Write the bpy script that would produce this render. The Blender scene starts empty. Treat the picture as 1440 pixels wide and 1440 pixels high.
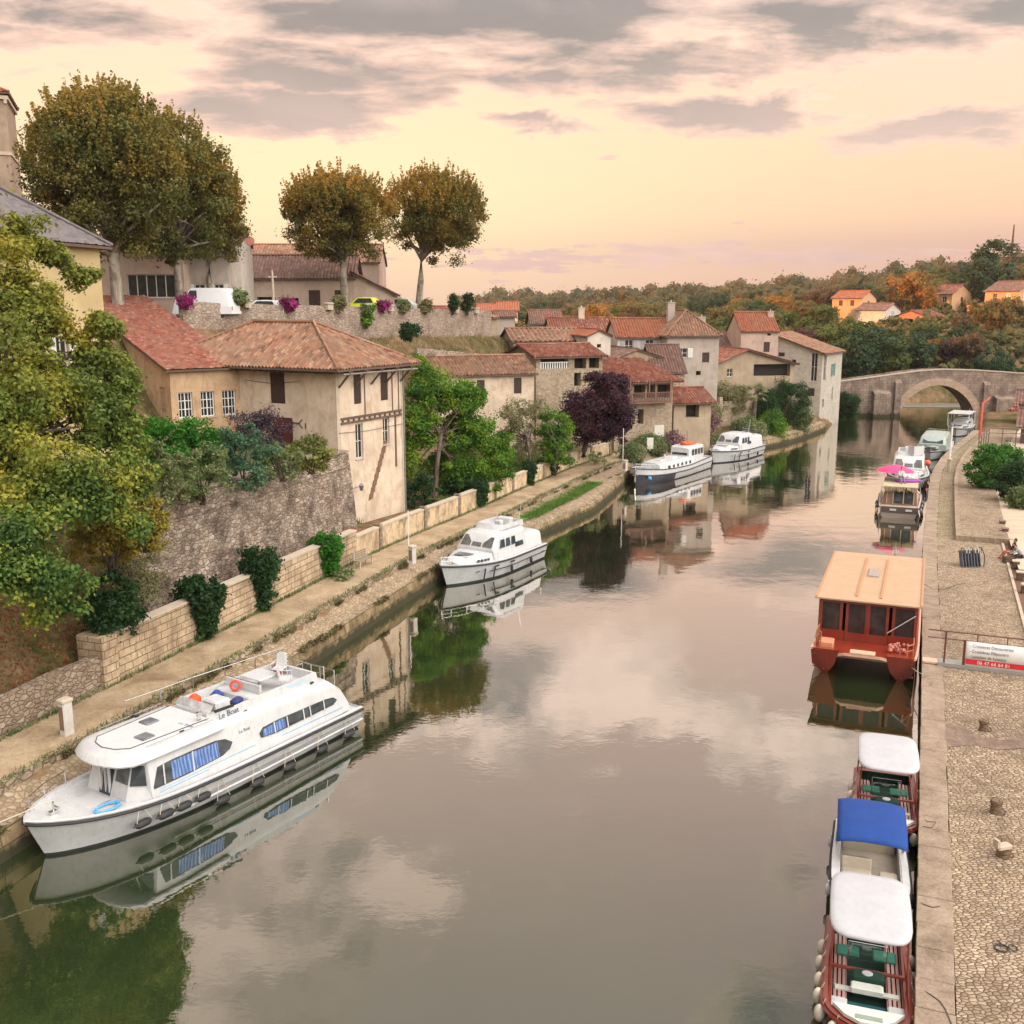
import bpy, math, random
import numpy as np
from mathutils import Vector, Matrix
R = math.radians
C = bpy.context.scene.collection
rnd = random.Random(7)
CAMH = 17.0
PITCH = math.atan(290/1440)
CP, SP = math.cos(PITCH), math.sin(PITCH)
# ---------- photo pixel -> world helpers (1440 px photo) ----------
def at(px, py, z=0.0):
    """point where the sight line of a photo pixel meets height z"""
    u, v = (px-720)/1440, (py-720)/1440
    down, fwd = SP+CP*v, CP-SP*v
    t = (CAMH-z)/down
    return Vector((u*t, fwd*t, z))
def far(px, py, Y):
    """point on the sight line of a photo pixel at ground distance Y"""
    u, v = (px-720)/1440, (py-720)/1440
    down, fwd = SP+CP*v, CP-SP*v
    t = Y/fwd
    return Vector((u*t, Y, CAMH-down*t))
# ---------- object bookkeeping ----------
def tag(o, label=None, cat=None, group=None, kind=None):
    if label: o['label'] = label
    if cat: o['category'] = cat
    if group: o['group'] = group
    if kind: o['kind'] = kind
    return o
def thing(name, label, cat, loc=(0, 0, 0), rz=0, group=None):
    o = bpy.data.objects.new(name, None); C.objects.link(o)
    o.location = loc; o.rotation_euler = (0, 0, rz); o.empty_display_size = .3
    return tag(o, label, cat, group)
def kids(o): return [c for c in C.objects if c.parent == o]
def copy_tree(o, parent=None, _idx=None):
    if _idx is None:
        _idx = {}
        for c in C.objects:
            if c.parent: _idx.setdefault(c.parent.name, []).append(c)
    c = o.copy(); C.objects.link(c)
    if parent is not None: c.parent = parent
    for ch in _idx.get(o.name, []): copy_tree(ch, c, _idx)
    return c
# ---------- mesh builder ----------
class MB:
    def __init__(s): s.v = []; s.f = []; s.mi = []; s.uv = {}; s.m = 0; s.M = Matrix.Identity(4)
    def at(s, x=0, y=0, z=0, rz=0, rx=0, ry=0):
        s.M = Matrix.Translation((x, y, z)) @ Matrix.Rotation(rz, 4, 'Z') @ Matrix.Rotation(ry, 4, 'Y') @ Matrix.Rotation(rx, 4, 'X'); return s
    def V(s, p):
        s.v.append(tuple(s.M @ Vector(p))); return len(s.v)-1
    def F(s, idx, uv=None):
        s.f.append(tuple(idx)); s.mi.append(s.m)
        if uv: s.uv[len(s.f)-1] = uv
    def poly(s, pts): s.F([s.V(p) for p in pts])
    def box(s, x0, x1, y0, y1, z0, z1):
        i = [s.V(p) for p in ((x0,y0,z0),(x1,y0,z0),(x1,y1,z0),(x0,y1,z0),(x0,y0,z1),(x1,y0,z1),(x1,y1,z1),(x0,y1,z1))]
        for q in ((0,3,2,1),(4,5,6,7),(0,1,5,4),(1,2,6,5),(2,3,7,6),(3,0,4,7)): s.F([i[k] for k in q])
    def cbox(s, x, y, z, sx, sy, sz): s.box(x-sx/2, x+sx/2, y-sy/2, y+sy/2, z-sz/2, z+sz/2)
    def bbox(s, x0, x1, y0, y1, z0, z1, b=.03):
        """box with chamfered vertical and top edges"""
        lev = [(z0, 0), (z1-b, 0), (z1, b)]
        rings = []
        for z, k in lev:
            a, c, d, e = x0+k, x1-k, y0+k, y1-k
            rings.append([s.V(p) for p in ((a+b,d,z),(c-b,d,z),(c,d+b,z),(c,e-b,z),(c-b,e,z),(a+b,e,z),(a,e-b,z),(a,d+b,z))])
        s.F(rings[0][::-1]); s.F(rings[-1])
        for r0, r1 in zip(rings, rings[1:]):
            for k in range(8): s.F((r0[k], r0[(k+1)%8], r1[(k+1)%8], r1[k]))
    def prism(s, pts, d):
        """pts: 3D polygon, extruded by vector d"""
        d = Vector(d); a = [s.V(p) for p in pts]; b = [s.V(Vector(p)+d) for p in pts]; n = len(pts)
        s.F(a[::-1]); s.F(b)
        for k in range(n): s.F((a[k], a[(k+1)%n], b[(k+1)%n], b[k]))
    def loft(s, rings, closed=True, cap=True):
        idx = [[s.V(p) for p in r] for r in rings]; n = len(rings[0])
        for a, b in zip(idx, idx[1:]):
            for k in range(n if closed else n-1): s.F((a[k], a[(k+1)%n], b[(k+1)%n], b[k]))
        if cap and closed: s.F(idx[0][::-1]); s.F(idx[-1])
        return idx
    def tube(s, path, r, n=8, r2=None, cap=True):
        path = [Vector(p) for p in path]; rings = []
        up = Vector((0, 0, 1))
        for i, p in enumerate(path):
            d = (path[min(i+1, len(path)-1)]-path[max(i-1, 0)])
            if d.length < 1e-6: d = Vector((0,0,1))
            d.normalize()
            a = d.cross(up)
            if a.length < .05: a = d.cross(Vector((1, 0, 0)))
            a.normalize(); b = a.cross(d)
            rr = r if r2 is None else r+(r2-r)*i/(len(path)-1)
            if isinstance(r, (list, tuple)): rr = r[i]
            rings.append([p+(a*math.cos(t)+b*math.sin(t))*rr for t in [2*math.pi*k/n for k in range(n)]])
        s.loft(rings, True, cap)
    def lathe(s, prof, n=16, cx=0, cy=0):
        """prof: (radius, z) list"""
        s.loft([[(cx+max(r, .001)*math.cos(2*math.pi*k/n), cy+max(r, .001)*math.sin(2*math.pi*k/n), z) for k in range(n)] for r, z in prof])
    def ball(s, c, r, n=10, m=6, sq=(1, 1, 1)):
        s.loft([[(c[0]+sq[0]*r*math.sin(math.pi*(j+.02)/(m+.04))*math.cos(2*math.pi*k/n), c[1]+sq[1]*r*math.sin(math.pi*(j+.02)/(m+.04))*math.sin(2*math.pi*k/n), c[2]-sq[2]*r*math.cos(math.pi*(j+.02)/(m+.04))) for k in range(n)] for j in range(m+1)])
    def build(s, name, mat, parent=None, smooth=False, uv=True, ang=None):
        me = bpy.data.meshes.new(name); me.from_pydata(s.v, [], s.f)
        mats = mat if isinstance(mat, (list, tuple)) else [mat]
        for m in mats: me.materials.append(m)
        if len(mats) > 1: me.polygons.foreach_set('material_index', s.mi)
        if uv:
            L = me.uv_layers.new(name='UVMap').data; buf = np.zeros(len(me.loops)*2, np.float32)
            for p in me.polygons:
                cu = s.uv.get(p.index); n = p.normal
                if cu:
                    for k, li in enumerate(p.loop_indices): buf[2*li], buf[2*li+1] = cu[k]
                    continue
                if abs(n.z) > .75: t = None
                else:
                    t = Vector((-n.y, n.x, 0)); t.normalize()
                for li in p.loop_indices:
                    co = me.vertices[me.loops[li].vertex_index].co
                    if t is None: buf[2*li], buf[2*li+1] = co.x, co.y
                    else: buf[2*li], buf[2*li+1] = co.dot(t), co.z
            L.foreach_set('uv', buf)
        if smooth:
            me.polygons.foreach_set('use_smooth', [True]*len(me.polygons))
        me.validate(); me.update()
        if ang is not None:
            try: me.set_sharp_from_angle(angle=R(ang))
            except Exception: pass
        o = bpy.data.objects.new(name, me); C.objects.link(o)
        if parent is not None: o.parent = parent
        return o
def single(mb, name, mat, label, cat, loc=(0, 0, 0), rz=0, group=None, kind=None, smooth=False):
    o = mb.build(name, mat, None, smooth); o.location = loc; o.rotation_euler = (0, 0, rz)
    return tag(o, label, cat, group, kind)
def npmesh(name, verts, nper, mat, parent=None, rndattr=None):
    """verts: (N*nper,3) array of separate n-gons"""
    n = len(verts); me = bpy.data.meshes.new(name)
    me.vertices.add(n); me.vertices.foreach_set('co', verts.astype(np.float32).ravel())
    me.loops.add(n); me.loops.foreach_set('vertex_index', np.arange(n, dtype=np.int32))
    me.polygons.add(n//nper); me.polygons.foreach_set('loop_start', np.arange(0, n, nper, dtype=np.int32))
    me.polygons.foreach_set('loop_total', np.full(n//nper, nper, np.int32))
    if rndattr is not None:
        a = me.attributes.new('tint', 'FLOAT', 'FACE'); a.data.foreach_set('value', rndattr.astype(np.float32))
    me.materials.append(mat); me.update(calc_edges=True)
    o = bpy.data.objects.new(name, me); C.objects.link(o)
    if parent is not None: o.parent = parent
    return o

# ---------- materials ----------
class NT:
    def __init__(s, name, world=False):
        if world: s.t = bpy.data.worlds[name].node_tree
        else:
            s.mat = bpy.data.materials.new(name); s.mat.use_nodes = True; s.t = s.mat.node_tree
        s.t.nodes.clear()
    def n(s, typ, **kw):
        nd = s.t.nodes.new(typ)
        for k, v in kw.items():
            if k.startswith('i_'):
                key = k[2:]; key = int(key) if key.isdigit() else key.replace('_', ' ')
                s.set(nd.inputs[key], v)
            else: setattr(nd, k, v)
        return nd
    def set(s, inp, v):
        if isinstance(v, bpy.types.NodeSocket): s.t.links.new(v, inp)
        else:
            if hasattr(inp, 'default_value'):
                if inp.type == 'RGBA' and len(v) == 3: v = (*v, 1)
                inp.default_value = v
    def math(s, op, a, b=None, c=None, clamp=False):
        nd = s.t.nodes.new('ShaderNodeMath'); nd.operation = op; nd.use_clamp = clamp
        s.set(nd.inputs[0], a)
        if b is not None: s.set(nd.inputs[1], b)
        if c is not None: s.set(nd.inputs[2], c)
        return nd.outputs[0]
    def mix(s, f, a, b, mode='MIX'):
        nd = s.t.nodes.new('ShaderNodeMix'); nd.data_type = 'RGBA'; nd.blend_type = mode
        s.set(nd.inputs[0], f); s.set(nd.inputs[6], a); s.set(nd.inputs[7], b)
        return nd.outputs[2]
    def ramp(s, f, stops, interp='LINEAR'):
        nd = s.t.nodes.new('ShaderNodeValToRGB'); cr = nd.color_ramp; cr.interpolation = interp
        while len(cr.elements) > 1: cr.elements.remove(cr.elements[-1])
        for i, (p, c) in enumerate(stops):
            e = cr.elements[0] if i == 0 else cr.elements.new(p)
            e.position = p
            if not isinstance(c, (tuple, list)): c = (c, c, c)
            e.color = (*c, 1)
        s.set(nd.inputs[0], f); return nd.outputs[0]
    def noise(s, vec, scale, detail=4, rough=.55, dist=0, out=0):
        nd = s.n('ShaderNodeTexNoise'); s.set(nd.inputs['Vector'], vec)
        nd.inputs['Scale'].default_value = scale; nd.inputs['Detail'].default_value = detail
        nd.inputs['Roughness'].default_value = rough; nd.inputs['Distortion'].default_value = dist
        return nd.outputs[out]
    def vor(s, vec, scale, feat='F1', out=0, rand=1, dims='3D'):
        nd = s.n('ShaderNodeTexVoronoi', feature=feat, voronoi_dimensions=dims); s.set(nd.inputs['Vector'], vec)
        nd.inputs['Scale'].default_value = scale; nd.inputs['Randomness'].default_value = rand
        return nd.outputs[out]
    def obj(s): return s.n('ShaderNodeTexCoord').outputs['Object']
    def uvc(s): return s.n('ShaderNodeTexCoord').outputs['UV']
    def geo(s): return s.n('ShaderNodeNewGeometry').outputs['Position']
    def scale(s, vec, sc):
        nd = s.n('ShaderNodeVectorMath', operation='MULTIPLY'); s.set(nd.inputs[0], vec); nd.inputs[1].default_value = sc; return nd.outputs[0]
    def bump(s, h, strength=.5, dist=.02, normal=None):
        nd = s.n('ShaderNodeBump'); nd.inputs['Strength'].default_value = strength; nd.inputs['Distance'].default_value = dist
        s.set(nd.inputs['Height'], h)
        if normal is not None: s.set(nd.inputs['Normal'], normal)
        return nd.outputs[0]
    def out(s, col, rough=.8, normal=None, metal=0, spec=.5, coat=0, trans=None, alpha=None):
        p = s.n('ShaderNodeBsdfPrincipled'); s.set(p.inputs['Base Color'], col); s.set(p.inputs['Roughness'], rough)
        p.inputs['Metallic'].default_value = metal; p.inputs['Specular IOR Level'].default_value = spec
        p.inputs['Coat Weight'].default_value = coat
        if normal is not None: s.set(p.inputs['Normal'], normal)
        sh = p.outputs[0]
        if trans is not None:
            tr = s.n('ShaderNodeBsdfTranslucent'); s.set(tr.inputs[0], col)
            mx = s.n('ShaderNodeMixShader'); mx.inputs[0].default_value = trans
            s.t.links.new(sh, mx.inputs[1]); s.t.links.new(tr.outputs[0], mx.inputs[2]); sh = mx.outputs[0]
        o = s.n('ShaderNodeOutputMaterial'); s.t.links.new(sh, o.inputs[0]); return s.mat
MATS = {}
def memo(f):
    def g(name, *a, **k):
        if name not in MATS: MATS[name] = f(name, *a, **k)
        return MATS[name]
    return g
@memo
def m_plain(name, col, rough=.5, metal=0, spec=.5, coat=0, var=.12, sc=3.0, bump=0):
    t = NT(name); o = t.obj(); n = t.noise(o, sc, 5, .6)
    c = t.mix(t.ramp(n, [(.3, 0), (.7, 1)]), tuple(x*(1-var) for x in col), tuple(min(1, x*(1+var)) for x in col))
    return t.out(c, rough, t.bump(t.noise(o, sc*9, 3), bump, .01) if bump else None, metal, spec, coat)
@memo
def m_gel(name, col, rough=.25, dirt=.25):
    """painted fibreglass with faint grime and waterline streaks"""
    t = NT(name); o = t.obj()
    n1 = t.noise(o, 1.3, 6, .65); n2 = t.noise(t.scale(o, (6, 6, .7)), 1.2, 4, .6)
    g = t.math('MULTIPLY', t.ramp(n1, [(.42, 0), (.75, 1)]), dirt)
    c = t.mix(g, col, tuple(x*.55 for x in col))
    g2 = t.math('MULTIPLY', t.ramp(n2, [(.5, 0), (.8, 1)]), dirt*.8)
    c = t.mix(g2, c, (.30, .26, .2))
    r = t.math('MULTIPLY_ADD', n1, .3, rough-.1)
    return t.out(c, r, t.bump(t.noise(o, .9, 2), .05, .05), 0, .5, .15)
@memo
def m_plaster(name, col, stain=(.30, .22, .16), amt=.5, patch=None, brick=False):
    t = NT(name); o = t.obj()
    n1 = t.noise(o, .45, 7, .62, .5); n2 = t.noise(t.scale(o, (1.1, 1.1, .62)), 1.1, 8, .66, .8); n3 = t.noise(o, 9, 4, .7)
    c = t.mix(t.ramp(n1, [(.35, 0), (.65, 1)]), col, tuple(x*.78 for x in col))
    c = t.mix(t.math('MULTIPLY', t.ramp(n2, [(.46, 0), (.66, 1)]), amt), c, stain)
    c = t.mix(t.math('MULTIPLY', t.ramp(n3, [(.35, 0), (.8, 1)]), .25), c, tuple(x*.7 for x in col))
    n5 = t.noise(t.scale(o, (1.3, 1.3, .9)), 1.3, 9, .72, .9); c = t.mix(t.math('MULTIPLY', t.ramp(n5, [(.56, 0), (.76, 1)]), amt*.8), c, tuple(x*.6 for x in stain))
    if patch:
        n4 = t.noise(o, .8, 5, .7, 1.2)
        c = t.mix(t.ramp(n4, [(.60, 0), (.66, 1)]), c, patch)
    return t.out(c, .92, t.bump(t.math('ADD', n3, t.math('MULTIPLY', n1, 2)), .35, .03), spec=.2)
@memo
def m_ashlar(name, c1, c2, mortar, bw=.75, bh=.34, dirt=(.10, .08, .06), amt=.5, off=.5, wet=None):
    t = NT(name); u = t.uvc(); o = t.obj()
    w = t.n('ShaderNodeVectorMath', operation='ADD'); t.set(w.inputs[0], u)
    nn = t.noise(o, 1.5, 3, .5, out=1); sc = t.scale(nn, (.12, .05, 0)); t.set(w.inputs[1], sc)
    b = t.n('ShaderNodeTexBrick'); t.set(b.inputs['Vector'], w.outputs[0]); b.offset = off
    t.set(b.inputs['Color1'], c1); t.set(b.inputs['Color2'], c2); t.set(b.inputs['Mortar'], mortar)
    b.inputs['Scale'].default_value = 1; b.inputs['Mortar Size'].default_value = .022; b.inputs['Mortar Smooth'].default_value = .3
    b.inputs['Brick Width'].default_value = bw; b.inputs['Row Height'].default_value = bh; b.inputs['Bias'].default_value = 0
    n1 = t.noise(o, .7, 7, .65); n2 = t.noise(o, 7, 5, .7); n3 = t.noise(t.scale(o, (2.2, 2.2, .35)), 1, 6, .6)
    c = t.mix(t.math('MULTIPLY', t.ramp(n1, [(.4, 0), (.68, 1)]), amt), b.outputs['Color'], dirt)
    c = t.mix(t.math('MULTIPLY', t.ramp(n3, [(.52, 0), (.75, 1)]), amt), c, dirt)
    c = t.mix(t.ramp(n2, [(.4, .0), (.7, .6)]), c, tuple(x*.42 for x in c1))
    if wet is not None:
        sz = t.n('ShaderNodeSeparateXYZ'); t.set(sz.inputs[0], t.geo())
        c = t.mix(t.ramp(t.math('ADD', sz.outputs[2], t.math('MULTIPLY', t.math('SUBTRACT', n3, .5), 1.1)), [(wet*.6, .95), (wet, 0)]), c, (.045, .045, .025))
    h = t.math('SUBTRACT', t.math('MULTIPLY', n2, .5), b.outputs['Fac'])
    return t.out(c, .93, t.bump(h, .8, .035), spec=.2)
@memo
def m_rubble(name, cols, sc=3.2, mortar=(.30, .24, .18), moss=(.06, .06, .03), amt=.4, squash=(1, 1, 1.7)):
    t = NT(name); o = t.scale(t.obj(), squash)
    n0 = t.noise(o, 2, 3, .5, out=1); w = t.n('ShaderNodeVectorMath', operation='ADD'); t.set(w.inputs[0], o); t.set(w.inputs[1], t.scale(n0, (.25, .25, .25)))
    v = t.vor(w.outputs[0], sc, 'F1', 1); e = t.vor(w.outputs[0], sc, 'DISTANCE_TO_EDGE', 0)
    sp = t.n('ShaderNodeSeparateColor'); t.set(sp.inputs[0], v)
    k = len(cols); c = t.ramp(sp.outputs[0], [(i/max(1, k-1), cc) for i, cc in enumerate(cols)])
    n1 = t.noise(t.obj(), .55, 8, .68, .4); n2 = t.noise(t.obj(), 11, 5, .7)
    c = t.mix(t.ramp(e, [(0, 1), (.06, 0)]), c, mortar)
    c = t.mix(t.math('MULTIPLY', t.ramp(n1, [(.45, 0), (.66, 1)]), amt), c, moss)
    c = t.mix(t.ramp(n2, [(.4, 0), (.7, .65)]), c, tuple(x*.4 for x in cols[0]))
    h = t.math('ADD', t.ramp(e, [(0, 0), (.12, 1)]), t.math('MULTIPLY', n2, .5))
    return t.out(c, .95, t.bump(h, .9, .05), spec=.15)
@memo
def m_cobble(name, cols, sc=5.0, gap=(.20, .15, .10), asp=(1, 1.35, 1), dirt=(.10, .075, .05), amt=.55, rows=True):
    t = NT(name); o = t.scale(t.obj(), asp)
    n0 = t.noise(o, 3, 3, .5, out=1); w = t.n('ShaderNodeVectorMath', operation='ADD'); t.set(w.inputs[0], o); t.set(w.inputs[1], t.scale(n0, (.12, .12, 0)))
    v = t.vor(w.outputs[0], sc, 'F1', 1, .85, '2D'); e = t.vor(w.outputs[0], sc, 'DISTANCE_TO_EDGE', 0, .85, '2D')
    sp = t.n('ShaderNodeSeparateColor'); t.set(sp.inputs[0], v)
    k = len(cols); c = t.ramp(sp.outputs[0], [(i/max(1, k-1), cc) for i, cc in enumerate(cols)])
    n1 = t.noise(t.obj(), .35, 8, .7, .8); n2 = t.noise(t.obj(), 16, 4, .7)
    c = t.mix(t.ramp(n2, [(.35, 0), (.8, .4)]), c, tuple(x*.5 for x in cols[0]))
    c = t.mix(t.ramp(e, [(.03, 1), (.12, 0)]), c, gap)
    c = t.mix(t.math('MULTIPLY', t.ramp(n1, [(.48, 0), (.7, 1)]), amt), c, dirt)
    h = t.math('ADD', t.ramp(e, [(0, 0), (.22, 1)], 'B_SPLINE'), t.math('MULTIPLY', n2, .2))
    return t.out(c, .85, t.bump(h, .9, .04), spec=.3)
@memo
def m_ground(name, cols, sc=.8, bump=.5, fine=12):
    t = NT(name); o = t.geo(); n1 = t.noise(o, sc, 9, .68, .6); n2 = t.noise(o, fine, 5, .7)
    k = len(cols); c = t.ramp(n1, [(.28+.44*i/max(1, k-1), cc) for i, cc in enumerate(cols)])
    c = t.mix(t.ramp(n2, [(.4, 0), (.75, .5)]), c, tuple(x*.45 for x in cols[0]))
    return t.out(c, .97, t.bump(t.math('ADD', n2, n1), bump, .06), spec=.12)
@memo
def m_tile(name, cols, lichen=(.33, .27, .2), amt=.45, dark=(.10, .06, .045)):
    """curved clay tiles: uv = (row, course); each tile gets its own clay tone"""
    t = NT(name); u = t.uvc()
    fl = t.n('ShaderNodeVectorMath', operation='FLOOR'); t.set(fl.inputs[0], u)
    wn = t.n('ShaderNodeTexWhiteNoise', noise_dimensions='2D'); t.set(wn.inputs['Vector'], fl.outputs[0])
    k = len(cols); c = t.ramp(wn.outputs['Value'], [(i/max(1, k-1), cc) for i, cc in enumerate(cols)])
    o = t.obj(); n1 = t.noise(o, .55, 7, .65, .5); n2 = t.noise(o, 6, 5, .7)
    c = t.mix(t.math('MULTIPLY', t.ramp(n1, [(.42, 0), (.66, 1)]), amt), c, lichen)
    c = t.mix(t.math('MULTIPLY', t.ramp(n2, [(.5, 0), (.72, 1)]), .55), c, dark)
    fr = t.n('ShaderNodeVectorMath', operation='FRACTION'); t.set(fr.inputs[0], u)
    sx = t.n('ShaderNodeSeparateXYZ'); t.set(sx.inputs[0], fr.outputs[0])
    return t.out(c, .9, t.bump(t.math('SUBTRACT', t.math('MULTIPLY', n2, .6), sx.outputs[1]), .7, .04), spec=.2)
@memo
def m_leaf(name, cols, sc=.35, trans=.35, rough=.6, zcol=None, z0=0, z1=10):
    t = NT(name); o = t.obj()
    a = t.n('ShaderNodeAttribute', attribute_name='tint').outputs['Fac']
    n = t.noise(o, sc, 3, .6)
    f = t.math('ADD', t.math('MULTIPLY', t.math('SUBTRACT', n, .5), 1.7), t.math('MULTIPLY', a, .55)); f = t.math('ADD', f, .22)
    k = len(cols); c = t.ramp(f, [(i/max(1, k-1), cc) for i, cc in enumerate(cols)])
    if zcol:
        s = t.n('ShaderNodeSeparateXYZ'); t.set(s.inputs[0], o)
        g = t.n('ShaderNodeMapRange'); t.set(g.inputs[0], t.math('ADD', s.outputs[2], t.math('MULTIPLY', t.math('SUBTRACT', n, .5), 8))); g.inputs[1].default_value = z0; g.inputs[2].default_value = z1
        c = t.mix(t.math('MULTIPLY', g.outputs[0], .6), c, zcol)
    return t.out(c, rough, None, spec=.25, trans=trans)
@memo
def m_bark(name, cols=((.20, .17, .13), (.42, .37, .30)), sc=2.5):
    t = NT(name); o = t.scale(t.obj(), (1, 1, .35)); n = t.noise(o, sc, 7, .65, 1); n2 = t.noise(t.obj(), 1.6, 2, .5)
    c = t.mix(t.ramp(n, [(.4, 0), (.6, 1)]), cols[0], cols[1]); c = t.mix(t.ramp(n2, [(.55, 0), (.62, .6)]), c, tuple(x*.5 for x in cols[0]))
    return t.out(c, .9, t.bump(n, .8, .05), spec=.2)
@memo
def m_wood(name, c1, c2, rough=.6, coat=0, sc=14):
    t = NT(name); o = t.scale(t.obj(), (1, 1, .12)); n = t.noise(o, sc, 5, .6, .6); n2 = t.noise(t.obj(), .8, 4, .6)
    c = t.mix(n, c1, c2); c = t.mix(t.ramp(n2, [(.45, 0), (.7, .35)]), c, tuple(x*.5 for x in c1))
    return t.out(c, rough, t.bump(n, .3, .01), coat=coat)
@memo
def m_glass(name, col=(.02, .022, .025), rough=.06):
    t = NT(name); o = t.obj(); n = t.noise(o, 1.8, 4, .6)
    c = t.mix(t.ramp(n, [(.35, 0), (.7, 1)]), col, tuple(x*2.6+.01 for x in col))
    return t.out(c, rough, None, 0, .4, 0)
# ================= camera, world, sun =================
sc = bpy.context.scene
cam = bpy.data.cameras.new('camera'); cam.lens = 36; cam.sensor_width = 36; cam.clip_end = 6000; cam.clip_start = .2
co = bpy.data.objects.new('camera', cam); C.objects.link(co); co.location = (0, 0, CAMH); co.rotation_euler = (R(90)-PITCH, 0, 0); sc.camera = co
sc.view_settings.view_transform = 'Standard'; sc.view_settings.look = 'None'; sc.view_settings.exposure = .45; sc.view_settings.gamma = 1
sc.cycles.max_bounces = 6; sc.cycles.diffuse_bounces = 1; sc.cycles.glossy_bounces = 3; sc.cycles.transmission_bounces = 4; sc.cycles.transparent_max_bounces = 6
sc.cycles.use_denoising = True
sc.cycles.caustics_reflective = False; sc.cycles.caustics_refractive = False
SUN_AZ = R(-108)    # bearing from +Y towards +X (negative = to the left of the view)
SUN_EL = R(7)
sun = bpy.data.lights.new('sun', 'SUN'); sun.energy = 4.6; sun.angle = R(.6); sun.color = (1, .42, .17)
so = bpy.data.objects.new('sun', sun); C.objects.link(so)
sd = Vector((math.sin(SUN_AZ)*math.cos(SUN_EL), math.cos(SUN_AZ)*math.cos(SUN_EL), math.sin(SUN_EL)))
so.rotation_euler = sd.to_track_quat('Z', 'Y').to_euler(); so.location = (-60, 0, 60)
w = bpy.data.worlds.new('World'); sc.world = w; w.use_nodes = True
t = NT('World', True)
dirv = t.n('ShaderNodeTexCoord').outputs['Generated']
nrm = t.n('ShaderNodeVectorMath', operation='NORMALIZE'); t.set(nrm.inputs[0], dirv); dv = nrm.outputs[0]
s3 = t.n('ShaderNodeSeparateXYZ'); t.set(s3.inputs[0], dv); X, Y, Z = s3.outputs
AZ = t.math('ARCTAN2', X, Y); EL = t.math('ARCSINE', Z)
elr = t.math('MULTIPLY', EL, 1/(math.pi/2))
clear = t.ramp(elr, [(0, (.60, .41, .335)), (.018, (.60, .42, .35)), (.034, (.57, .41, .365)), (.05, (.74, .53, .385)), (.075, (.79, .585, .40)), (.105, (.81, .62, .44)), (.14, (.83, .64, .48)), (.19, (.76, .585, .48)), (.28, (.84, .66, .58)), (.45, (.78, .70, .69)), (1, (.62, .66, .74))])
# warm glow to the left, pinker to the right
side = t.math('MULTIPLY_ADD', AZ, .9, .5, clamp=True)
clear = t.mix(1, clear, (.88, .845, .86), 'MULTIPLY')
clear = t.mix(t.math('MULTIPLY', side, .9), clear, t.mix(1, clear, (.92, .83, .86), 'MULTIPLY'))
clear = t.mix(t.math('MULTIPLY', t.math('SUBTRACT', 1, side, clamp=True), .35), clear, t.mix(1, clear, (1.05, .98, .78), 'MULTIPLY'))
ga, ge = None, None
# cloud plane coordinates
zz = t.math('ADD', t.math('MAXIMUM', Z, 0), .13)
cv = t.n('ShaderNodeCombineXYZ'); t.set(cv.inputs[0], t.math('DIVIDE', X, zz)); t.set(cv.inputs[1], t.math('DIVIDE', Y, zz)); cv = cv.outputs[0]
n1 = t.noise(t.scale(cv, (.9, 1.5, 1)), 1.05, 9, .57, .35)
n2 = t.noise(t.scale(cv, (1.3, 2.3, 1)), 2.3, 8, .6, .2)
dn = t.math('ADD', t.math('MULTIPLY', t.math('SUBTRACT', n1, .5), 1.5), t.math('MULTIPLY', t.math('SUBTRACT', n2, .5), 1.5))
def azel(px, py):
    p = far(px, py, 1000.0)-Vector((0, 0, CAMH)); p.normalize()
    return math.atan2(p.x, p.y), math.asin(p.z)
blobs = [(700, 20, 330, 62, 1.05), (800, 68, 120, 34, .8), (430, 105, 200, 40, 1.0), (430, 155, 200, 34, 1.05), (560, 150, 100, 26, .85), (760, 118, 110, 26, .7),
         (1190, 20, 230, 48, 1.0), (980, 85, 170, 34, 1.0), (1010, 158, 140, 26, 1.15), (1120, 148, 60, 12, .6), (735, 175, 100, 13, .9), (1310, 182, 130, 22, 1.05),
         (60, 60, 120, 30, .7), (110, 20, 170, 26, .75), (40, 110, 90, 20, .4), (860, 217, 50, 6, .5), (1390, 60, 90, 26, .5), (330, 212, 60, 7, .55), (1040, 318, 80, 8, .55), (900, 364, 420, 16, .66), (620, 215, 60, 8, .5), (1270, 268, 90, 8, .45), (1270, 130, 60, 16, .5), (1400, 20, 160, 40, .9)]
ga, ge = azel(470, 285); gx_ = t.math('MULTIPLY', t.math('SUBTRACT', AZ, ga), 1/.36); gy_ = t.math('MULTIPLY', t.math('SUBTRACT', EL, ge), 1/.11)
gq = t.math('EXPONENT', t.math('MULTIPLY', t.math('ADD', t.math('MULTIPLY', gx_, gx_), t.math('MULTIPLY', gy_, gy_)), -1))
clear = t.mix(t.math('MULTIPLY', gq, .75), clear, (.83, .65, .40))
acc = None
wn1 = t.noise(t.scale(dv, (9, 9, 22)), 1.0, 6, .6); wn2 = t.noise(t.scale(dv, (9, 9, 22)), 1.3, 6, .6, .5)
AZw = t.math('ADD', AZ, t.math('MULTIPLY', t.math('SUBTRACT', wn1, .5), .16)); ELw = t.math('ADD', EL, t.math('MULTIPLY', t.math('SUBTRACT', wn2, .5), .055))
for (bx, by, rx, ry, a) in blobs:
    az, el = azel(bx, by); sx = rx/1440; sy = ry/1440
    dx = t.math('MULTIPLY', t.math('SUBTRACT', AZw, az), 1/sx); dy = t.math('MULTIPLY', t.math('SUBTRACT', ELw, el), 1/sy)
    q = t.math('ADD', t.math('MULTIPLY', dx, dx), t.math('MULTIPLY', dy, dy))
    g = t.math('MULTIPLY', t.math('EXPONENT', t.math('MULTIPLY', q, -.75)), a)
    acc = g if acc is None else t.math('MAXIMUM', acc, g)
hn = t.noise(t.scale(dv, (2.2, 2.2, 3.4)), 1.5, 6, .55, .5)
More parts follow.
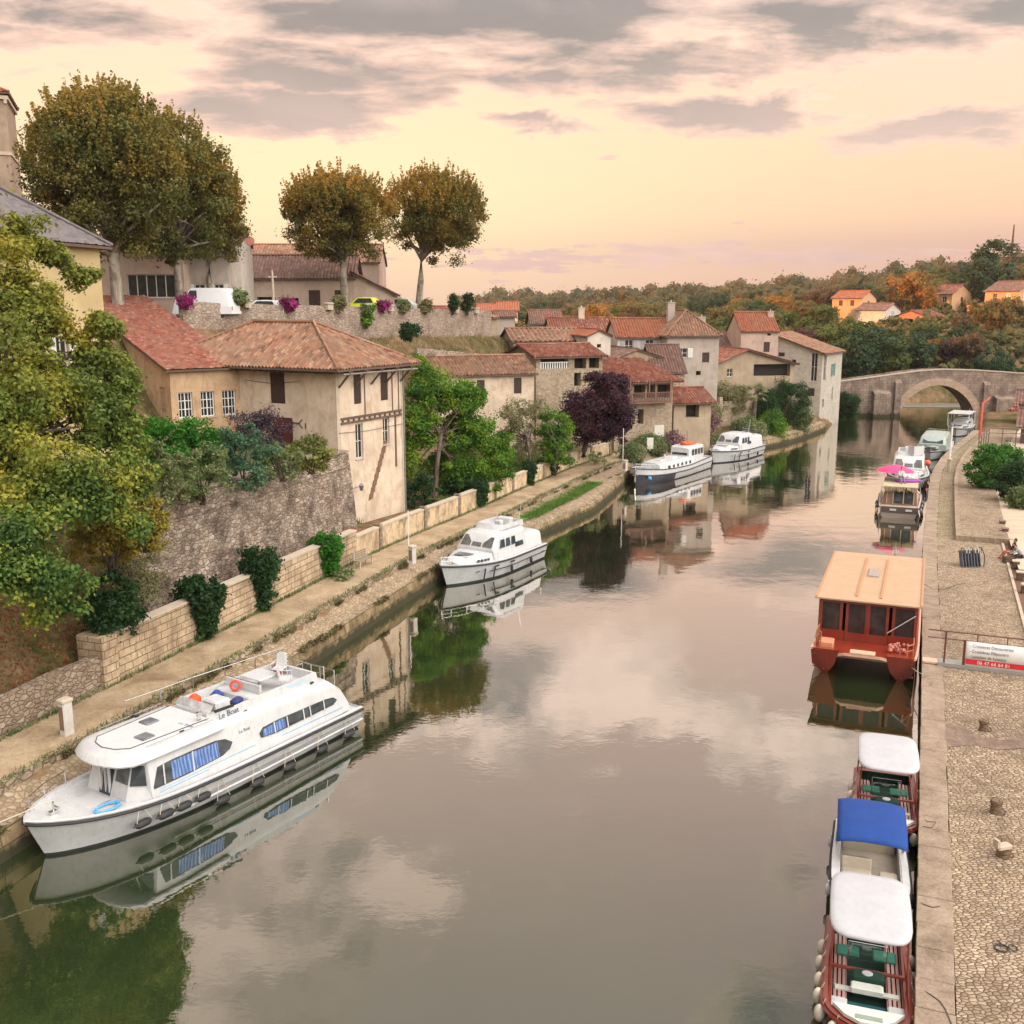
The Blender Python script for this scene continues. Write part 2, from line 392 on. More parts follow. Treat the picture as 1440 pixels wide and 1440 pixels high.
high = t.math('MULTIPLY', t.ramp(elr, [(.15, 0), (.24, 1)]), t.math('MULTIPLY_ADD', hn, 2.6, -.85))
cov = t.math('ADD', t.math('MAXIMUM', acc, high), t.math('MULTIPLY', dn, .80))
mask = t.ramp(cov, [(.38, 0), (.53, 1)], 'EASE')
core = t.ramp(cov, [(.47, 0), (.86, 1)])
edge = t.mix(t.ramp(elr, [(.03, 0), (.12, 1)]), (.50, .355, .345), (.74, .46, .37))
edge = t.mix(t.ramp(elr, [(.13, 0), (.22, 1)]), edge, (.68, .53, .46))
corec = t.mix(t.ramp(elr, [(.08, 0), (.15, 1)]), (.44, .315, .315), (.165, .135, .145))
corec = t.mix(t.ramp(elr, [(.16, 0), (.3, 1)]), corec, (.22, .205, .23))
# finer light and dark folds in the cloud
fold = t.noise(t.scale(dv, (7, 7, 17)), 1.6, 9, .6, .4)
cl = t.mix(core, edge, corec); cl = t.mix(t.ramp(fold, [(.38, 0), (.62, .42)]), cl, t.mix(1, cl, (1.5, 1.4, 1.3), 'MULTIPLY'))
hb = t.ramp(elr, [(.16, 0), (.24, 1)]); cl = t.mix(t.math('MULTIPLY', hb, t.ramp(t.noise(t.scale(dv, (3.2, 3.2, 5)), 1.7, 7, .58, .4), [(.47, 0), (.60, .95)])), cl, (1.25, .96, .82))
col = t.mix(t.math('MULTIPLY', mask, .93), clear, cl)
# brighter sky overhead and behind the camera (added glow that lights the scene)
ovh = t.math('MAXIMUM', t.ramp(elr, [(.42, 0), (.62, 1)]), t.math('MULTIPLY', t.ramp(Y, [(.0, 1), (.25, 0)]), t.ramp(elr, [(0, .35), (.12, 1)])))
gd_ = t.n('ShaderNodeVectorMath', operation='DOT_PRODUCT'); t.set(gd_.inputs[0], dv); gd_.inputs[1].default_value = Vector((.62, -.38, .68)).normalized()
glow = t.ramp(gd_.outputs['Value'], [(.2, (.62, .62, .66)), (.62, (1.0, .97, .96)), (.85, (1, 1, 1)), (1, (1, 1, 1))])
glow = t.mix(1, glow, t.ramp(gd_.outputs['Value'], [(.3, .22), (.70, .5), (.93, 1)]), 'MULTIPLY'); glow = t.mix(1, glow, (3.55, 3.4, 3.15), 'MULTIPLY')
col = t.mix(t.math('MULTIPLY', ovh, .9), col, glow)
below = t.ramp(Z, [(.49, 1), (.5, 0)])
bg = t.n('ShaderNodeBackground'); t.set(bg.inputs[0], col); bg.inputs[1].default_value = 1.0
sky = t.n('ShaderNodeTexSky'); sky.sky_type = 'NISHITA'; sky.sun_disc = False; sky.sun_elevation = SUN_EL; sky.sun_rotation = SUN_AZ; sky.air_density = 1.5; sky.dust_density = 3
bg2 = t.n('ShaderNodeBackground'); t.set(bg2.inputs[0], sky.outputs[0]); bg2.inputs[1].default_value = .05
ad = t.n('ShaderNodeAddShader'); t.t.links.new(bg.outputs[0], ad.inputs[0]); t.t.links.new(bg2.outputs[0], ad.inputs[1])
ow = t.n('ShaderNodeOutputWorld'); t.t.links.new(ad.outputs[0], ow.inputs[0])
w.cycles.sampling_method = 'AUTOMATIC'

# ================= river banks =================
LB = [(-60, -75), (-26, 0), (-19.2, 18), (-15.9, 29), (-9.8, 46), (-4.5, 62.6), (.6, 74), (4.6, 84.2), (10.6, 98.2), (17.2, 109.6), (25, 119.3), (31.3, 123.6), (37, 131), (45.2, 144.5), (51.5, 159), (60, 174), (76, 186), (104, 193), (150, 196)]
RB = [(-32, -75), (1, 0), (9.17, 20.5), (19.2, 45.6), (28.5, 69.3), (43.7, 105.4), (62.6, 137), (73, 160), (80, 169), (104, 179), (150, 183)]
def smooth_line(P, k=2):
    P = [Vector(p) for p in P]
    for _ in range(k):
        Q = [P[0]]
        for a, b in zip(P, P[1:]): Q += [a*.8+b*.2, a*.2+b*.8]
        Q.append(P[-1]); P = Q
    return P
LBs = smooth_line(LB); RBs = smooth_line(RB)
def seglen(P):
    s = [0]
    for a, b in zip(P, P[1:]): s.append(s[-1]+(b-a).length)
    return s
LS = seglen(LBs)
def sdist(P, x, y):
    """signed distance (left of travel = +) and arc length, vectorised"""
    best = np.full(x.shape, 1e9); sg = np.zeros(x.shape); ss = np.zeros(x.shape); s0 = 0
    for a, b in zip(P, P[1:]):
        dx, dy = b.x-a.x, b.y-a.y; L = math.hypot(dx, dy)
        tt = np.clip(((x-a.x)*dx+(y-a.y)*dy)/L**2, 0, 1)
        qx, qy = x-(a.x+dx*tt), y-(a.y+dy*tt); d = np.hypot(qx, qy)
        m = d < best; best = np.where(m, d, best)
        cr = dx*(y-a.y)-dy*(x-a.x); sg = np.where(m, np.sign(cr), sg); ss = np.where(m, s0+tt*L, ss); s0 += L
    return best*sg, ss
def bank(s, d, z=None):
    """point at arc length s along the left waterline, d inland"""
    for i in range(len(LS)-1):
        if LS[i+1] >= s or i == len(LS)-2:
            k = (s-LS[i])/(LS[i+1]-LS[i]); a, b = LBs[i], LBs[i+1]; break
    p = a+(b-a)*k
    # smoothed tangent
    i0, i1 = max(0, i-1), min(len(LBs)-1, i+2); tg = (LBs[i1]-LBs[i0]).normalized()
    q = p+Vector((-tg.y, tg.x))*d
    return Vector((q.x, q.y, z)) if z is not None else q
def s_of(x, y):
    d, s = sdist(LBs, np.array([float(x)]), np.array([float(y)])); return float(s[0])
def d_of(x, y):
    d, s = sdist(LBs, np.array([float(x)]), np.array([float(y)])); return float(d[0])
S0 = {y: s_of(x, y) for x, y in LB}
# ground profile inland of the left waterline: stations (arc length) -> z at distances D
DD = [0, 1.0, 1.3, 4.95, 5.4, 6.75, 7.4, 10, 14, 18, 21, 25, 27, 40, 70, 150]
ST = [
 (S0[-75], [-1.2, 1.0, 1.55, 1.65, 2.4, 3.2, 3.8, 5.5, 7.5, 8.8, 10.5, 15.8, 16, 16, 16, 17]),
 (S0[29],  [-1.2, 1.0, 1.55, 1.65, 2.4, 3.2, 3.8, 5.5, 7.5, 8.8, 10.5, 15.8, 16, 16, 16, 17]),
 (S0[46]-6,[-1.2, 1.0, 1.55, 1.65, 2.6, 3.3, 3.6, 5.6, 7.6, 8.8, 10.5, 15.8, 16, 16, 16, 17]),
 (S0[46]-3,[-1.2, 1.0, 1.55, 1.65, 2.9, 3.0, 7.6, 7.8, 8.3, 8.8, 10.5, 15.8, 16, 16, 16, 17]),
 (s_of(-11.1, 65)+.2,[-1.2, 1.0, 1.55, 1.65, 2.6, 2.7, 7.4, 7.6, 8.3, 9, 11, 15.2, 15.9, 16, 16, 16]),
 (s_of(-11.1, 65)+1.4,[-1.2, 1.0, 1.55, 1.65, 2.6, 2.7, 2.7, 3.2, 6, 8.5, 11, 15, 15.9, 16, 16, 16]),
 (S0[84.2],[-1.2, 1.0, 1.55, 1.65, 2.4, 2.5, 2.6, 3.0, 4, 6.5, 9.5, 14, 15.9, 16, 16, 15]),
 (S0[98.2],[-1.2, 1.0, 1.5, 1.6, 2.2, 2.3, 2.4, 2.8, 4.5, 9.5, 12.2, 14.2, 14.6, 16, 15, 12]),
 (S0[109.6],[-1.2, 1.2, 1.5, 1.6, 2.0, 2.3, 2.6, 3.2, 4.4, 6.5, 9.5, 13.2, 14.0, 15.2, 14, 12]),
 (S0[131],[-1.2, 1.5, 1.7, 2.2, 2.6, 2.9, 3.3, 4, 4.8, 5.6, 6.4, 7.4, 8, 10, 11, 12]),
 (S0[159], [-1.2, 1.5, 1.9, 2.6, 3, 3.2, 3.4, 4.0, 4.8, 5.6, 6.2, 7, 7.6, 10, 11, 13]),
 (S0[196], [-1.2, 1.5, 2.5, 3, 3.2, 3.5, 4, 5, 6.2, 7.5, 8.5, 9.5, 10, 14, 18, 24])]
def ground(x, y):
    x = np.asarray(x, float); y = np.asarray(y, float)
    dl, sl = sdist(LBs, x, y); dr, sr = sdist(RBs, x, y); dr = -dr
    zl = np.zeros(x.shape); Sx = np.array([a for a, _ in ST])
    P = np.array([[np.interp(d, DD, b) for d in np.arange(0, 151, .25)] for _, b in ST])
    dq = np.clip(dl/.25, 0, 599); i0 = dq.astype(int); fr = dq-i0
    prof = P[:, i0]*(1-fr)+P[:, i0+1]*fr
    k = np.clip(np.searchsorted(Sx, sl)-1, 0, len(Sx)-2); f = np.clip((sl-Sx[k])/(Sx[k+1]-Sx[k]), 0, 1)
    zl = np.take_along_axis(prof, k[None], 0)[0]*(1-f)+np.take_along_axis(prof, (k+1)[None], 0)[0]*f
    zr = np.interp(dr, [0, .5, 3, 12, 25, 60, 120], [-1.5, .86, .88, 1.1, 2.5, 7, 12])
    z = np.where(dl > 0, zl, np.where(dr > 0, zr, -1.5))
    # distant country: a wooded hill beyond the bridge, low ridge to the left
    dist = np.hypot(x, y)
    bx = [300, 600, 800, 950, 1100, 1200, 1300, 1400, 1550, 2400]; by = [150, 165, 200, 240, 300, 400, 600, 800, 1100, 2000]
    T = np.array([[12, 12, 11, 10, 10, 10, 11, 13, 15, 16], [9, 9, 9, 9, 9.5, 10, 11, 13, 15, 16], [6, 6, 8, 9, 9.5, 10.5, 12, 14, 16, 17], [5, 5, 7, 9, 10.5, 12, 14, 16, 18, 19], [4, 4, 6, 9, 12, 14, 17, 20, 23, 24],
        [3.5, 3.5, 6, 11, 14, 17, 21, 25, 29, 30], [3, 3, 6.5, 12.5, 19, 24, 28, 32, 36, 36], [3, 3, 7, 14, 21, 26, 31, 35, 40, 40], [4, 4, 8, 15, 23, 30, 36, 40, 44, 44], [6, 8, 12, 20, 26, 32, 36, 40, 44, 44]])
    px = np.where(y > 20, 720+1440*x/(CP*np.maximum(y, 20)), 720)
    ix = np.clip(np.interp(px, bx, range(len(bx))), 0, len(bx)-1.001); iy = np.clip(np.interp(y, by, range(len(by))), 0, len(by)-1.001)
    a, b = ix.astype(int), iy.astype(int); fa, fb = ix-a, iy-b
    fz = T[a, b]*(1-fa)*(1-fb)+T[a+1, b]*fa*(1-fb)+T[a, b+1]*(1-fa)*fb+T[a+1, b+1]*fa*fb
    wild = .9*np.sin(x*.031+1)*np.cos(y*.027)+.6*np.sin(x*.07+y*.05); fz = fz+wild*np.clip((y-200)/100, 0, 1)
    off = np.minimum(np.abs(dl), np.abs(dr)); fw = np.clip((y-150)/25, 0, 1)*np.clip((off-2)/12, 0, 1)*np.where((dl > 0) | (dr > 0) | (y > 215), 1, 0); z = np.where((y > 215) & (z < 0), 3, z)
    z = z*(1-fw)+fz*fw
    # unseen ground on the left, raised to keep low sun off the village
    z = z+np.clip((-48-x-.35*np.maximum(y, 0)*.0)/14, 0, 1)*np.clip((116-y)/14, 0, 1)*18*np.where(px < -60, 1, 0)*np.clip((-60-px)/120, 0, 1)+np.where(y <= 20, np.clip((-48-x)/14, 0, 1)*18, 0)
    z = np.where(dist > 1500, np.minimum(z, 26), z)
    return z
def gz(x, y): return float(ground(np.array([float(x)]), np.array([float(y)]))[0])
def axis(a, b, st, lim):
    mid = list(np.arange(a, b+.01, st)); lo = []; hi = []; k = st; p = a
    while p > -lim: k *= 1.25; p -= k; lo.append(p)
    k = st; p = b
    while p < lim: k *= 1.25; p += k; hi.append(p)
    return np.array(lo[::-1]+mid+hi)
gx = axis(-60, 100, .8, 3200); gy = axis(-6, 175, .8, 3200)
GX, GY = np.meshgrid(gx, gy); GZ = ground(GX.ravel(), GY.ravel())
nx, ny = len(gx), len(gy); vv = np.stack([GX.ravel(), GY.ravel(), GZ], 1)
ii = (np.arange(ny-1)[:, None]*nx+np.arange(nx-1)[None, :]).ravel()
ff = np.stack([ii, ii+1, ii+nx+1, ii+nx], 1)
me = bpy.data.meshes.new('terrain'); me.from_pydata(vv.tolist(), [], ff.tolist()); me.polygons.foreach_set('use_smooth', [True]*len(me.polygons))
tm = NT('earth_and_grass'); o_ = tm.geo()
a1 = tm.noise(o_, .12, 8, .65, .5); a2 = tm.noise(o_, 1.3, 7, .7); a3 = tm.noise(o_, .03, 5, .6)
cg = tm.ramp(a2, [(.3, (.035, .05, .015)), (.5, (.09, .085, .03)), (.68, (.19, .13, .06))])
cd = tm.ramp(a2, [(.3, (.12, .075, .045)), (.55, (.24, .15, .085)), (.7, (.33, .23, .14))])
cc = tm.mix(tm.ramp(a1, [(.44, 0), (.56, 1)]), cg, cd)
xyz = tm.n('ShaderNodeSeparateXYZ'); tm.set(xyz.inputs[0], o_)
fld = tm.ramp(a3, [(.44, (.06, .07, .025)), (.5, (.34, .20, .09)), (.6, (.22, .16, .07))])
fmask = tm.n('ShaderNodeMapRange'); tm.set(fmask.inputs[0], xyz.outputs[1]); fmask.inputs[1].default_value = 330; fmask.inputs[2].default_value = 420
cc = tm.mix(fmask.outputs[0], cc, fld)
me.materials.append(tm.out(cc, .97, tm.bump(tm.math('ADD', a2, a1), .8, .25), spec=.1))
terrain = bpy.data.objects.new('ground', me); C.objects.link(terrain); tag(terrain, kind='structure')

# ================= water =================
mb = MB()
for j in range(0, 40): pass
mb.poly([(-90, -75, 0), (150, -75, 0), (150, 215, 0), (-90, 215, 0)])
tw = NT('river_water'); g = tw.geo()
r1 = tw.noise(tw.scale(g, (1, 1.0, 1)), .55, 4, .5); r2 = tw.noise(tw.scale(g, (1.4, 2.4, 1)), 2.2, 3, .5)
zone = tw.ramp(tw.noise(g, .05, 3, .5), [(.4, .35), (.65, 1)])
hgt = tw.math('ADD', tw.math('MULTIPLY', r1, .7), tw.math('MULTIPLY', tw.math('MULTIPLY', r2, .16), zone))
sy_ = tw.n('ShaderNodeSeparateXYZ'); tw.set(sy_.inputs[0], g); mr = tw.n('ShaderNodeMapRange'); tw.set(mr.inputs[0], sy_.outputs[1]); mr.inputs[1].default_value = 60; mr.inputs[2].default_value = 160; mr.inputs[3].default_value = .10; mr.inputs[4].default_value = .42
bmp = tw.bump(hgt, .10, .10); bmp.node.inputs['Strength'].default_value = .1; tw.t.links.new(mr.outputs[0], bmp.node.inputs['Strength'])
mudn = tw.noise(g, .06, 5, .6)
dcol = tw.ramp(mudn, [(.3, (.014, .026, .009)), (.7, (.032, .044, .016))])
df = tw.n('ShaderNodeBsdfDiffuse'); tw.set(df.inputs[0], dcol)
gl = tw.n('ShaderNodeBsdfGlossy'); tw.set(gl.inputs[0], (.98, .93, .89)); gl.inputs['Roughness'].default_value = .012; tw.set(gl.inputs['Normal'], bmp)
lw = tw.n('ShaderNodeFresnel'); lw.inputs['IOR'].default_value = 1.45; tw.set(lw.inputs['Normal'], bmp)
fac = tw.ramp(lw.outputs[0], [(0, .12), (.06, .22), (.1, .36), (.2, .64), (.4, .86), (.7, .93), (1, .97)])
mx = tw.n('ShaderNodeMixShader'); tw.set(mx.inputs[0], fac); tw.t.links.new(df.outputs[0], mx.inputs[1]); tw.t.links.new(gl.outputs[0], mx.inputs[2])
oo = tw.n('ShaderNodeOutputMaterial'); tw.t.links.new(mx.outputs[0], oo.inputs[0])
river = mb.build('river_water', tw.mat, None); tag(river, kind='structure')

# ================= left towpath, revetment and walls =================
M_path = m_ground('towpath_dust', ((.24, .16, .095), (.43, .32, .205), (.56, .43, .30)), .7, .6, 9)
M_rev = m_rubble('revetment_stone', ((.36, .27, .18), (.46, .36, .25), (.25, .18, .12), (.52, .42, .31)), 2.6, (.16, .11, .07), (.055, .05, .025), .6, (1, 1, 1.6))
M_kerb = m_ashlar('kerb_stone', (.50, .40, .30), (.42, .33, .25), (.16, .11, .08), 1.1, .6, (.14, .10, .07), .4)
sA, sB = S0[-75]+20, S0[144.5]-2.5
def strip(name, s0, s1, prof, mat, step=1.0, jit=0, seed=1, kind='structure', smooth=False, smo=False):
    """sweep a profile [(d,z)] along the left bank"""
    rr = random.Random(seed); mb = MB(); n = max(1, int((s1-s0)/step)); rings = []
    for i in range(n+1):
        s = s0+(s1-s0)*i/n; rings.append([bank(s, d+rr.uniform(-jit, jit)*(k > 0), z+rr.uniform(-jit, jit)) for k, (d, z) in enumerate(prof)])
    mb.loft(rings, closed=False)
    o = mb.build(name, mat, None, smo); tag(o, kind=kind); return o
strip('towpath', sA, sB, [(4.45, 1.70), (3.0, 1.73), (1.55, 1.71)], M_path, 1.0, .0, 3)
def wavy(i, s): return .12*math.sin(s*1.3)+.08*math.sin(s*3.1+2)
# stepped stone revetment: kerb course, sloping cobbled apron, vertical toe wall
mbr = MB(); rings = []; rr = random.Random(5)
n = int((sB-sA)/.6)
for i in range(n+1):
    s = sA+(sB-sA)*i/n; j = lambda a=.04: rr.uniform(-a, a)
    wq = wavy(i, s)
    bulge = max(0, 1-abs(s-(S0[84.2]+1))/15)**.7*2.6    # the bank swells out with a grassy ledge past the cruiser
    b_ = bulge
    rings.append([bank(s, 1.62+j()+wq*.5, 1.715), bank(s, 1.42+j()+wq*.5, 1.73+j(.05)), bank(s, 1.36+j()+wq*.4, 1.42+j(.05)), bank(s, .95-b_*.3+j(.05), 1.24+j(.04)), bank(s, .36-b_*.75+j(.04), 1.06-b_*.1+j(.03)), bank(s, .16-b_*.8+j(.02), 1.02-b_*.12+j(.03)), bank(s, .06-b_*.8+j(.02), .45), bank(s, 0-b_*.8, -.9)])
ix_ = [[mbr.V(p) for p in q] for q in rings]
for a_, c_ in zip(ix_, ix_[1:]):
    for k in range(7): mbr.m = (0, 0, 1, 1, 0, 2, 2)[k]; mbr.F((a_[k], a_[k+1], c_[k+1], c_[k]))
M_apron = m_cobble('apron_cobbles', ((.34, .25, .16), (.44, .33, .22), (.26, .18, .115), (.50, .39, .27)), 4.6, (.22, .16, .1), (1, 1, 1), (.17, .12, .07), .85)
M_toe = m_ashlar('toe_wall_stone', (.50, .36, .20), (.38, .27, .15), (.14, .10, .06), 1.3, .5, (.06, .045, .025), .95, wet=.55)
rv = mbr.build('stone_revetment', [M_rev, M_apron, M_toe], None, True, ang=40); tag(rv, 'rough stone revetment with sloping cobbled apron along the towpath waterline', 'embankment')
# ================= buildings =================
def tile_face(mb, poly, sp=.24, amp=.05, course=.42, seed=0):
    poly = [Vector(p) for p in poly]; p0, p1 = poly[0], poly[1]
    u = (p1-p0).normalized(); nrm = Vector((0, 0, 0))
    for i in range(1, len(poly)-1): nrm += (poly[i]-p0).cross(poly[i+1]-p0)
    nrm.normalize()
    if nrm.z < 0: nrm = -nrm
    v = nrm.cross(u)
    P2 = [((p-p0).dot(u), (p-p0).dot(v)) for p in poly]
    if sum(b for a, b in P2) < 0: v = -v; P2 = [(a, -b) for a, b in P2]
    u0, u1 = min(a for a, b in P2), max(a for a, b in P2); vmax = max(b for a, b in P2)
    n = max(2, int((u1-u0)/(sp/4))); nv = max(1, int(math.ceil(vmax/course))); rr = random.Random(seed)
    cols = []
    rowj = {}
    for i in range(n+1):
        x = u0+(u1-u0)*i/n; x_ = min(max(x, u0+1e-4), u1-1e-4); hits = []
        for (a, b), (c, d) in zip(P2, P2[1:]+P2[:1]):
            if (a-x_)*(c-x_) <= 0 and abs(a-c) > 1e-9: hits.append(b+(d-b)*(x_-a)/(c-a))
        lo, hi = min(hits), max(hits); h = amp*math.cos(2*math.pi*x/sp); row = int(math.floor(x/sp+.5))
        col = []
        for k in range(nv+1):
            y = min(max(k*course, lo), hi); j = rowj.setdefault((row, k), (rr.uniform(-.028, .028), rr.uniform(-.02, .02)))
            p = p0+u*(x+j[1])+v*y+nrm*(h+j[0]+(.02 if k == 0 else 0)); col.append((mb.V(p), (x/sp+.5, k), y))
        cols.append(col)
    for a, b in zip(cols, cols[1:]):
        for k in range(nv):
            if a[k+1][2]-a[k][2] < 1e-4 and b[k+1][2]-b[k][2] < 1e-4: continue
            e = 1e-3
            mb.F((a[k][0], b[k][0], b[k+1][0], a[k+1][0]), ((a[k][1][0]+e, k+e), (b[k][1][0]-e, k+e), (b[k][1][0]-e, k+1-e), (a[k][1][0]+e, k+1-e)))
def slab(mb, poly, t=.1, drop=.09):
    mb.prism([Vector(p)-Vector((0, 0, drop+t)) for p in poly], (0, 0, t))
def wallface(mb, O, ud, W, zb, zt, holes, depth=.2, tops=None):
    O = Vector((*O, 0)); ud = Vector((*ud, 0)); nrm = ud.cross(Vector((0, 0, 1)))
    us = sorted({0, W, *[h[0] for h in holes], *[h[1] for h in holes]}); zs = sorted({zb, zt, *[h[2] for h in holes], *[h[3] for h in holes]})
    us = [x for x in us if 0 <= x <= W]; zs = [z for z in zs if zb <= z <= zt]
    P = lambda u, z, d=0: O+ud*u+Vector((0, 0, z))-nrm*d
    for a, b in zip(us, us[1:]):
        for c, d in zip(zs, zs[1:]):
            mu, mz = (a+b)/2, (c+d)/2
            if any(h[0] < mu < h[1] and h[2] < mz < h[3] for h in holes): continue
            mb.poly([P(a, c), P(b, c), P(b, d), P(a, d)])
    for h in holes:
        a, b, c, d = h[:4]; dd = h[4] if len(h) > 4 else depth
        mb.poly([P(a, c), P(a, d), P(a, d, dd), P(a, c, dd)]); mb.poly([P(b, c, dd), P(b, d, dd), P(b, d), P(b, c)])
        mb.poly([P(a, c, dd), P(b, c, dd), P(b, c), P(a, c)]); mb.poly([P(a, d), P(b, d), P(b, d, dd), P(a, d, dd)])
        if dd > .5: mb.poly([P(a, c, dd), P(b, c, dd), P(b, d, dd), P(a, d, dd)])
    if tops: mb.poly([P(u, z) for u, z in tops])
M_frame = m_plain('window_frame_paint', (.62, .58, .52), .5)
M_white = m_plain('white_paint', (.78, .76, .72), .5)
M_glassd = m_glass('dark_pane', (.010, .010, .012), .3)
M_shutb = m_wood('brown_shutter', (.03, .015, .012), (.06, .028, .02))
M_shutg = m_plain('grey_shutter', (.42, .42, .43), .6)
M_shutt = m_plain('teal_shutter', (.08, .26, .25), .6)
M_shutw = m_plain('white_shutter', (.72, .70, .66), .6)
M_timber = m_wood('old_timber', (.09, .055, .04), (.17, .11, .08), .8)
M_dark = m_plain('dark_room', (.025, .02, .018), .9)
M_lint = m_plain('pale_stone_trim', (.50, .41, .32), .9, bump=.3)
M_metal = m_plain('grey_metal', (.25, .25, .26), .4, .8)
def winparts(root, O, ud, u, z, w, h, kind, M4, shut=None, depth=.2):
    """a window, shutter or door set into its opening; M4 unused (kept local)"""
    O = Vector((*O, 0)); ud = Vector((*ud, 0)); nrm = ud.cross(Vector((0, 0, 1)))
    ang = math.atan2(ud.y, ud.x); c = O+ud*u+Vector((0, 0, z))
    # local frame: x along wall, y into wall, z up, origin centre bottom
    def mk(y): m = MB(); q = c-nrm*y; m.at(q.x, q.y, q.z, ang); return m
    if kind in ('plain', 'bars', 'side', 'wide'):
        m = mk(.12); fw = .07
        m.box(-w/2, w/2, 0, .06, 0, fw); m.box(-w/2, w/2, 0, .06, h-fw, h); m.box(-w/2, -w/2+fw, 0, .06, fw, h-fw); m.box(w/2-fw, w/2, 0, .06, fw, h-fw)
        if kind == 'wide':
            for k in range(1, 5): m.box(-w/2+w*k/5-.04, -w/2+w*k/5+.04, .005, .055, fw, h-fw)
        else:
            m.box(-.035, .035, .005, .055, fw, h-fw)
            for k in ((1, 2) if kind == 'bars' else (1,)): m.box(-w/2+fw, w/2-fw, .01, .05, h*k/(3 if kind == 'bars' else 2)-.025, h*k/(3 if kind == 'bars' else 2)+.025)
            if kind == 'bars':
                for s in (-1, 1): m.box(s*w*.26-.02, s*w*.26+.02, .01, .05, fw, h-fw)
        f = m.build('window', M_white if kind == 'bars' else M_frame, root)
        m = mk(.155); m.box(-w/2+.02, w/2-.02, 0, .02, .02, h-.02); m.build('pane', M_glassd, f)
        m = mk(-.06); m.box(-w/2-.08, w/2+.08, 0, .22, -.09, -.003); m.build('sill', M_lint, f)
        if kind == 'side':
            for s in (-1, 1):
                m = mk(-.05); x0 = s*(w/2+.03); x1 = s*(w/2+.03+w*.52); m.box(min(x0, x1), max(x0, x1), -.0, .045, -.02, h+.02)
                for k in range(6): m.box(min(x0, x1)+.04, max(x0, x1)-.04, -.02, 0, h*(k+.3)/6, h*(k+.7)/6)
                m.build('shutter', shut or M_shutg, root)
    elif kind in ('shut', 'door'):
        m = mk(.06)
        n = max(2, int(w/.16))
        for k in range(n): m.box(-w/2+w*k/n+.004, -w/2+w*(k+1)/n-.004, 0, .05, 0, h)
        for zz_ in (.18, .82): m.box(-w/2+.02, w/2-.02, -.025, -.002, h*zz_-.05, h*zz_+.05)
        if kind == 'door':
            d = m.build('door', shut or M_shutb, root); m = mk(.02); m.box(w/2-.14, w/2-.1, -.05, .0, h*.45, h*.5); m.build('handle', M_metal, d)
        else: m.build('shutter', shut or M_shutb, root)
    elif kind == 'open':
        m = mk(.9); m.box(-w/2+.01, w/2-.01, 0, .03, .01, h-.01); m.build('opening', M_dark, root)
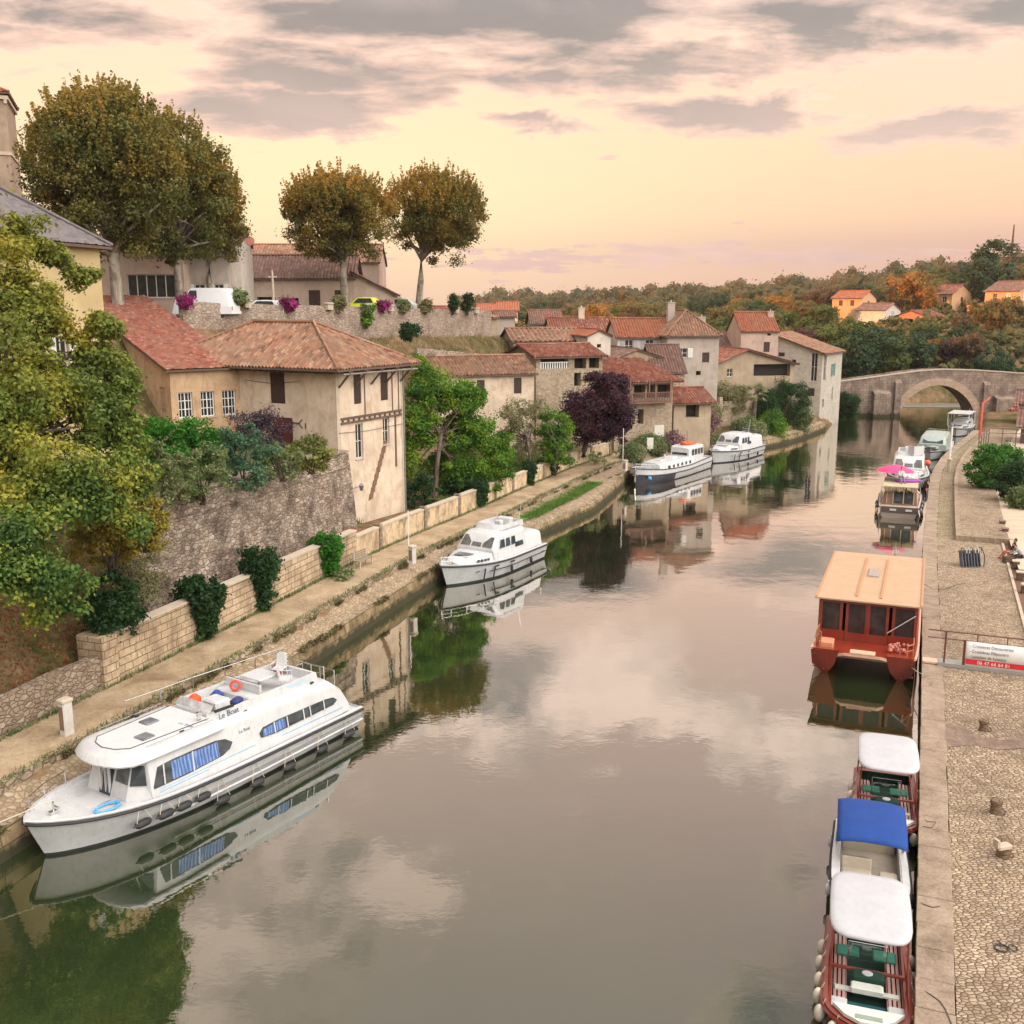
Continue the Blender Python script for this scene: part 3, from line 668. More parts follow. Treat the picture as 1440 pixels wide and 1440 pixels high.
def house(name, label, A, yaw, w, dep, z0, ze, roof, M_wall, M_roof, wins=(), over=.4, sp=.26, group=None, chimneys=(), side_tops=None, course=.42, cat='house', rowamp=.05):
    """A: world x,y of the front left corner; local x along the front, y back"""
    root = thing(name, label, cat, (A[0], A[1], z0), yaw, group); H = ze-z0
    F = {'F': ((0, 0), (1, 0), w), 'R': ((w, 0), (0, 1), dep), 'L': ((0, dep), (0, -1), dep), 'B': ((w, dep), (-1, 0), w)}
    kind, rise = roof[0], roof[1]; pos = roof[2] if len(roof) > 2 else .5
    tops = {}
    zL = zR = zF = zB = H
    if kind == 'gable_x': tops['R'] = [(0, H), (dep, H), (dep*pos, H+rise)]; tops['L'] = [(0, H), (dep, H), (dep*(1-pos), H+rise)]
    if kind == 'gable_y': tops['F'] = [(0, H), (w, H), (w*pos, H+rise)]; tops['B'] = [(0, H), (w, H), (w*(1-pos), H+rise)]
    if kind == 'shed': tops['R'] = [(0, H), (dep, H), (dep, H+rise)]; tops['L'] = [(0, H), (dep, H), (0, H+rise)]; tops['B'] = [(0, H), (w, H), (w, H+rise), (0, H+rise)]
    if kind == 'shed_r': tops['F'] = [(0, H), (w, H), (0, H+rise)]; tops['B'] = [(0, H), (w, H), (w, H+rise)]; tops['L'] = [(0, H), (dep, H), (dep, H+rise), (0, H+rise)]
    mb = MB()
    for k, (O, ud, W) in F.items():
        holes = [(a[1]-a[3]/2, a[1]+a[3]/2, a[2], a[2]+a[4], (.95 if a[5] == 'open' else .2)) for a in wins if a[0] == k]
        wallface(mb, O, ud, W, 0, H, holes, .2, tops.get(k))
    mb.build('wall', M_wall, root)
    for a in wins:
        O, ud, W = F[a[0]]; winparts(root, O, ud, a[1], a[2], a[3], a[4], a[5], None, a[6] if len(a) > 6 else None)
    o = over; P = []
    if kind == 'hip':
        if w >= dep: r0, r1 = Vector((dep/2*pos*2, dep/2, H+rise)), Vector((w-dep/2*pos*2, dep/2, H+rise))
        else: r0, r1 = Vector((w/2, w/2*pos*2, H+rise)), Vector((w/2, dep-w/2*pos*2, H+rise))
        a, b, c, d = Vector((-o, -o, H)), Vector((w+o, -o, H)), Vector((w+o, dep+o, H)), Vector((-o, dep+o, H))
        if w >= dep: P = [[a, b, r1, r0], [b, c, r1], [c, d, r0, r1], [d, a, r0]]
        else: P = [[a, b, r0], [b, c, r1, r0], [c, d, r1], [d, a, r0, r1]]
    elif kind == 'gable_x':
        yr = dep*pos; s1, s2 = rise/yr, rise/(dep-yr)
        P = [[(-o, -o, H-s1*o), (w+o, -o, H-s1*o), (w+o, yr, H+rise), (-o, yr, H+rise)], [(w+o, dep+o, H-s2*o), (-o, dep+o, H-s2*o), (-o, yr, H+rise), (w+o, yr, H+rise)]]
    elif kind == 'gable_y':
        xr = w*pos; s1, s2 = rise/xr, rise/(w-xr)
        P = [[(-o, dep+o, H-s1*o), (-o, -o, H-s1*o), (xr, -o, H+rise), (xr, dep+o, H+rise)], [(w+o, -o, H-s2*o), (w+o, dep+o, H-s2*o), (xr, dep+o, H+rise), (xr, -o, H+rise)]]
    elif kind == 'shed':
        s1 = rise/dep; P = [[(-o, -o, H-s1*o), (w+o, -o, H-s1*o), (w+o, dep+o, H+rise+s1*o), (-o, dep+o, H+rise+s1*o)]]
    elif kind == 'shed_r':
        s1 = rise/w; P = [[(w+o, -o, H-s1*o), (w+o, dep+o, H-s1*o), (-o, dep+o, H+rise+s1*o), (-o, -o, H+rise+s1*o)]]
    mb = MB()
    for i, pl in enumerate(P):
        mb.m = 0; tile_face(mb, [Vector(p)+Vector((0, 0, .12)) for p in pl], sp, rowamp, course, i+int(w*10)); mb.m = 1; slab(mb, [Vector(p)+Vector((0, 0, .14)) for p in pl])
    mb.m = 0
    if kind == 'hip':
        for q, r_ in ((a, r0), (d, r1 if w < dep else r0), (b, r0 if w < dep else r1), (c, r1)): mb.tube([q+Vector((0, 0, .16)), r_+Vector((0, 0, .2))], .11, 6)
        mb.tube([r0+Vector((0, 0, .2)), r1+Vector((0, 0, .2))], .13, 6)
    elif kind == 'gable_x': mb.tube([(-o, dep*pos, H+rise+.16), (w+o, dep*pos, H+rise+.16)], .13, 6)
    elif kind == 'gable_y': mb.tube([(w*pos, -o, H+rise+.16), (w*pos, dep+o, H+rise+.16)], .13, 6)
    rf = mb.build('roof', [M_roof, M_timber], root, True, ang=50)
    for (cx, cy, cz, s, h) in chimneys:
        m = MB(); m.box(cx-s/2, cx+s/2, cy-s*.35, cy+s*.35, cz-H*0-1.2, cz+h); m.box(cx-s/2-.06, cx+s/2+.06, cy-s*.35-.06, cy+s*.35+.06, cz+h, cz+h+.12)
        m.lathe([(.1, cz+h+.12), (.08, cz+h+.4)], 8, cx, cy); m.build('chimney', M_wall, rf)
    return root
def corner(px, Y): p = far(px, 500, Y); return Vector((p.x*1.0, Y))
def span(A, yaw, px1):
    """length along direction yaw from A until the sight line of column px1"""
    k = (px1-720)/1440; c, s = math.cos(yaw), math.sin(yaw)
    # X = k*(CP*Y + (CAMH-10)*SP)
    return (k*(CP*A.y+7*SP)-A.x)/(c-k*CP*s)
def zat(px, py, Y): return far(px, py, Y).z

T_red = m_tile('clay_tiles_red', ((.20, .055, .035), (.27, .08, .05), (.32, .115, .075), (.155, .05, .035), (.42, .20, .14)), (.27, .155, .115), .55)
T_old = m_tile('clay_tiles_old', ((.28, .13, .08), (.35, .175, .11), (.21, .095, .06), (.43, .25, .165), (.14, .07, .045)), (.26, .185, .13), .6)
T_orange = m_tile('clay_tiles_orange', ((.33, .095, .05), (.40, .14, .075), (.26, .08, .045)), (.28, .155, .10), .4)
T_brown = m_tile('clay_tiles_brown', ((.17, .085, .07), (.23, .12, .095), (.13, .07, .06), (.30, .18, .145)), (.19, .145, .12), .5)
T_grey = m_tile('slate_grey', ((.14, .12, .13), (.19, .165, .17), (.11, .10, .105)), (.2, .18, .16), .3)
W_beige = m_plaster('beige_render', (.64, .44, .27), (.30, .17, .10), .65)
W_cream = m_plaster('cream_render', (.76, .61, .47), (.40, .26, .17), .6, (.62, .44, .32))
W_yellow = m_plaster('yellow_render', (.66, .50, .27), (.45, .32, .18), .25)
W_pink = m_plaster('pinkish_render', (.58, .43, .36), (.30, .2, .15), .4)
W_grey = m_plaster('greyish_render', (.52, .44, .38), (.30, .23, .18), .5)
W_stone = m_rubble('rubble_wall', ((.50, .38, .27), (.62, .50, .37), (.40, .29, .2), (.68, .57, .44)), 3.6, (.50, .38, .27), (.24, .17, .1), .4)
W_ochre = m_plaster('ochre_render', (.50, .39, .28), (.3, .19, .11), .5, (.42, .29, .2))
W_white = m_plaster('pale_render', (.72, .64, .56), (.4, .32, .25), .35)

# ---- tall riverside house ----
def river_house():
    A = at(479, 745, 2.7); yaw = R(61.6)
    L = house('riverside_house', 'tall cream riverside house with overhanging hipped tile roof rising from the low wall', (A.x, A.y), yaw, 7.5, 14.6, 2.7-.9, 13.0, ('hip', 2.75, .62), W_cream, T_old,
              [('F', 2.25, 8.9, .8, 2.1, 'shut'), ('F', 5.25, 8.9, .85, 2.1, 'shut'), ('F', 2.3, 5.3, .8, 2.3, 'plain'), ('F', 5.35, 5.9, .75, 1.8, 'plain'),
               ('L', 14.6-4.8, 8.9, 1.25, 2.25, 'shut'), ('L', 14.6-4.5, 5.7, 1.7, 2.3, 'door', m_wood('oxblood_door', (.10, .02, .02), (.18, .05, .04)))], over=.95, sp=.29, rowamp=.08)
    L.name = 'riverside_house'
    zb = 0
    # rafters and diagonal struts under the eave on the river side
    for k in range(5):
        x = .25+k*1.72; m = MB(); m.tube([(x, -.06, 10.1), (x, -.95, 11.02)], .075, 4); m.box(x-.07, x+.07, -1.0, .1, 11.0, 11.13); m.build('bracket', M_timber, L)
    m = MB()
    for k in range(22):
        yy = -.6+k*.52; m.box(-.85, 0, yy-.05, yy+.05, 11.0, 11.1)
    m.build('rafters', M_timber, L)
    # half-timber band
    m = MB(); m.box(.35, 7.2, -.07, -.0, 8.0, 8.14); m.box(.35, 7.2, -.1, -.0, 7.72, 7.84)
    for k in range(12): m.box(.5+k*.58, .62+k*.58, -.09, -.003, 7.84, 8.0)
    for x in (3.0, 6.15, 6.9): m.box(x-.05, x+.05, -.03, .0, 8.14, 11.0)
    m.box(6.35, 6.5, -.05, 0, 4.2, 7.72)
    m.build('timber_band', M_timber, L)
    m = MB(); m.tube([(7.42, -.08, 10.9), (7.42, -.08, 4.4), (7.42, -.08, .9)], .05, 6); m.tube([(-.4, -.93, 10.98), (7.9, -.93, 10.93)], .06, 6); m.build('downpipe', m_plain('old_zinc', (.26, .24, .22), .5, .3), L)
    m = MB(); m.tube([(-.06, 3.0, 10.4), (-.06, 5.2, 10.2), (-.06, 7.5, 10.35)], .015, 4); m.tube([(.1, -.05, 7.2), (3, -.05, 7.05), (7.3, -.05, 7.1)], .015, 4); m.build('cable', m_plain('black_cable', (.03, .03, .03)), L)
    # rendered pilaster at the corner
    m = MB(); m.box(-.03, .32, -.03, .0, 0, 11); m.box(7.2, 7.53, -.03, 0, 0, 11); m.build('corner_band', M_lint, L)
    # stepped patch of bare brick, scar of a lost roof
    m = MB()
    for k in range(9):
        x = 3.1+k*.22; z = 2.3+k*.42; m.prism([(x, -.02, z), (x+.52, -.02, z+.1), (x+.62, -.02, z+.5), (x+.12, -.02, z+.45)], (0, .021, 0))
    m.build('brick_scar', m_plain('bare_brick', (.20, .11, .07), .95, var=.5, sc=5, bump=.9), L)
    # iron wall anchors and hooks
    m = MB()
    for (yy, z) in ((2.55, 7.55), (1.9, 6.9), (2.9, 6.7)): m.box(-.03, -.002, yy-.04, yy+.04, z-.18, z+.18)
    for s in (-1, 1): m.tube([(-.05, 3.3+s*.5, 7.95), (-.05, 3.3+s*.2, 7.7), (-.05, 3.3+s*.5, 7.4)], .035, 5)
    m.tube([(-.05, 3.0, 7.68), (-.05, 3.6, 7.72)], .035, 5)
    m.build('wall_anchor', m_plain('rust_iron', (.05, .03, .025), .8), L)
    # wall lamp on a bracket near the ground corner
    root = thing('wall_lantern', 'small iron lantern on a bracket low on the riverside house', 'lantern', tuple(Matrix.Translation((A.x, A.y, 1.8)) @ Matrix.Rotation(yaw, 4, 'Z') @ Vector((1.6, -.02, 3.6))), yaw)
    m = MB(); m.tube([(-1.3, 0, -.1), (-1.2, -.5, -.05), (0, -.55, 0)], .03, 5); m.tube([(-1.3, 0, -.5), (-1.25, 0, .1)], .03, 5); m.build('bracket', M_metal, root)
    m = MB(); m.lathe([(.02, -.32), (.10, -.3), (.16, 0), (.17, .02), (.05, .16), (.02, .22)], 6, 0, -.55); m.build('lantern', M_metal, root)
    return A, yaw
HA, HYAW = river_house()
# ---- red-roofed annex with three barred windows ----
A2 = Vector((-21.9, 65.9)); y2 = R(40)
house('garden_house', 'low beige house with broad red tiled roof and three white-barred windows', A2, y2, 5.0, 17, 6.5, 13.0, ('shed', 4.6), W_beige, T_red,
      [('F', .95, 3.35, .95, 1.65, 'bars'), ('F', 2.45, 3.35, .95, 1.65, 'bars'), ('F', 3.95, 3.35, .95, 1.65, 'bars'), ('L', 15.6, 3.6, .9, 1.7, 'shut', m_plain('tan_panel', (.42, .29, .2), .8)), ('L', 11.5, 5.8, 1.4, .12, 'open')], over=.35, sp=.24, rowamp=.022, course=.3)
# ---- yellow house with grey roof ----
B1 = corner(151, 52.5); y1 = R(76)
A1 = B1-Vector((math.cos(y1), math.sin(y1)))*13
house('yellow_house', 'tall yellow house with grey hipped roof behind the yellowing tree', A1, y1, 13, 9, 6.5, 19.8, ('hip', 3.6, .5), W_yellow, T_grey,
      [('F', 9.6, 7.5, .9, 1.6, 'side', M_shutw), ('F', 4.5, 7.5, .9, 1.6, 'side', M_shutw)], over=.45, sp=.3, rowamp=.015, course=.25)
# ---- church tower ----
tw_ = corner(44, 96)
R_t = house('church_tower', 'square rendered church tower with low tiled cap at the photo edge', tw_-Vector((8.6, 3.2)), R(20), 9, 8, 15, zat(30, 132, 96), ('hip', 2.0, .5), m_plaster('tower_render', (.42, .31, .23), (.22, .16, .12), .6), T_red, [('F', 4.5, 9.5, 1.2, 2.6, 'open')], over=.35, sp=.32, cat='tower')
m = MB(); Ht = zat(30, 132, 96)-15
for z, e in ((Ht-.5, .22), (Ht-5.2, .1), (7.6, .14)):
    m = MB(); m.box(-e, 9+e, -e, -.0, z, z+.3); m.box(9, 9+e, 0, 8, z, z+.3); m.build('cornice', M_lint, R_t)
m = MB()
for k in range(16): m.box(.15+k*.58, .4+k*.58, -.2, -.0, Ht-.85, Ht-.5)
m.build('dentils', M_lint, R_t)
# ---- terrace buildings behind the plane trees ----
a = corner(150, 92)
house('glazed_hall', 'pinkish hall with a long dark window band behind the big plane tree', a, R(4), span(a, R(4), 268), 9, 15, zat(200, 345, 92), ('gable_x', 2), W_pink, T_old,
      [('F', 4.3, 2.7, 4.1, 2.0, 'wide'), ('F', 3.3, .5, 1.3, 1.0, 'plain'), ('F', 5.4, .5, 2.0, 1.0, 'door', M_shutw)], sp=.35)
a = corner(266, 95)
house('shuttered_house', 'grey terrace house with white shutters behind the parked white van', a, R(6), span(a, R(6), 329), 9, 15, zat(300, 338, 95), ('gable_x', 2), W_grey, T_old,
      [('F', 1.3, 2.8, .9, 1.1, 'side', M_shutw), ('F', 3.0, 2.8, .8, 1.1, 'side', M_shutw), ('F', 1.3, .6, .9, 1.5, 'plain')], sp=.35)
a = corner(328, 99)
house('slim_house', 'narrow pale house with vertical boards right of the largest plane trees', a, R(6), span(a, R(6), 347), 8, 15, zat(335, 342, 99), ('gable_x', 1.0), W_white, T_red, [], over=.15, sp=.35)
a = corner(347, 109)
ZE = zat(420, 390, 109); wl = span(a, R(3), 500)
hl = house('market_hall', 'low pinkish hall with tiled roof and two dark doors on the terrace', a, R(3), wl, 8, 15, ZE, ('gable_x', 2.3), m_plaster('hall_render', (.60, .46, .38), (.35, .24, .19), .4), T_brown,
      [('F', 2.3, 1.9, 1.9, 1.0, 'open'), ('F', 7.3, 1.3, 1.2, 2.3, 'door'), ('F', 10.0, 1.3, 1.2, 2.3, 'door'), ('F', 5.1, 1.8, 1.1, 1.0, 'open')], sp=.34, rowamp=.07)
a2_ = a+Vector((math.cos(R(3)), math.sin(R(3))))*wl
house('lean_to_shed', 'open lean-to shed with sloping tiled roof right of the low hall', a2_+Vector((.02, 0)), R(3), span(a2_, R(3), 556), 7, 15, zat(560, 414, 109), ('shed_r', 2.1), m_plaster('hall_render', (.46, .34, .27)), T_brown,
      [('F', .9, 1.5, 1.0, .8, 'plain'), ('R', 3.2, .9, 4.6, 1.8, 'open')], sp=.34, rowamp=.07, over=.3)
a = corner(352, 124)
house('gabled_barn', 'higher barn with faded tiled roof rising behind the low hall', a, R(2), span(a, R(2), 536), 10, 15, zat(400, 369, 124), ('gable_x', 2.2), W_pink, T_old, [('F', 11.6, 3.4, .8, 1.0, 'plain')], sp=.36, rowamp=.06, over=.2)
# ---- village houses down to the bridge ----
def vh(name, label, px0, px1, Y, yawd, ye, yr, dep, kind, wall, roof, wins=(), pos=.5, over=.35, z0=None, sp=.34, chim=(), course=.45, ra=.085):
    A = corner(px0, Y); yw = R(yawd); wd = span(A, yw, px1); ze = zat((px0+px1)/2, ye, Y)
    yb = Y+dep*(.5 if kind in ('gable_x', 'hip') else 1); rise = zat((px0+px1)/2, yr, yb)-ze if kind != 'gable_y' else zat((px0+px1)/2, yr, Y)-ze
    if z0 is None: z0 = min(gz(A.x, A.y), gz(A.x+wd*math.cos(yw), A.y+wd*math.sin(yw)))-1.0
    W = []
    for q in wins:   # (face, fraction, y_top px, y_bottom px, width m, kind, mat)
        f, fr, yt, ybm, ww, kd = q[:6]; L = wd if f in 'FB' else dep
        zt_, zb_ = zat(0, yt, Y), zat(0, ybm, Y)
        W.append((f, L*fr, zb_-z0, ww, zt_-zb_, kd) + tuple(q[6:]))
    return house(name, label, A, yw, wd, dep, z0, ze, (kind, max(.5, rise), pos), wall, roof, W, over, sp, chimneys=[(wd*c[0], dep*c[1], ze-z0+c[2], c[3], c[4]) for c in chim], course=course, rowamp=ra)
vh('low_house', 'low cream house with faded pink tiled roof behind the green garden tree', 612, 751, 97, 20, 528, 503, 7, 'gable_x', W_cream, T_old, [('F', .83, 534, 557, .8, 'shut'), ('F', .45, 536, 556, .8, 'shut')])
l6 = vh('loggia_house', 'stone house with a dark open loggia and white balustrade under red tiles', 754, 847, 106, 24, 502, 486, 7.5, 'gable_x', W_stone, T_red, [('F', .27, 504, 519, 3.2, 'open'), ('F', .66, 504, 520, 1.4, 'open'), ('F', .87, 504, 520, 1.2, 'open'), ('L', .25, 500, 512, 1.2, 'open'), ('F', .62, 526, 545, .8, 'open')], over=.5)
m = MB()
for k in range(12): m.box(.5+k*.27, .62+k*.27, .02, .1, zat(0, 519, 106)-l6.location.z, zat(0, 511, 106)-l6.location.z)
m.box(.35, 3.7, 0, .12, zat(0, 511, 106)-l6.location.z+.001, zat(0, 511, 106)-l6.location.z+.1); m.build('balustrade', M_white, l6)
l7 = vh('balcony_house', 'red-roofed house with a wooden balcony beside the purple tree', 866, 947, 109, 22, 537, 508, 8.5, 'shed', W_stone, T_red, [('F', .42, 543, 562, 1.4, 'open'), ('F', .62, 543, 562, 1.0, 'open'), ('F', .84, 543, 562, 1.6, 'open'), ('F', .45, 577, 598, .7, 'open')], over=.9)
zb_ = zat(0, 566, 109)-l7.location.z; m = MB(); m.box(1.2, 6.3, -1.0, 0, zb_-.15, zb_)
for k in range(26): m.box(1.25+k*.2, 1.33+k*.2, -.98, -.92, zb_, zb_+.95)
m.box(1.2, 6.3, -1.0, -.9, zb_+.951, zb_+1.03)
for x in (1.3, 3.6, 6.2): m.box(x-.07, x+.07, -.99, -.86, zb_+1.031, zb_+2.4)
m.build('balcony', m_wood('balcony_wood', (.16, .07, .05), (.24, .12, .09)), l7)
vh('stone_gable_house', 'stone gabled house standing above the balcony house', 851, 946, 119, 18, 511, 493, 9, 'gable_y', W_stone, T_brown, [], pos=.47, over=.2)
vh('brown_outhouse', 'small outhouse with steep brown tiled roof between two pale houses', 921, 963, 119.5, 10, 522, 486, 6, 'gable_x', W_stone, T_brown, [('F', .6, 524, 534, .9, 'open')], over=.3)
vh('long_cream_house', 'long cream house with orange tiled roof and grey shutters', 868, 940, 126, 6, 474, 449, 7, 'gable_x', W_white, T_orange, [('F', .22, 478, 494, 1.0, 'side', M_shutg), ('F', .62, 478, 494, 1.0, 'side', M_shutg)], over=.3)
vh('grey_manor', 'large greyish house with faded pink hipped roof and a tall chimney', 938, 1010, 124, 8, 474, 438, 10, 'hip', W_grey, T_old, [('F', .3, 490, 503, 1.2, 'side', M_shutw), ('F', .75, 496, 510, .9, 'shut'), ('F', .3, 515, 528, .9, 'plain'), ('F', .62, 522, 528, .6, 'open')], over=.35, chim=[(.28, .5, 2.6, .9, 1.4), (.95, .6, .6, .9, 1.6)])
vh('dark_roof_barn', 'barn with dark brown roof tucked behind the gabled shed', 1006, 1050, 146, 6, 489, 468, 8, 'gable_x', W_grey, T_brown, [('F', .5, 491, 500, 2.6, 'open')])
vh('gable_shed', 'ochre shed with a wide gable and open dark side near the palm', 1004, 1118, 134, 12, 513, 493, 9, 'gable_y', W_ochre, T_red, [('F', .72, 511, 530, 5.2, 'open'), ('F', .2, 519, 530, .8, 'plain')], pos=.4, over=.5)
vh('narrow_tall_house', 'narrow pink house with bright red tiled roof and a wall chimney', 1041, 1093, 142, 4, 466, 440, 7, 'gable_x', W_pink, T_orange, [('F', .7, 481, 495, .85, 'shut'), ('F', .75, 469, 472, .5, 'open')], over=.2, chim=[(.93, .4, 1.6, .8, 1.0)])
vh('low_brick_shed', 'low shed with brown tiled roof behind the pink flowering bush', 950, 1002, 113, 16, 566, 547, 6, 'gable_x', W_ochre, T_red, [('F', .5, 570, 588, 1.6, 'open')], over=.5)
# corner house at the water's edge
Ac = corner(1157, 143.5); yc = R(-32); wc = 7.4
Ac2 = Ac-Vector((math.cos(yc), math.sin(yc)))*wc; zec = zat(1157, 497, 143.5)
HC = house('quayside_house', 'white stone corner house rising straight from the river before the bridge', Ac2, yc, wc, 10.5, -1.0, zec, ('shed_r', 2.5), m_rubble('white_stone_wall', ((.66, .59, .50), (.76, .69, .60), (.58, .50, .42)), 3.2, (.64, .56, .47), (.33, .25, .18), .3), T_old,
      [('F', 6.3, zat(0, 537, 143)+1, .9, 4.0, 'plain'), ('F', 6.1, zat(0, 558, 143)+1, .9, 1.1, 'shut'), ('F', 1.6, zat(0, 502, 145)+1, .9, .9, 'shut'), ('F', 1.5, zat(0, 487, 145)+1, .8, .7, 'shut'), ('F', 3.4, zat(0, 512, 145)+1, .6, .6, 'open'),
       ('R', 1.5, zat(0, 537, 143)+1, 1.3, 4.0, 'plain'), ('R', 5.8, zat(0, 530, 146)+1, 1.0, 1.7, 'side', M_shutt), ('R', 6.2, zat(0, 563, 148)+1, .8, 1.9, 'plain'), ('R', 1.6, zat(0, 572, 146)+1, .9, 1.2, 'open')], over=.45, sp=.34)
# roofs of the upper village
vh('ridge_tile_house', 'long low house with coarse rows of pink tiles above the loggia house', 722, 828, 124, 10, 480, 463, 9, 'gable_x', W_grey, T_old, [], sp=.6, ra=.1)
vh('pale_gable_house', 'small pale gabled house with one tiny window in the old village', 826, 858, 121, 14, 473, 465, 8, 'gable_y', W_white, T_orange, [('F', .5, 484, 489, .5, 'open')], over=.2)
vh('orange_roof_house', 'house with broad orange tiled roof in the middle of the village', 780, 866, 138, 8, 478, 448, 10, 'gable_x', W_cream, T_red, [], chim=[(.55, .5, 3.3, .8, .8)])
vh('grey_roof_cottage', 'cottage with dull brown roof left of the broad orange roof', 748, 790, 150, 4, 455, 437, 8, 'gable_x', W_grey, T_brown, [])
vh('tan_wall_house', 'grey-walled house with a brown roof at the end of the terrace', 698, 724, 150, 4, 446, 438, 8, 'gable_x', W_grey, T_brown, [])
vh('stone_cottage', 'stone cottage with rusty low roof just beyond the terrace end', 636, 690, 133, -6, 447, 434, 7, 'gable_y', W_stone, T_old, [('F', .6, 448, 453, .8, 'open')], pos=.3)
vh('long_roof_house', 'house with long rusty roof showing above the terrace parapet', 598, 650, 142, 0, 446, 432, 7, 'gable_x', W_cream, T_red, [])
vh('bright_roof_house', 'small house with bright orange roof at the foot of the far ridge', 700, 728, 210, 0, 437, 425, 9, 'gable_x', W_cream, T_orange, [], sp=.5)
vh('distant_cottage', 'far cottage with pale orange roof left of the yellow tree', 672, 702, 225, 0, 437, 428, 9, 'gable_x', W_cream, T_orange, [], sp=.5)
# hillside villas
W_or = m_plaster('apricot_render', (.70, .40, .22), (.5, .3, .2), .15)
vh('apricot_villa', 'apricot villa with low tiled roof catching the evening sun on the hill', 1206, 1229, 255, 40, 419, 409, 8, 'gable_y', W_or, T_orange, [('L', .3, 422, 430, 1.1, 'shut'), ('L', .7, 422, 430, 1.1, 'shut'), ('F', .5, 423, 429, 1.0, 'plain')], sp=.5)
vh('white_villa', 'small white villa with one blue-grey window below the apricot villa', 1240, 1264, 245, 35, 436, 427, 8, 'gable_y', W_white, T_brown, [('F', .5, 438, 445, 1.2, 'shut', M_shutg)], sp=.5)
vh('red_roof_villa', 'wide villa with red roof and glowing walls on the hill above the bridge', 1332, 1362, 262, 38, 413, 400, 10, 'gable_y', W_or, T_red, [('L', .2, 417, 425, 1.2, 'plain'), ('L', .5, 417, 425, 1.2, 'plain'), ('L', .8, 417, 425, 1.2, 'plain'), ('F', .5, 418, 424, 1.1, 'shut')], sp=.5)
vh('terraced_villa', 'low villa with stepped terraces and rusty roof under the wide villa', 1300, 1330, 240, 34, 446, 437, 9, 'gable_x', m_plaster('rusty_render', (.52, .26, .16)), T_red, [('L', .5, 449, 456, 1.4, 'open'), ('F', .4, 449, 456, 1.6, 'open')], sp=.5)
vh('cream_villa', 'cream villa cut by the photo edge high on the hill', 1424, 1462, 252, 30, 409, 395, 9, 'gable_y', W_or, T_brown, [('L', .3, 412, 424, 1.1, 'plain'), ('L', .7, 412, 424, 1.1, 'shut', M_shutw), ('F', .25, 412, 424, 1.1, 'shut', M_shutw)], sp=.5)
vh('flat_annex', 'long low annex with tiled roof between the two glowing villas', 1372, 1408, 246, 12, 432, 428, 5, 'shed', W_or, T_orange, [], sp=.5)

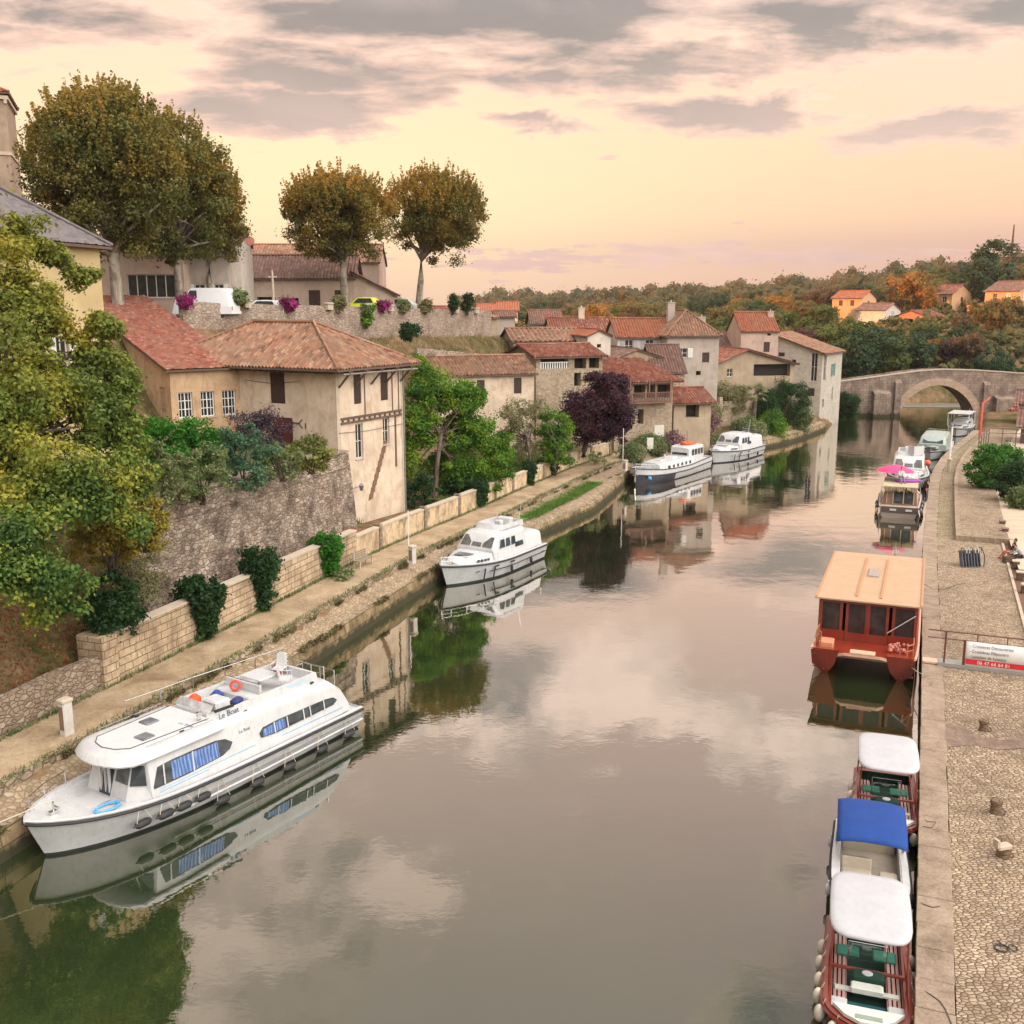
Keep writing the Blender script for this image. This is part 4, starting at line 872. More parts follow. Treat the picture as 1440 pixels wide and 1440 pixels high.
# ---- old stone bridge ----
def bridge():
    Yb = 160.0; xa, xb = 47.0, 96.0; cx, hw, ah = 66.4, 5.9, 4.9
    M_br = m_ashlar('bridge_stone', (.44, .34, .27), (.34, .26, .21), (.22, .15, .12), .8, .4, (.12, .08, .07), .95, wet=.7)
    M_vou = m_ashlar('arch_ring_stone', (.60, .44, .33), (.52, .37, .28), (.3, .2, .15), .4, .6, (.25, .16, .12), .3)
    root = thing('stone_bridge', 'old humped stone bridge with one wide arch over the river', 'bridge', (0, Yb, 0))
    def top(x):
        pts = [(47, 5.0), (52, 5.5), (58, 6.3), (63, 7.0), (66.5, 7.25), (72, 7.15), (80, 6.6), (96, 6.0)]
        return float(np.interp(x, [p[0] for p in pts], [p[1] for p in pts]))
    def arch(x, k=1.0, e=0):
        q = abs(x-cx)/(hw+e)
        return -1.2 if q >= 1 else (ah+e)*(1-q**1.9)**.62
    xs = list(np.arange(xa, cx-hw-.01, 1.0))+[cx+hw*math.sin(R(a)) for a in range(-90, 91, 5)]+list(np.arange(cx+hw+.5, xb, 1.0))
    th = 4.6; m = MB()
    for x0, x1 in zip(xs, xs[1:]):
        xm = (x0+x1)/2; inside = abs(xm-cx) < hw
        b0, b1 = (max(arch(x0), -.0) if inside else -1.2), (max(arch(x1), -.0) if inside else -1.2)
        if inside and abs(x0-cx) >= hw-1e-6: b0 = 0
        if inside and abs(x1-cx) >= hw-1e-6: b1 = 0
        for y, fl in ((0, 1), (th, -1)):
            q = [(x0, y, b0), (x1, y, b1), (x1, y, top(x1)), (x0, y, top(x0))]; m.poly(q if fl > 0 else q[::-1])
        m.poly([(x0, .45, top(x0)), (x0, 0, top(x0)), (x1, 0, top(x1)), (x1, .45, top(x1))]); m.poly([(x0, th, top(x0)), (x0, th-.45, top(x0)), (x1, th-.45, top(x1)), (x1, th, top(x1))])
        m.poly([(x0, .45, top(x0)-.9), (x1, .45, top(x1)-.9), (x1, th-.45, top(x1)-.9), (x0, th-.45, top(x0)-.9)][::1])
        m.poly([(x1, .45, top(x1)-.9), (x0, .45, top(x0)-.9), (x0, .45, top(x0)), (x1, .45, top(x1))]); m.poly([(x0, th-.45, top(x0)-.9), (x1, th-.45, top(x1)-.9), (x1, th-.45, top(x1)), (x0, th-.45, top(x0))])
        if inside: m.poly([(x0, 0, b0), (x0, th, b0), (x1, th, b1), (x1, 0, b1)])
    for s in (-1, 1): m.poly([(cx+s*hw, 0, -1.2), (cx+s*hw, th, -1.2), (cx+s*hw, th, 0), (cx+s*hw, 0, 0)])
    m.build('bridge_body', M_br, root)
    m = MB()
    prev = None
    for a in range(0, 181, 5):
        x = cx-hw*math.cos(R(a)); z = max(arch(x), 0.0); k = 1.0/math.hypot((x-cx)/hw, z/ah+.001)
        dx, dz = (x-cx)/hw, z/ah; L = math.hypot(dx, dz); xo, zo = x+dx/L*1.15, z+dz/L*1.15
        cur = ((x, z), (xo, zo))
        if prev:
            (p0, q0), (p1, q1) = prev, cur
            m.prism([(p0[0], -.09, p0[1]), (p1[0], -.09, p1[1]), (q1[0], -.09, q1[1]), (q0[0], -.09, q0[1])], (0, .088, 0))
        prev = cur
    m.build('arch_ring', M_vou, root)
    m = MB()
    for x0, x1 in zip(xs[::3], xs[3::3]+[xb-1]):
        m.prism([(x0, -.1, top(x0)+.003), (x1, -.1, top(x1)+.003), (x1, -.1, top(x1)+.17), (x0, -.1, top(x0)+.17)], (0, .6, 0))
    m.build('coping', M_lint, root)
    for (bx, bw, bz, dy) in ((60.0, .5, 5.2, .5), (57.4, 1.3, 3.6, 1.2), (73.8, .5, 5.0, .5), (76.5, 1.5, 2.8, 1.4)):
        m = MB(); m.box(bx-bw, bx+bw, -dy, -.0, -1.2, bz); m.prism([(bx-bw, -dy-.001, bz+.002), (bx+bw, -dy-.001, bz+.002), (bx+bw, -.001, bz+.5), (bx-bw, -.001, bz+.5)], (0, 0, -.001)); m.build('buttress', M_br, root)
    # weir beyond the arch
    m = MB(); m.box(58, 92, 0, 1.2, -1, .35); m.box(58, 92, -2.4, -.001, -1, .12)
    o = m.build('weir', m_plain('wet_stone', (.30, .27, .22), .3), None); o.location = (4, 177, 0); tag(o, 'low pale weir across the river seen through the bridge arch', 'weir')
bridge()
# ================= boats =================
G_white = m_gel('boat_white', (.62, .62, .63), .25, .4)
G_grey = m_gel('deck_grey', (.62, .61, .62), .5, .2)
G_black = m_plain('rubber_black', (.02, .02, .022), .6)
G_bottom = m_plain('antifoul_dark', (.03, .035, .04), .7)
G_win = m_glass('boat_window', (.025, .03, .035), .05)
G_chrome = m_plain('chrome_rail', (.6, .6, .6), .25, 1.0)
G_rope = m_plain('rope', (.55, .48, .36), .9)
def text(parent, body, size, loc, rot, mat, name='lettering', ext=.002, align='LEFT', sx=1):
    cu = bpy.data.curves.new(name, 'FONT'); cu.body = body; cu.size = size; cu.extrude = ext; cu.align_x = align; cu.materials.append(mat)
    o = bpy.data.objects.new(name, cu); C.objects.link(o); o.location = loc; o.rotation_euler = rot; o.scale = (sx, 1, 1)
    bpy.context.view_layer.update(); me = bpy.data.meshes.new_from_object(o.evaluated_get(bpy.context.evaluated_depsgraph_get())); C.objects.unlink(o); bpy.data.objects.remove(o)
    o = bpy.data.objects.new(name, me); C.objects.link(o); o.location = loc; o.rotation_euler = rot; o.scale = (sx, 1, 1)
    if parent is not None: o.parent = parent
    return o
class Hull:
    def __init__(s, L, B, stern=.85, full=.55, p=2.2, zb=1.4, zm=1.05, zs=.95, rake=.8, wl=.86, q=1.0):
        s.L, s.B, s.st, s.full, s.p, s.zb, s.zm, s.zs, s.rake, s.wl, s.q = L, B, stern, full, p, zb, zm, zs, rake, wl, q
    def b(s, x):
        t = min(max(x/s.L, 0), 1); k = s.st+(1-s.st)*min(1, t/.4)
        if t > s.full: k = min(k, 1)*max(0, 1-((t-s.full)/(1-s.full))**s.p)**s.q
        return s.B/2*k
    def z(s, x):
        t = x/s.L; return s.zs+(s.zm-s.zs)*min(1, t/.4) if t < .4 else s.zm+(s.zb-s.zm)*((t-.4)/.6)**2
    def build(s, root, mats=(None, None), deckz=-.12, dmat=None, rub=True, wlz=.12, gw=.14, rubmat=None, n=26, cockpit=None):
        m = MB(); rings = []
        X = [s.L*(i/n) for i in range(n)]+[s.L*.985, s.L]
        for x in X:
            b, z = max(s.b(x), .03), s.z(x); t = x/s.L; r = s.rake*max(0, (t-.6)/.4)**2; bw = max(b*(s.wl-(.25*max(0, (t-.6)/.4))), .02)
            zz_ = lambda k: z*(1-k)
            rings.append([(x, -b, z), (x-r*.35, -(b*.6+bw*.4), z*.55), (x-r*.7, -bw*1.01, wlz+.05), (x-r*.72, -bw, wlz), (x-r, -bw*.8, -.3), (x-r, 0, -.45), (x-r, bw*.8, -.3), (x-r*.72, bw, wlz), (x-r*.7, bw*1.01, wlz+.05), (x-r*.35, b*.6+bw*.4, z*.55), (x, b, z)])
        idx = [[m.V(p) for p in r] for r in rings]
        for a, c in zip(idx, idx[1:]):
            for k in range(10):
                m.m = 1 if 2 < k < 7 else 0; m.F((a[k], c[k], c[k+1], a[k+1])[::-1])
        m.m = 0; m.F(idx[0]); 
        h = m.build('hull', [mats[0], mats[1]], root, True, ang=35)
        # deck with a toe rail
        m = MB(); di = []
        for x in X:
            b, z = max(s.b(x), .03), s.z(x); bi = max(b-gw, .01); bb = max(b-.02, .012)
            di.append([m.V(p) for p in ((x, -b, z), (x, -bi, z+.015), (x, -max(bi-.03, .005), z+deckz), (x, max(bi-.03, .005), z+deckz), (x, bi, z+.015), (x, b, z))])
        for i, (a, c) in enumerate(zip(di, di[1:])):
            for k in range(5):
                if k == 2 and cockpit and cockpit[0] < X[i]+.01 and X[i+1] < cockpit[1]+.01: continue
                m.F((a[k], c[k], c[k+1], a[k+1]))
        m.build('deck', dmat or mats[0], root, True, ang=30)
        if rub:
            for sd_ in (-1, 1):
                m = MB(); m.tube([(x, sd_*(max(s.b(x), .03)+.02), s.z(x)-.09) for x in X], .055, 6); m.build('rubbing_strake', rubmat or G_black, root)
        return h
def railing(root, pts, h=.55, r=.018, mid=True, name='rail', mat=None, every=1):
    m = MB(); top = [(p[0], p[1], p[2]+h) for p in pts]; m.tube(top, r, 6)
    if mid: m.tube([(p[0], p[1], p[2]+h*.5) for p in pts], r*.7, 5)
    for p in pts[::every]: m.tube([p, (p[0], p[1], p[2]+h)], r, 5)
    return m.build(name, mat or G_chrome, root)
def shell(root, name, secs, mat, ang=40):
    """secs: (x, z0, half width low, z shoulder, half width shoulder, z roof, half width roof) lofted along x"""
    m = MB(); rings = []
    for (x, z0, w0, z1, w1, z2, w2) in secs:
        h = z2-z1
        half = [(w0, z0), (w1, z1), (w1-(w1-w2)*.25, z1+h*.55), (w2, z2-h*.12), (w2*.82, z2), (w2*.4, z2+.03)]
        rings.append([(x, -a, b) for a, b in half]+[(x, a, b) for a, b in half[::-1]])
    m.loft(rings); return m.build(name, mat, root, True, ang=ang)
def sidepanel(root, name, outline, yf, mat, t=.02, off=.004, side=1, par=None):
    """outline [(x,z)] pressed on the side surface y=yf(x,z)"""
    m = MB(); a = [m.V((x, side*(yf(x, z)+off), z)) for x, z in outline]; b = [m.V((x, side*(yf(x, z)+off+t), z)) for x, z in outline]; n = len(a)
    if side > 0: m.F(a); m.F(b[::-1])
    else: m.F(a[::-1]); m.F(b)
    for k in range(n): m.F((a[k], a[(k+1)%n], b[(k+1)%n], b[k]) if side < 0 else (b[k], b[(k+1)%n], a[(k+1)%n], a[k]))
    return m.build(name, mat, par or root)
def fender(root, p, r=.13, h=.5, mat=None, horiz=None, name='fender'):
    m = MB(); pr = [(.02, 0), (r*.7, .05), (r, .15*h+.03), (r, .85*h-.03), (r*.7, h-.05), (.03, h), (.02, h+.08)]
    m.at(p[0], p[1], p[2], horiz or 0, R(90) if horiz is not None else 0) if horiz is not None else m.at(*p)
    m.lathe(pr, 10); f = m.build(name, mat or G_black, root, True, ang=60)
    return f
def place(p_bow, theta, L):
    """root at the stern centre; local +x runs to the bow (towards the camera side); theta = bearing stern direction from bow"""
    st = Vector((p_bow[0]+math.sin(theta)*L, p_bow[1]+math.cos(theta)*L)); d = Vector((p_bow[0], p_bow[1]))-st
    return (st.x, st.y, 0), math.atan2(d.y, d.x)
# ---- long white cruiser ----
def big_cruiser():
    L = 13.6; loc, rz = place((-15.05, 29.05), R(33.5), L)
    r = thing('river_cruiser', 'long white river cruiser with blue curtains and sun deck, moored at the towpath', 'boat', loc, rz)
    H = Hull(L, 3.9, .9, .62, 2.6, 1.42, 1.05, .95, .75, .84, .75); H.build(r, (G_white, G_bottom), -.10, G_white, wlz=.10)
    ys = lambda x, z: min(1.62, H.b(x)-.2)-.16*(z-1.0)
    # lower white knuckle strake
    for s in (-1, 1):
        m = MB(); m.tube([(x, s*(H.b(x)*.93+.05), .42) for x in [i*.6 for i in range(0, 17)]], .05, 6); m.build('knuckle', G_white, r)
    w = lambda x: min(1.62, H.b(x)-.2)
    secs = [(.55, .95, 1.50, 1.25, 1.46, 1.45, 1.2), (.9, .95, 1.52, 1.75, 1.44, 2.0, 1.25), (1.5, .95, 1.58, 2.1, 1.44, 2.46, 1.3), (2.5, .95, 1.6, 2.15, 1.42, 2.56, 1.3), (5.5, .97, 1.62, 2.25, 1.42, 2.62, 1.3), (8.0, 1.0, 1.62, 2.35, 1.40, 2.72, 1.3), (10.1, 1.05, w(10.1), 2.35, w(10.1)-.2, 2.72, w(10.1)-.34)]
    shell(r, 'cabin', secs, G_white)
    # front screen (raked, set back under the visor)
    m = MB(); w0 = w(10.1)
    m.loft([[(10.101, -w0, 1.05), (10.101, w0, 1.05), (10.101, w0-.2, 2.35), (10.101, -w0+.2, 2.35)], [(10.72, -w0*.62, 1.08), (10.72, w0*.62, 1.08), (10.32, w0*.6, 2.36), (10.32, -w0*.6, 2.36)]]); m.build('front_bulkhead', G_white, r)
    def fq(name, a, b, mat, z0=1.35, z1=2.22, par=None, off=.01):
        # quad on the front surface between lateral positions a..b (fraction of half width)
        def P(f, z):
            k = (z-1.05)/1.3; s = 1 if f >= 0 else -1; g = abs(f)
            wo = w0-.2*k; wi = w0*.62-.02*k*w0; xi = 10.72-.4*k
            if g <= .62: return Vector((xi+off, s*g/.62*wi, z))
            q = (g-.62)/.38; return Vector((xi+(10.101-xi)*q+off, s*(wi+(wo-wi)*q), z))
        m = MB(); pts = [P(a, z0), P(b, z0), P(b, z1), P(a, z1)]; m.prism(pts, (.012, 0, 0)); return m.build(name, mat, par or r)
    fq('windscreen', .66, .95, G_win, 1.6, 2.26, None, .03); fq('windscreen', -.95, -.66, G_win, 1.6, 2.26, None, .03)
    fq('windscreen', .2, .60, m_glass('side_screen', (.07, .075, .085), .1), 1.62, 2.26); fq('windscreen', -.60, -.3, G_white, 1.2, 2.2)
    fq('door', -.24, .12, G_win, 1.1, 2.26); m = MB(); m.box(10.62, 10.7, -.07, -.03, 1.1, 2.3); m.box(10.62, 10.7, .12, .17, 1.1, 2.3); m.box(10.62, 10.7, -.33, -.27, 1.1, 2.3); m.build('door_frame', G_white, r)
    # roof visor
    m = MB(); n = 14; ring0 = []; 
    out = [(10.0, -1.52), (10.6, -1.45), (10.95, -1.15), (11.15, -.7), (11.25, -.25), (11.25, .25), (11.15, .7), (10.95, 1.15), (10.6, 1.45), (10.0, 1.52), (7.0, 1.52), (7.0, -1.52)]
    lv = [(2.40, 1.0, 0), (2.46, 1.015, 0), (2.62, .97, -.04), (2.72, .9, -.12), (2.78, .8, -.25)]
    m.loft([[(9+(x-9)*k, y*k, z+ (0 if x > 8 else 0)) for x, y in out] for z, k, _ in lv]); m.build('visor', G_white, r, True, ang=35)
    m = MB(); o2 = [(10.3, -.85), (10.6, -.5), (10.72, 0), (10.6, .5), (10.3, .85), (7.2, 1.02), (7.2, -1.02)]
    m.prism([(x, y, 2.785) for x, y in o2], (0, 0, .012)); m.build('deck_panel', G_grey, r)
    m = MB(); m.tube([(x, y, 2.80) for x, y in [(7.2, 1.04), (10.3, .87), (10.62, .51), (10.74, 0), (10.62, -.51), (10.3, -.87), (7.2, -1.04)]], .012, 5); m.build('panel_trim', G_black, r)
    # flybridge coaming: hollow tub
    def tub(x0, x1, y0, y1, z0, z1, t, name, mat, rake=0):
        m = MB()
        o = [(x0, -y0), (x1-.4, -y1), (x1, -y1+.35), (x1, y1-.35), (x1-.4, y1), (x0, y0)]; sh = lambda p, d: (p[0]-(d if p[0] > (x0+x1)/2 else -d), p[1]-math.copysign(d, p[1]))
        rings = [[(*p, z0) for p in o], [(*sh(p, .05), z1) for p in o], [(*sh(p, .05+t), z1) for p in o], [(*sh(p, .08+t), z0+.02) for p in o]]
        m.loft(rings, True, False); m.F([len(m.v)-6+k for k in range(6)]); return m.build(name, mat, r, True, ang=35)
    tub(1.9, 7.15, 1.16, 1.22, 2.5, 2.90, .1, 'coaming', G_white)
    m = MB(); m.prism([(7.05, -.9, 2.91), (7.05, .95, 2.91), (6.85, .9, 3.12), (6.85, -.85, 3.12)], (.02, 0, 0)); m.build('wind_deflector', m_glass('smoked_screen', (.25, .24, .24), .15), r)
    m = MB(); m.bbox(6.1, 6.75, .15, .95, 2.56, 3.2, .06); m.build('helm_console', G_white, r)
    m = MB(); m.at(6.05, .55, 3.05, 0, 0, R(-60)); m.loft([[(.2*math.cos(a)+.015*math.cos(b)*math.cos(a), .2*math.sin(a)+.015*math.cos(b)*math.sin(a), .015*math.sin(b)) for b in [k*2*math.pi/6 for k in range(6)]] for a in [j*2*math.pi/16 for j in range(17)]], cap=False); m.build('wheel', G_black, r)
    m = MB(); m.bbox(4.7, 5.2, -.95, .95, 2.56, 2.85, .05); m.bbox(4.6, 4.72, -.95, .95, 2.56, 3.2, .04); m.build('bench_seat', G_white, r)
    m = MB(); m.bbox(3.3, 4.3, -.6, .5, 3.12, 3.17, .02); m.box(3.75, 3.85, -.1, .0, 2.56, 3.12); m.build('table', G_white, r)
    m = MB(); m.prism([(7.0, 1.12, 2.95), (6.2, 1.2, 2.95), (6.2, 1.2, 3.05), (7.05, 1.12, 3.05)], (0, .03, 0)); m.build('dark_vent', G_black, r)
    # things lying on the sun deck
    for (nm, lb, ct, p, c, sz) in (('bag', 'dark blue bag left on the cruiser roof beside the helm', 'bag', (5.6, -.4, 2.58), (.03, .06, .25), (.5, .42, .38)),
                                ('life_jacket', 'orange life jacket crumpled on the front of the cruiser sun deck', 'life jacket', (6.5, -.55, 2.58), (.85, .10, .03), (.5, .4, .5)),
                                ('cushion', 'navy cushion lying at the port front of the cruiser sun deck', 'cushion', (5.75, .85, 2.87), (.03, .04, .16), (.5, .3, .16)),
                                ('life_ring', 'red and white life ring propped beside the blue bag', 'life ring', (5.0, -.05, 2.86), (.75, .08, .05), (.12, .4, .4))):
        m = MB()
        if nm == 'life_ring':
            m.at(0, 0, .22, .3, 0, R(80)); m.loft([[((.17+.05*math.cos(b))*math.cos(a), (.17+.05*math.cos(b))*math.sin(a), .05*math.sin(b)) for b in [k*2*math.pi/8 for k in range(8)]] for a in [j*2*math.pi/18 for j in range(19)]], cap=False)
        else: m.bbox(-sz[0]/2, sz[0]/2, -sz[1]/2, sz[1]/2, 0, sz[2], .1 if sz[2] > .3 else .05); m.ball((0, 0, sz[2]), sz[1]*.3, 8, 5, (1.3, 1, .5))
        q = Matrix.Translation(loc) @ Matrix.Rotation(rz, 4, 'Z') @ Vector(p)
        single(m, nm, m_plain(nm+'_cloth', c, .8), lb, ct, tuple(q), rz+.3, smooth=True)
    # two garden chairs
    def chair(p, a, lb):
        q = Matrix.Translation(loc) @ Matrix.Rotation(rz, 4, 'Z') @ Vector(p); c = thing('garden_chair', lb, 'chair', tuple(q), rz+a, 'plastic chairs on the cruiser sun deck')
        m = MB(); m.bbox(-.24, .24, -.24, .24, .40, .43, .01); m.build('seat', G_white, c)
        m = MB(); m.prism([(-.24, -.22, .43), (-.24, .22, .43), (-.34, .2, .9), (-.34, .1, .96), (-.34, -.1, .96), (-.34, -.2, .9)], (.03, 0, 0)); m.build('backrest', G_white, c)
        for sx in (-1, 1):
            for sy in (-1, 1): m = MB(); m.tube([(sx*.2, sy*.2, .4), (sx*.25, sy*.24, 0)], .02, 5); m.build('leg', G_white, c)
        for sy in (-1, 1): m = MB(); m.tube([(.2, sy*.26, .4), (.2, sy*.27, .62), (-.27, sy*.25, .64)], .018, 5); m.build('armrest', G_white, c)
    chair((2.5, -.35, 2.54), .4, 'white plastic chair standing at the stern end of the cruiser sun deck'); chair((3.2, .75, 2.56), 2.3, 'white plastic chair beside the table on the cruiser sun deck')
    m = MB(); m.bbox(-.25, .25, -.16, .16, 0, .5, .1); single(m, 'towel', m_plain('towel_red', (.55, .12, .08), .9), 'red towel bundled behind the white plastic stern chair', 'towel', tuple(Matrix.Translation(loc) @ Matrix.Rotation(rz, 4, 'Z') @ Vector((2.1, -.75, 2.54))), rz)
    # side windows port and starboard with blue curtains
    M_cur = NT('blue_curtain'); _o = M_cur.scale(M_cur.obj(), (1, 0, .25)); wv = M_cur.n('ShaderNodeTexWave', bands_direction='X'); M_cur.set(wv.inputs['Vector'], _o); wv.inputs['Scale'].default_value = 2.2; wv.inputs['Distortion'].default_value = 5; wv.inputs['Detail Scale'].default_value = 2.5
    M_cur.out(M_cur.mix(wv.outputs['Fac'], (.05, .12, .36), (.20, .33, .62)), .25, M_cur.bump(wv.outputs['Fac'], .8, .05), coat=.3); M_cur = M_cur.mat  # wave colour paints the shade of the curtain folds
    for s in (1, -1):
        a = [(10.0, 1.42), (10.0, 1.5), (9.75, 2.08), (9.2, 2.12), (8.4, 2.12), (7.3, 2.10), (6.9, 2.02), (6.6, 1.82), (6.75, 1.62), (7.1, 1.5), (8.6, 1.42)]
        f = sidepanel(r, 'window', a, ys, G_win, side=s)
        sidepanel(r, 'curtain', [(9.25, 1.47), (9.2, 2.07), (8.3, 2.07), (7.25, 2.04), (7.25, 1.52), (8.4, 1.47)], ys, M_cur, .008, .026, s, f)
        for x in (9.55, 8.35): sidepanel(r, 'mullion', [(x, 1.44), (x+.05, 1.44), (x-.0, 2.1), (x-.05, 2.1)], ys, G_white, .012, .036, s, f)
        a = [(5.3, 1.5), (5.35, 1.68), (5.15, 1.84), (4.4, 1.88), (1.9, 1.84), (1.45, 1.78), (1.25, 1.62), (1.5, 1.5), (2.5, 1.48), (4.6, 1.44)]
        f = sidepanel(r, 'window', a, ys, G_win, side=s)
        sidepanel(r, 'curtain', [(5.2, 1.52), (5.2, 1.76), (4.3, 1.84), (4.1, 1.84), (4.1, 1.49), (4.6, 1.48)], ys, M_cur, .008, .026, s, f)
        for x in (4.6, 3.95, 3.1, 2.75, 2.0): sidepanel(r, 'mullion', [(x, 1.47), (x+.05, 1.47), (x+.05, 1.86), (x, 1.86)], ys, G_white, .012, .036, s, f)
        bl = m_plain('blue_stripe', (.22, .42, .62), .4)
        sidepanel(r, 'stripe', [(10.0, 1.22), (10.0, 1.26), (1.0, 1.24), (1.0, 1.20)], ys, bl, .004, .003, s); sidepanel(r, 'stripe', [(10.0, 1.31), (10.0, 1.33), (5.6, 1.36), (5.6, 1.33)], ys, bl, .004, .003, s)
        sidepanel(r, 'stripe', [(5.2, 2.66), (5.2, 2.9), (2.6, 2.82), (2.2, 2.7)], lambda x, z: 1.16+.0*x-(z-2.5)*.09, m_plain('pale_blue_stripe', (.45, .58, .68), .4), .004, .006, s)
    # lettering on the port side
    dk = m_plain('dark_lettering', (.05, .08, .16), .5)
    text(r, 'Le Boat', .3, (6.9, 1.215, 2.68), (R(84), 0, R(180)), dk); text(r, 'Le Boat', .17, (6.25, 1.47, 1.98), (R(81), 0, R(180)), dk)
    text(r, 'Le Boat', .22, (8.1, .5, 2.80), (0, 0, R(95)), m_plain('violet_lettering', (.2, .18, .42), .5))
    # fenders, ropes, rails
    for x, z, hz in ((9.9, .62, 1), (9.2, .62, 1), (8.4, .62, 1), (7.6, .15, 1), (6.0, .15, 1), (4.4, .12, 1), (2.6, .12, 1), (1.0, .15, 1), (10.7, .62, 1)):
        f = fender(r, (x-.3, H.b(x)*.96+.17, z), .13, .62); f.rotation_euler = (0, R(90), 0); f.location = Vector((0, 0, 0))
        f.data.transform(Matrix.Translation((x-.3, H.b(x)*.96+.15, z)) @ Matrix.Rotation(R(90), 4, 'Y') @ Matrix.Translation((-(x-.3), -(H.b(x)*.96+.17), -z))); f.rotation_euler = (0, 0, 0)
        m = MB(); m.tube([(x, H.b(x)-.05, H.z(x)+.02), (x-.28, H.b(x)*.96+.2, z+.1)], .012, 4); m.tube([(x, H.b(x)-.05, H.z(x)+.02), (x+.28, H.b(x)*.96+.2, z+.1)], .012, 4); m.build('rope', G_rope, f)
    railing(r, [(x, -H.b(x)+.14, H.z(x)) for x in (1, 2.5, 4, 5.5, 7, 8.5)], 2.15, .018, True)
    railing(r, [(.5, -1.5, .95), (.1, -1.5, .95), (.0, -.6, .95), (.0, .2, .95)], 1.25, .02, True); railing(r, [(1.8, -1.2, 2.45), (1.3, -1.1, 2.3), (1.1, 0, 2.15), (1.3, .9, 2.3)], .6, .018, True)
    railing(r, [(x, s_*(H.b(x)-.16), H.z(x)) for x, s_ in ((11.2, -1), (12.2, -1), (13.1, -1))], .5, .018, True)
    m = MB(); m.bbox(-.05, .55, -1.5, 1.5, .35, .62, .05); m.build('swim_platform', G_white, r)
    m = MB(); m.box(12.5, 12.75, -.08, .08, H.z(12.6)-.1, H.z(12.6)+.02); m.tube([(12.5, -.15, H.z(12.6)+.1), (12.5, .15, H.z(12.6)+.1)], .03, 6); m.tube([(12.6, 0, H.z(12.6)-.05), (12.6, 0, H.z(12.6)+.32)], .03, 6); m.build('windlass', G_chrome, r)
    for s in (-1, 1):
        m = MB(); m.tube([(7.3, s*1.38, 2.86), (10.0, s*1.3, 2.84)], .018, 5); m.build('grab_rail', G_chrome, r)
        m = MB(); m.tube([(x, s*(H.b(x)*.965+.03), .60) for x in [i*.8 for i in range(0, 14)]], .018, 5); m.build('hull_seam', m_plain('seam_grey', (.2, .2, .2)), r)
        for x in (2.2, 5.6, 8.4): m = MB(); m.box(x, x+.16, s*1.2-.03, s*1.2+.03, 2.56 if x < 7 else 2.79, 2.62 if x < 7 else 2.84); m.build('cleat', G_black, r)
    for (x, y) in ((9.2, .5), (8.3, -.45)): m = MB(); m.bbox(x, x+.5, y-.25, y+.25, 2.797, 2.85, .02); m.build('hatch', m_glass('hatch_smoke', (.10, .10, .11), .2), r)
    m = MB(); m.lathe([(.05, 2.8), (.05, 2.95), (.1, 2.97), (.1, 3.1), (.02, 3.12)], 10, 7.5, .9); m.build('searchlight', G_chrome, r)
    m = MB(); m.box(10.9, 11.9, -.5, .5, H.z(11.4)-.095, H.z(11.4)-.08); m.build('deck_panel', G_grey, r)
    # blue rope coil
    m = MB(); rr = random.Random(3)
    m.tube([((.42+.05*math.sin(k*.9))*math.cos(k*.5), (.24+.04*math.sin(k*1.3))*math.sin(k*.5), .03+.006*(k % 8)) for k in range(56)], .028, 5)
    single(m, 'rope_coil', m_plain('blue_rope', (.12, .38, .70), .8), 'coil of bright blue rope on the cruiser foredeck', 'rope', tuple(Matrix.Translation(loc) @ Matrix.Rotation(rz, 4, 'Z') @ Vector((11.35, .95, H.z(11.3)-.09))), rz)
    m = MB(); m.tube([((.25+.03*math.sin(k*.9))*math.cos(k*.5), (.16)*math.sin(k*.5), .03+.006*(k % 8)) for k in range(40)], .025, 5)
    single(m, 'rope_coil', m_plain('blue_rope', (.12, .38, .70), .8), 'small blue rope coil on the cruiser stern step', 'rope', tuple(Matrix.Translation(loc) @ Matrix.Rotation(rz, 4, 'Z') @ Vector((.28, 1.2, .63))), rz)
    # mooring lines
    ml = MB(); q = Matrix.Translation(loc) @ Matrix.Rotation(rz, 4, 'Z') @ Vector((12.6, 0, 1.7)); bpt = bank(s_of(-17.2, 25), 1.6, 1.75)
    ml.tube([q, (q+bpt)/2-Vector((0, 0, .25)), bpt], .018, 5); single(ml, 'mooring_line', G_rope, 'mooring line from the long cruiser bow to the towpath', 'rope')
big_cruiser()
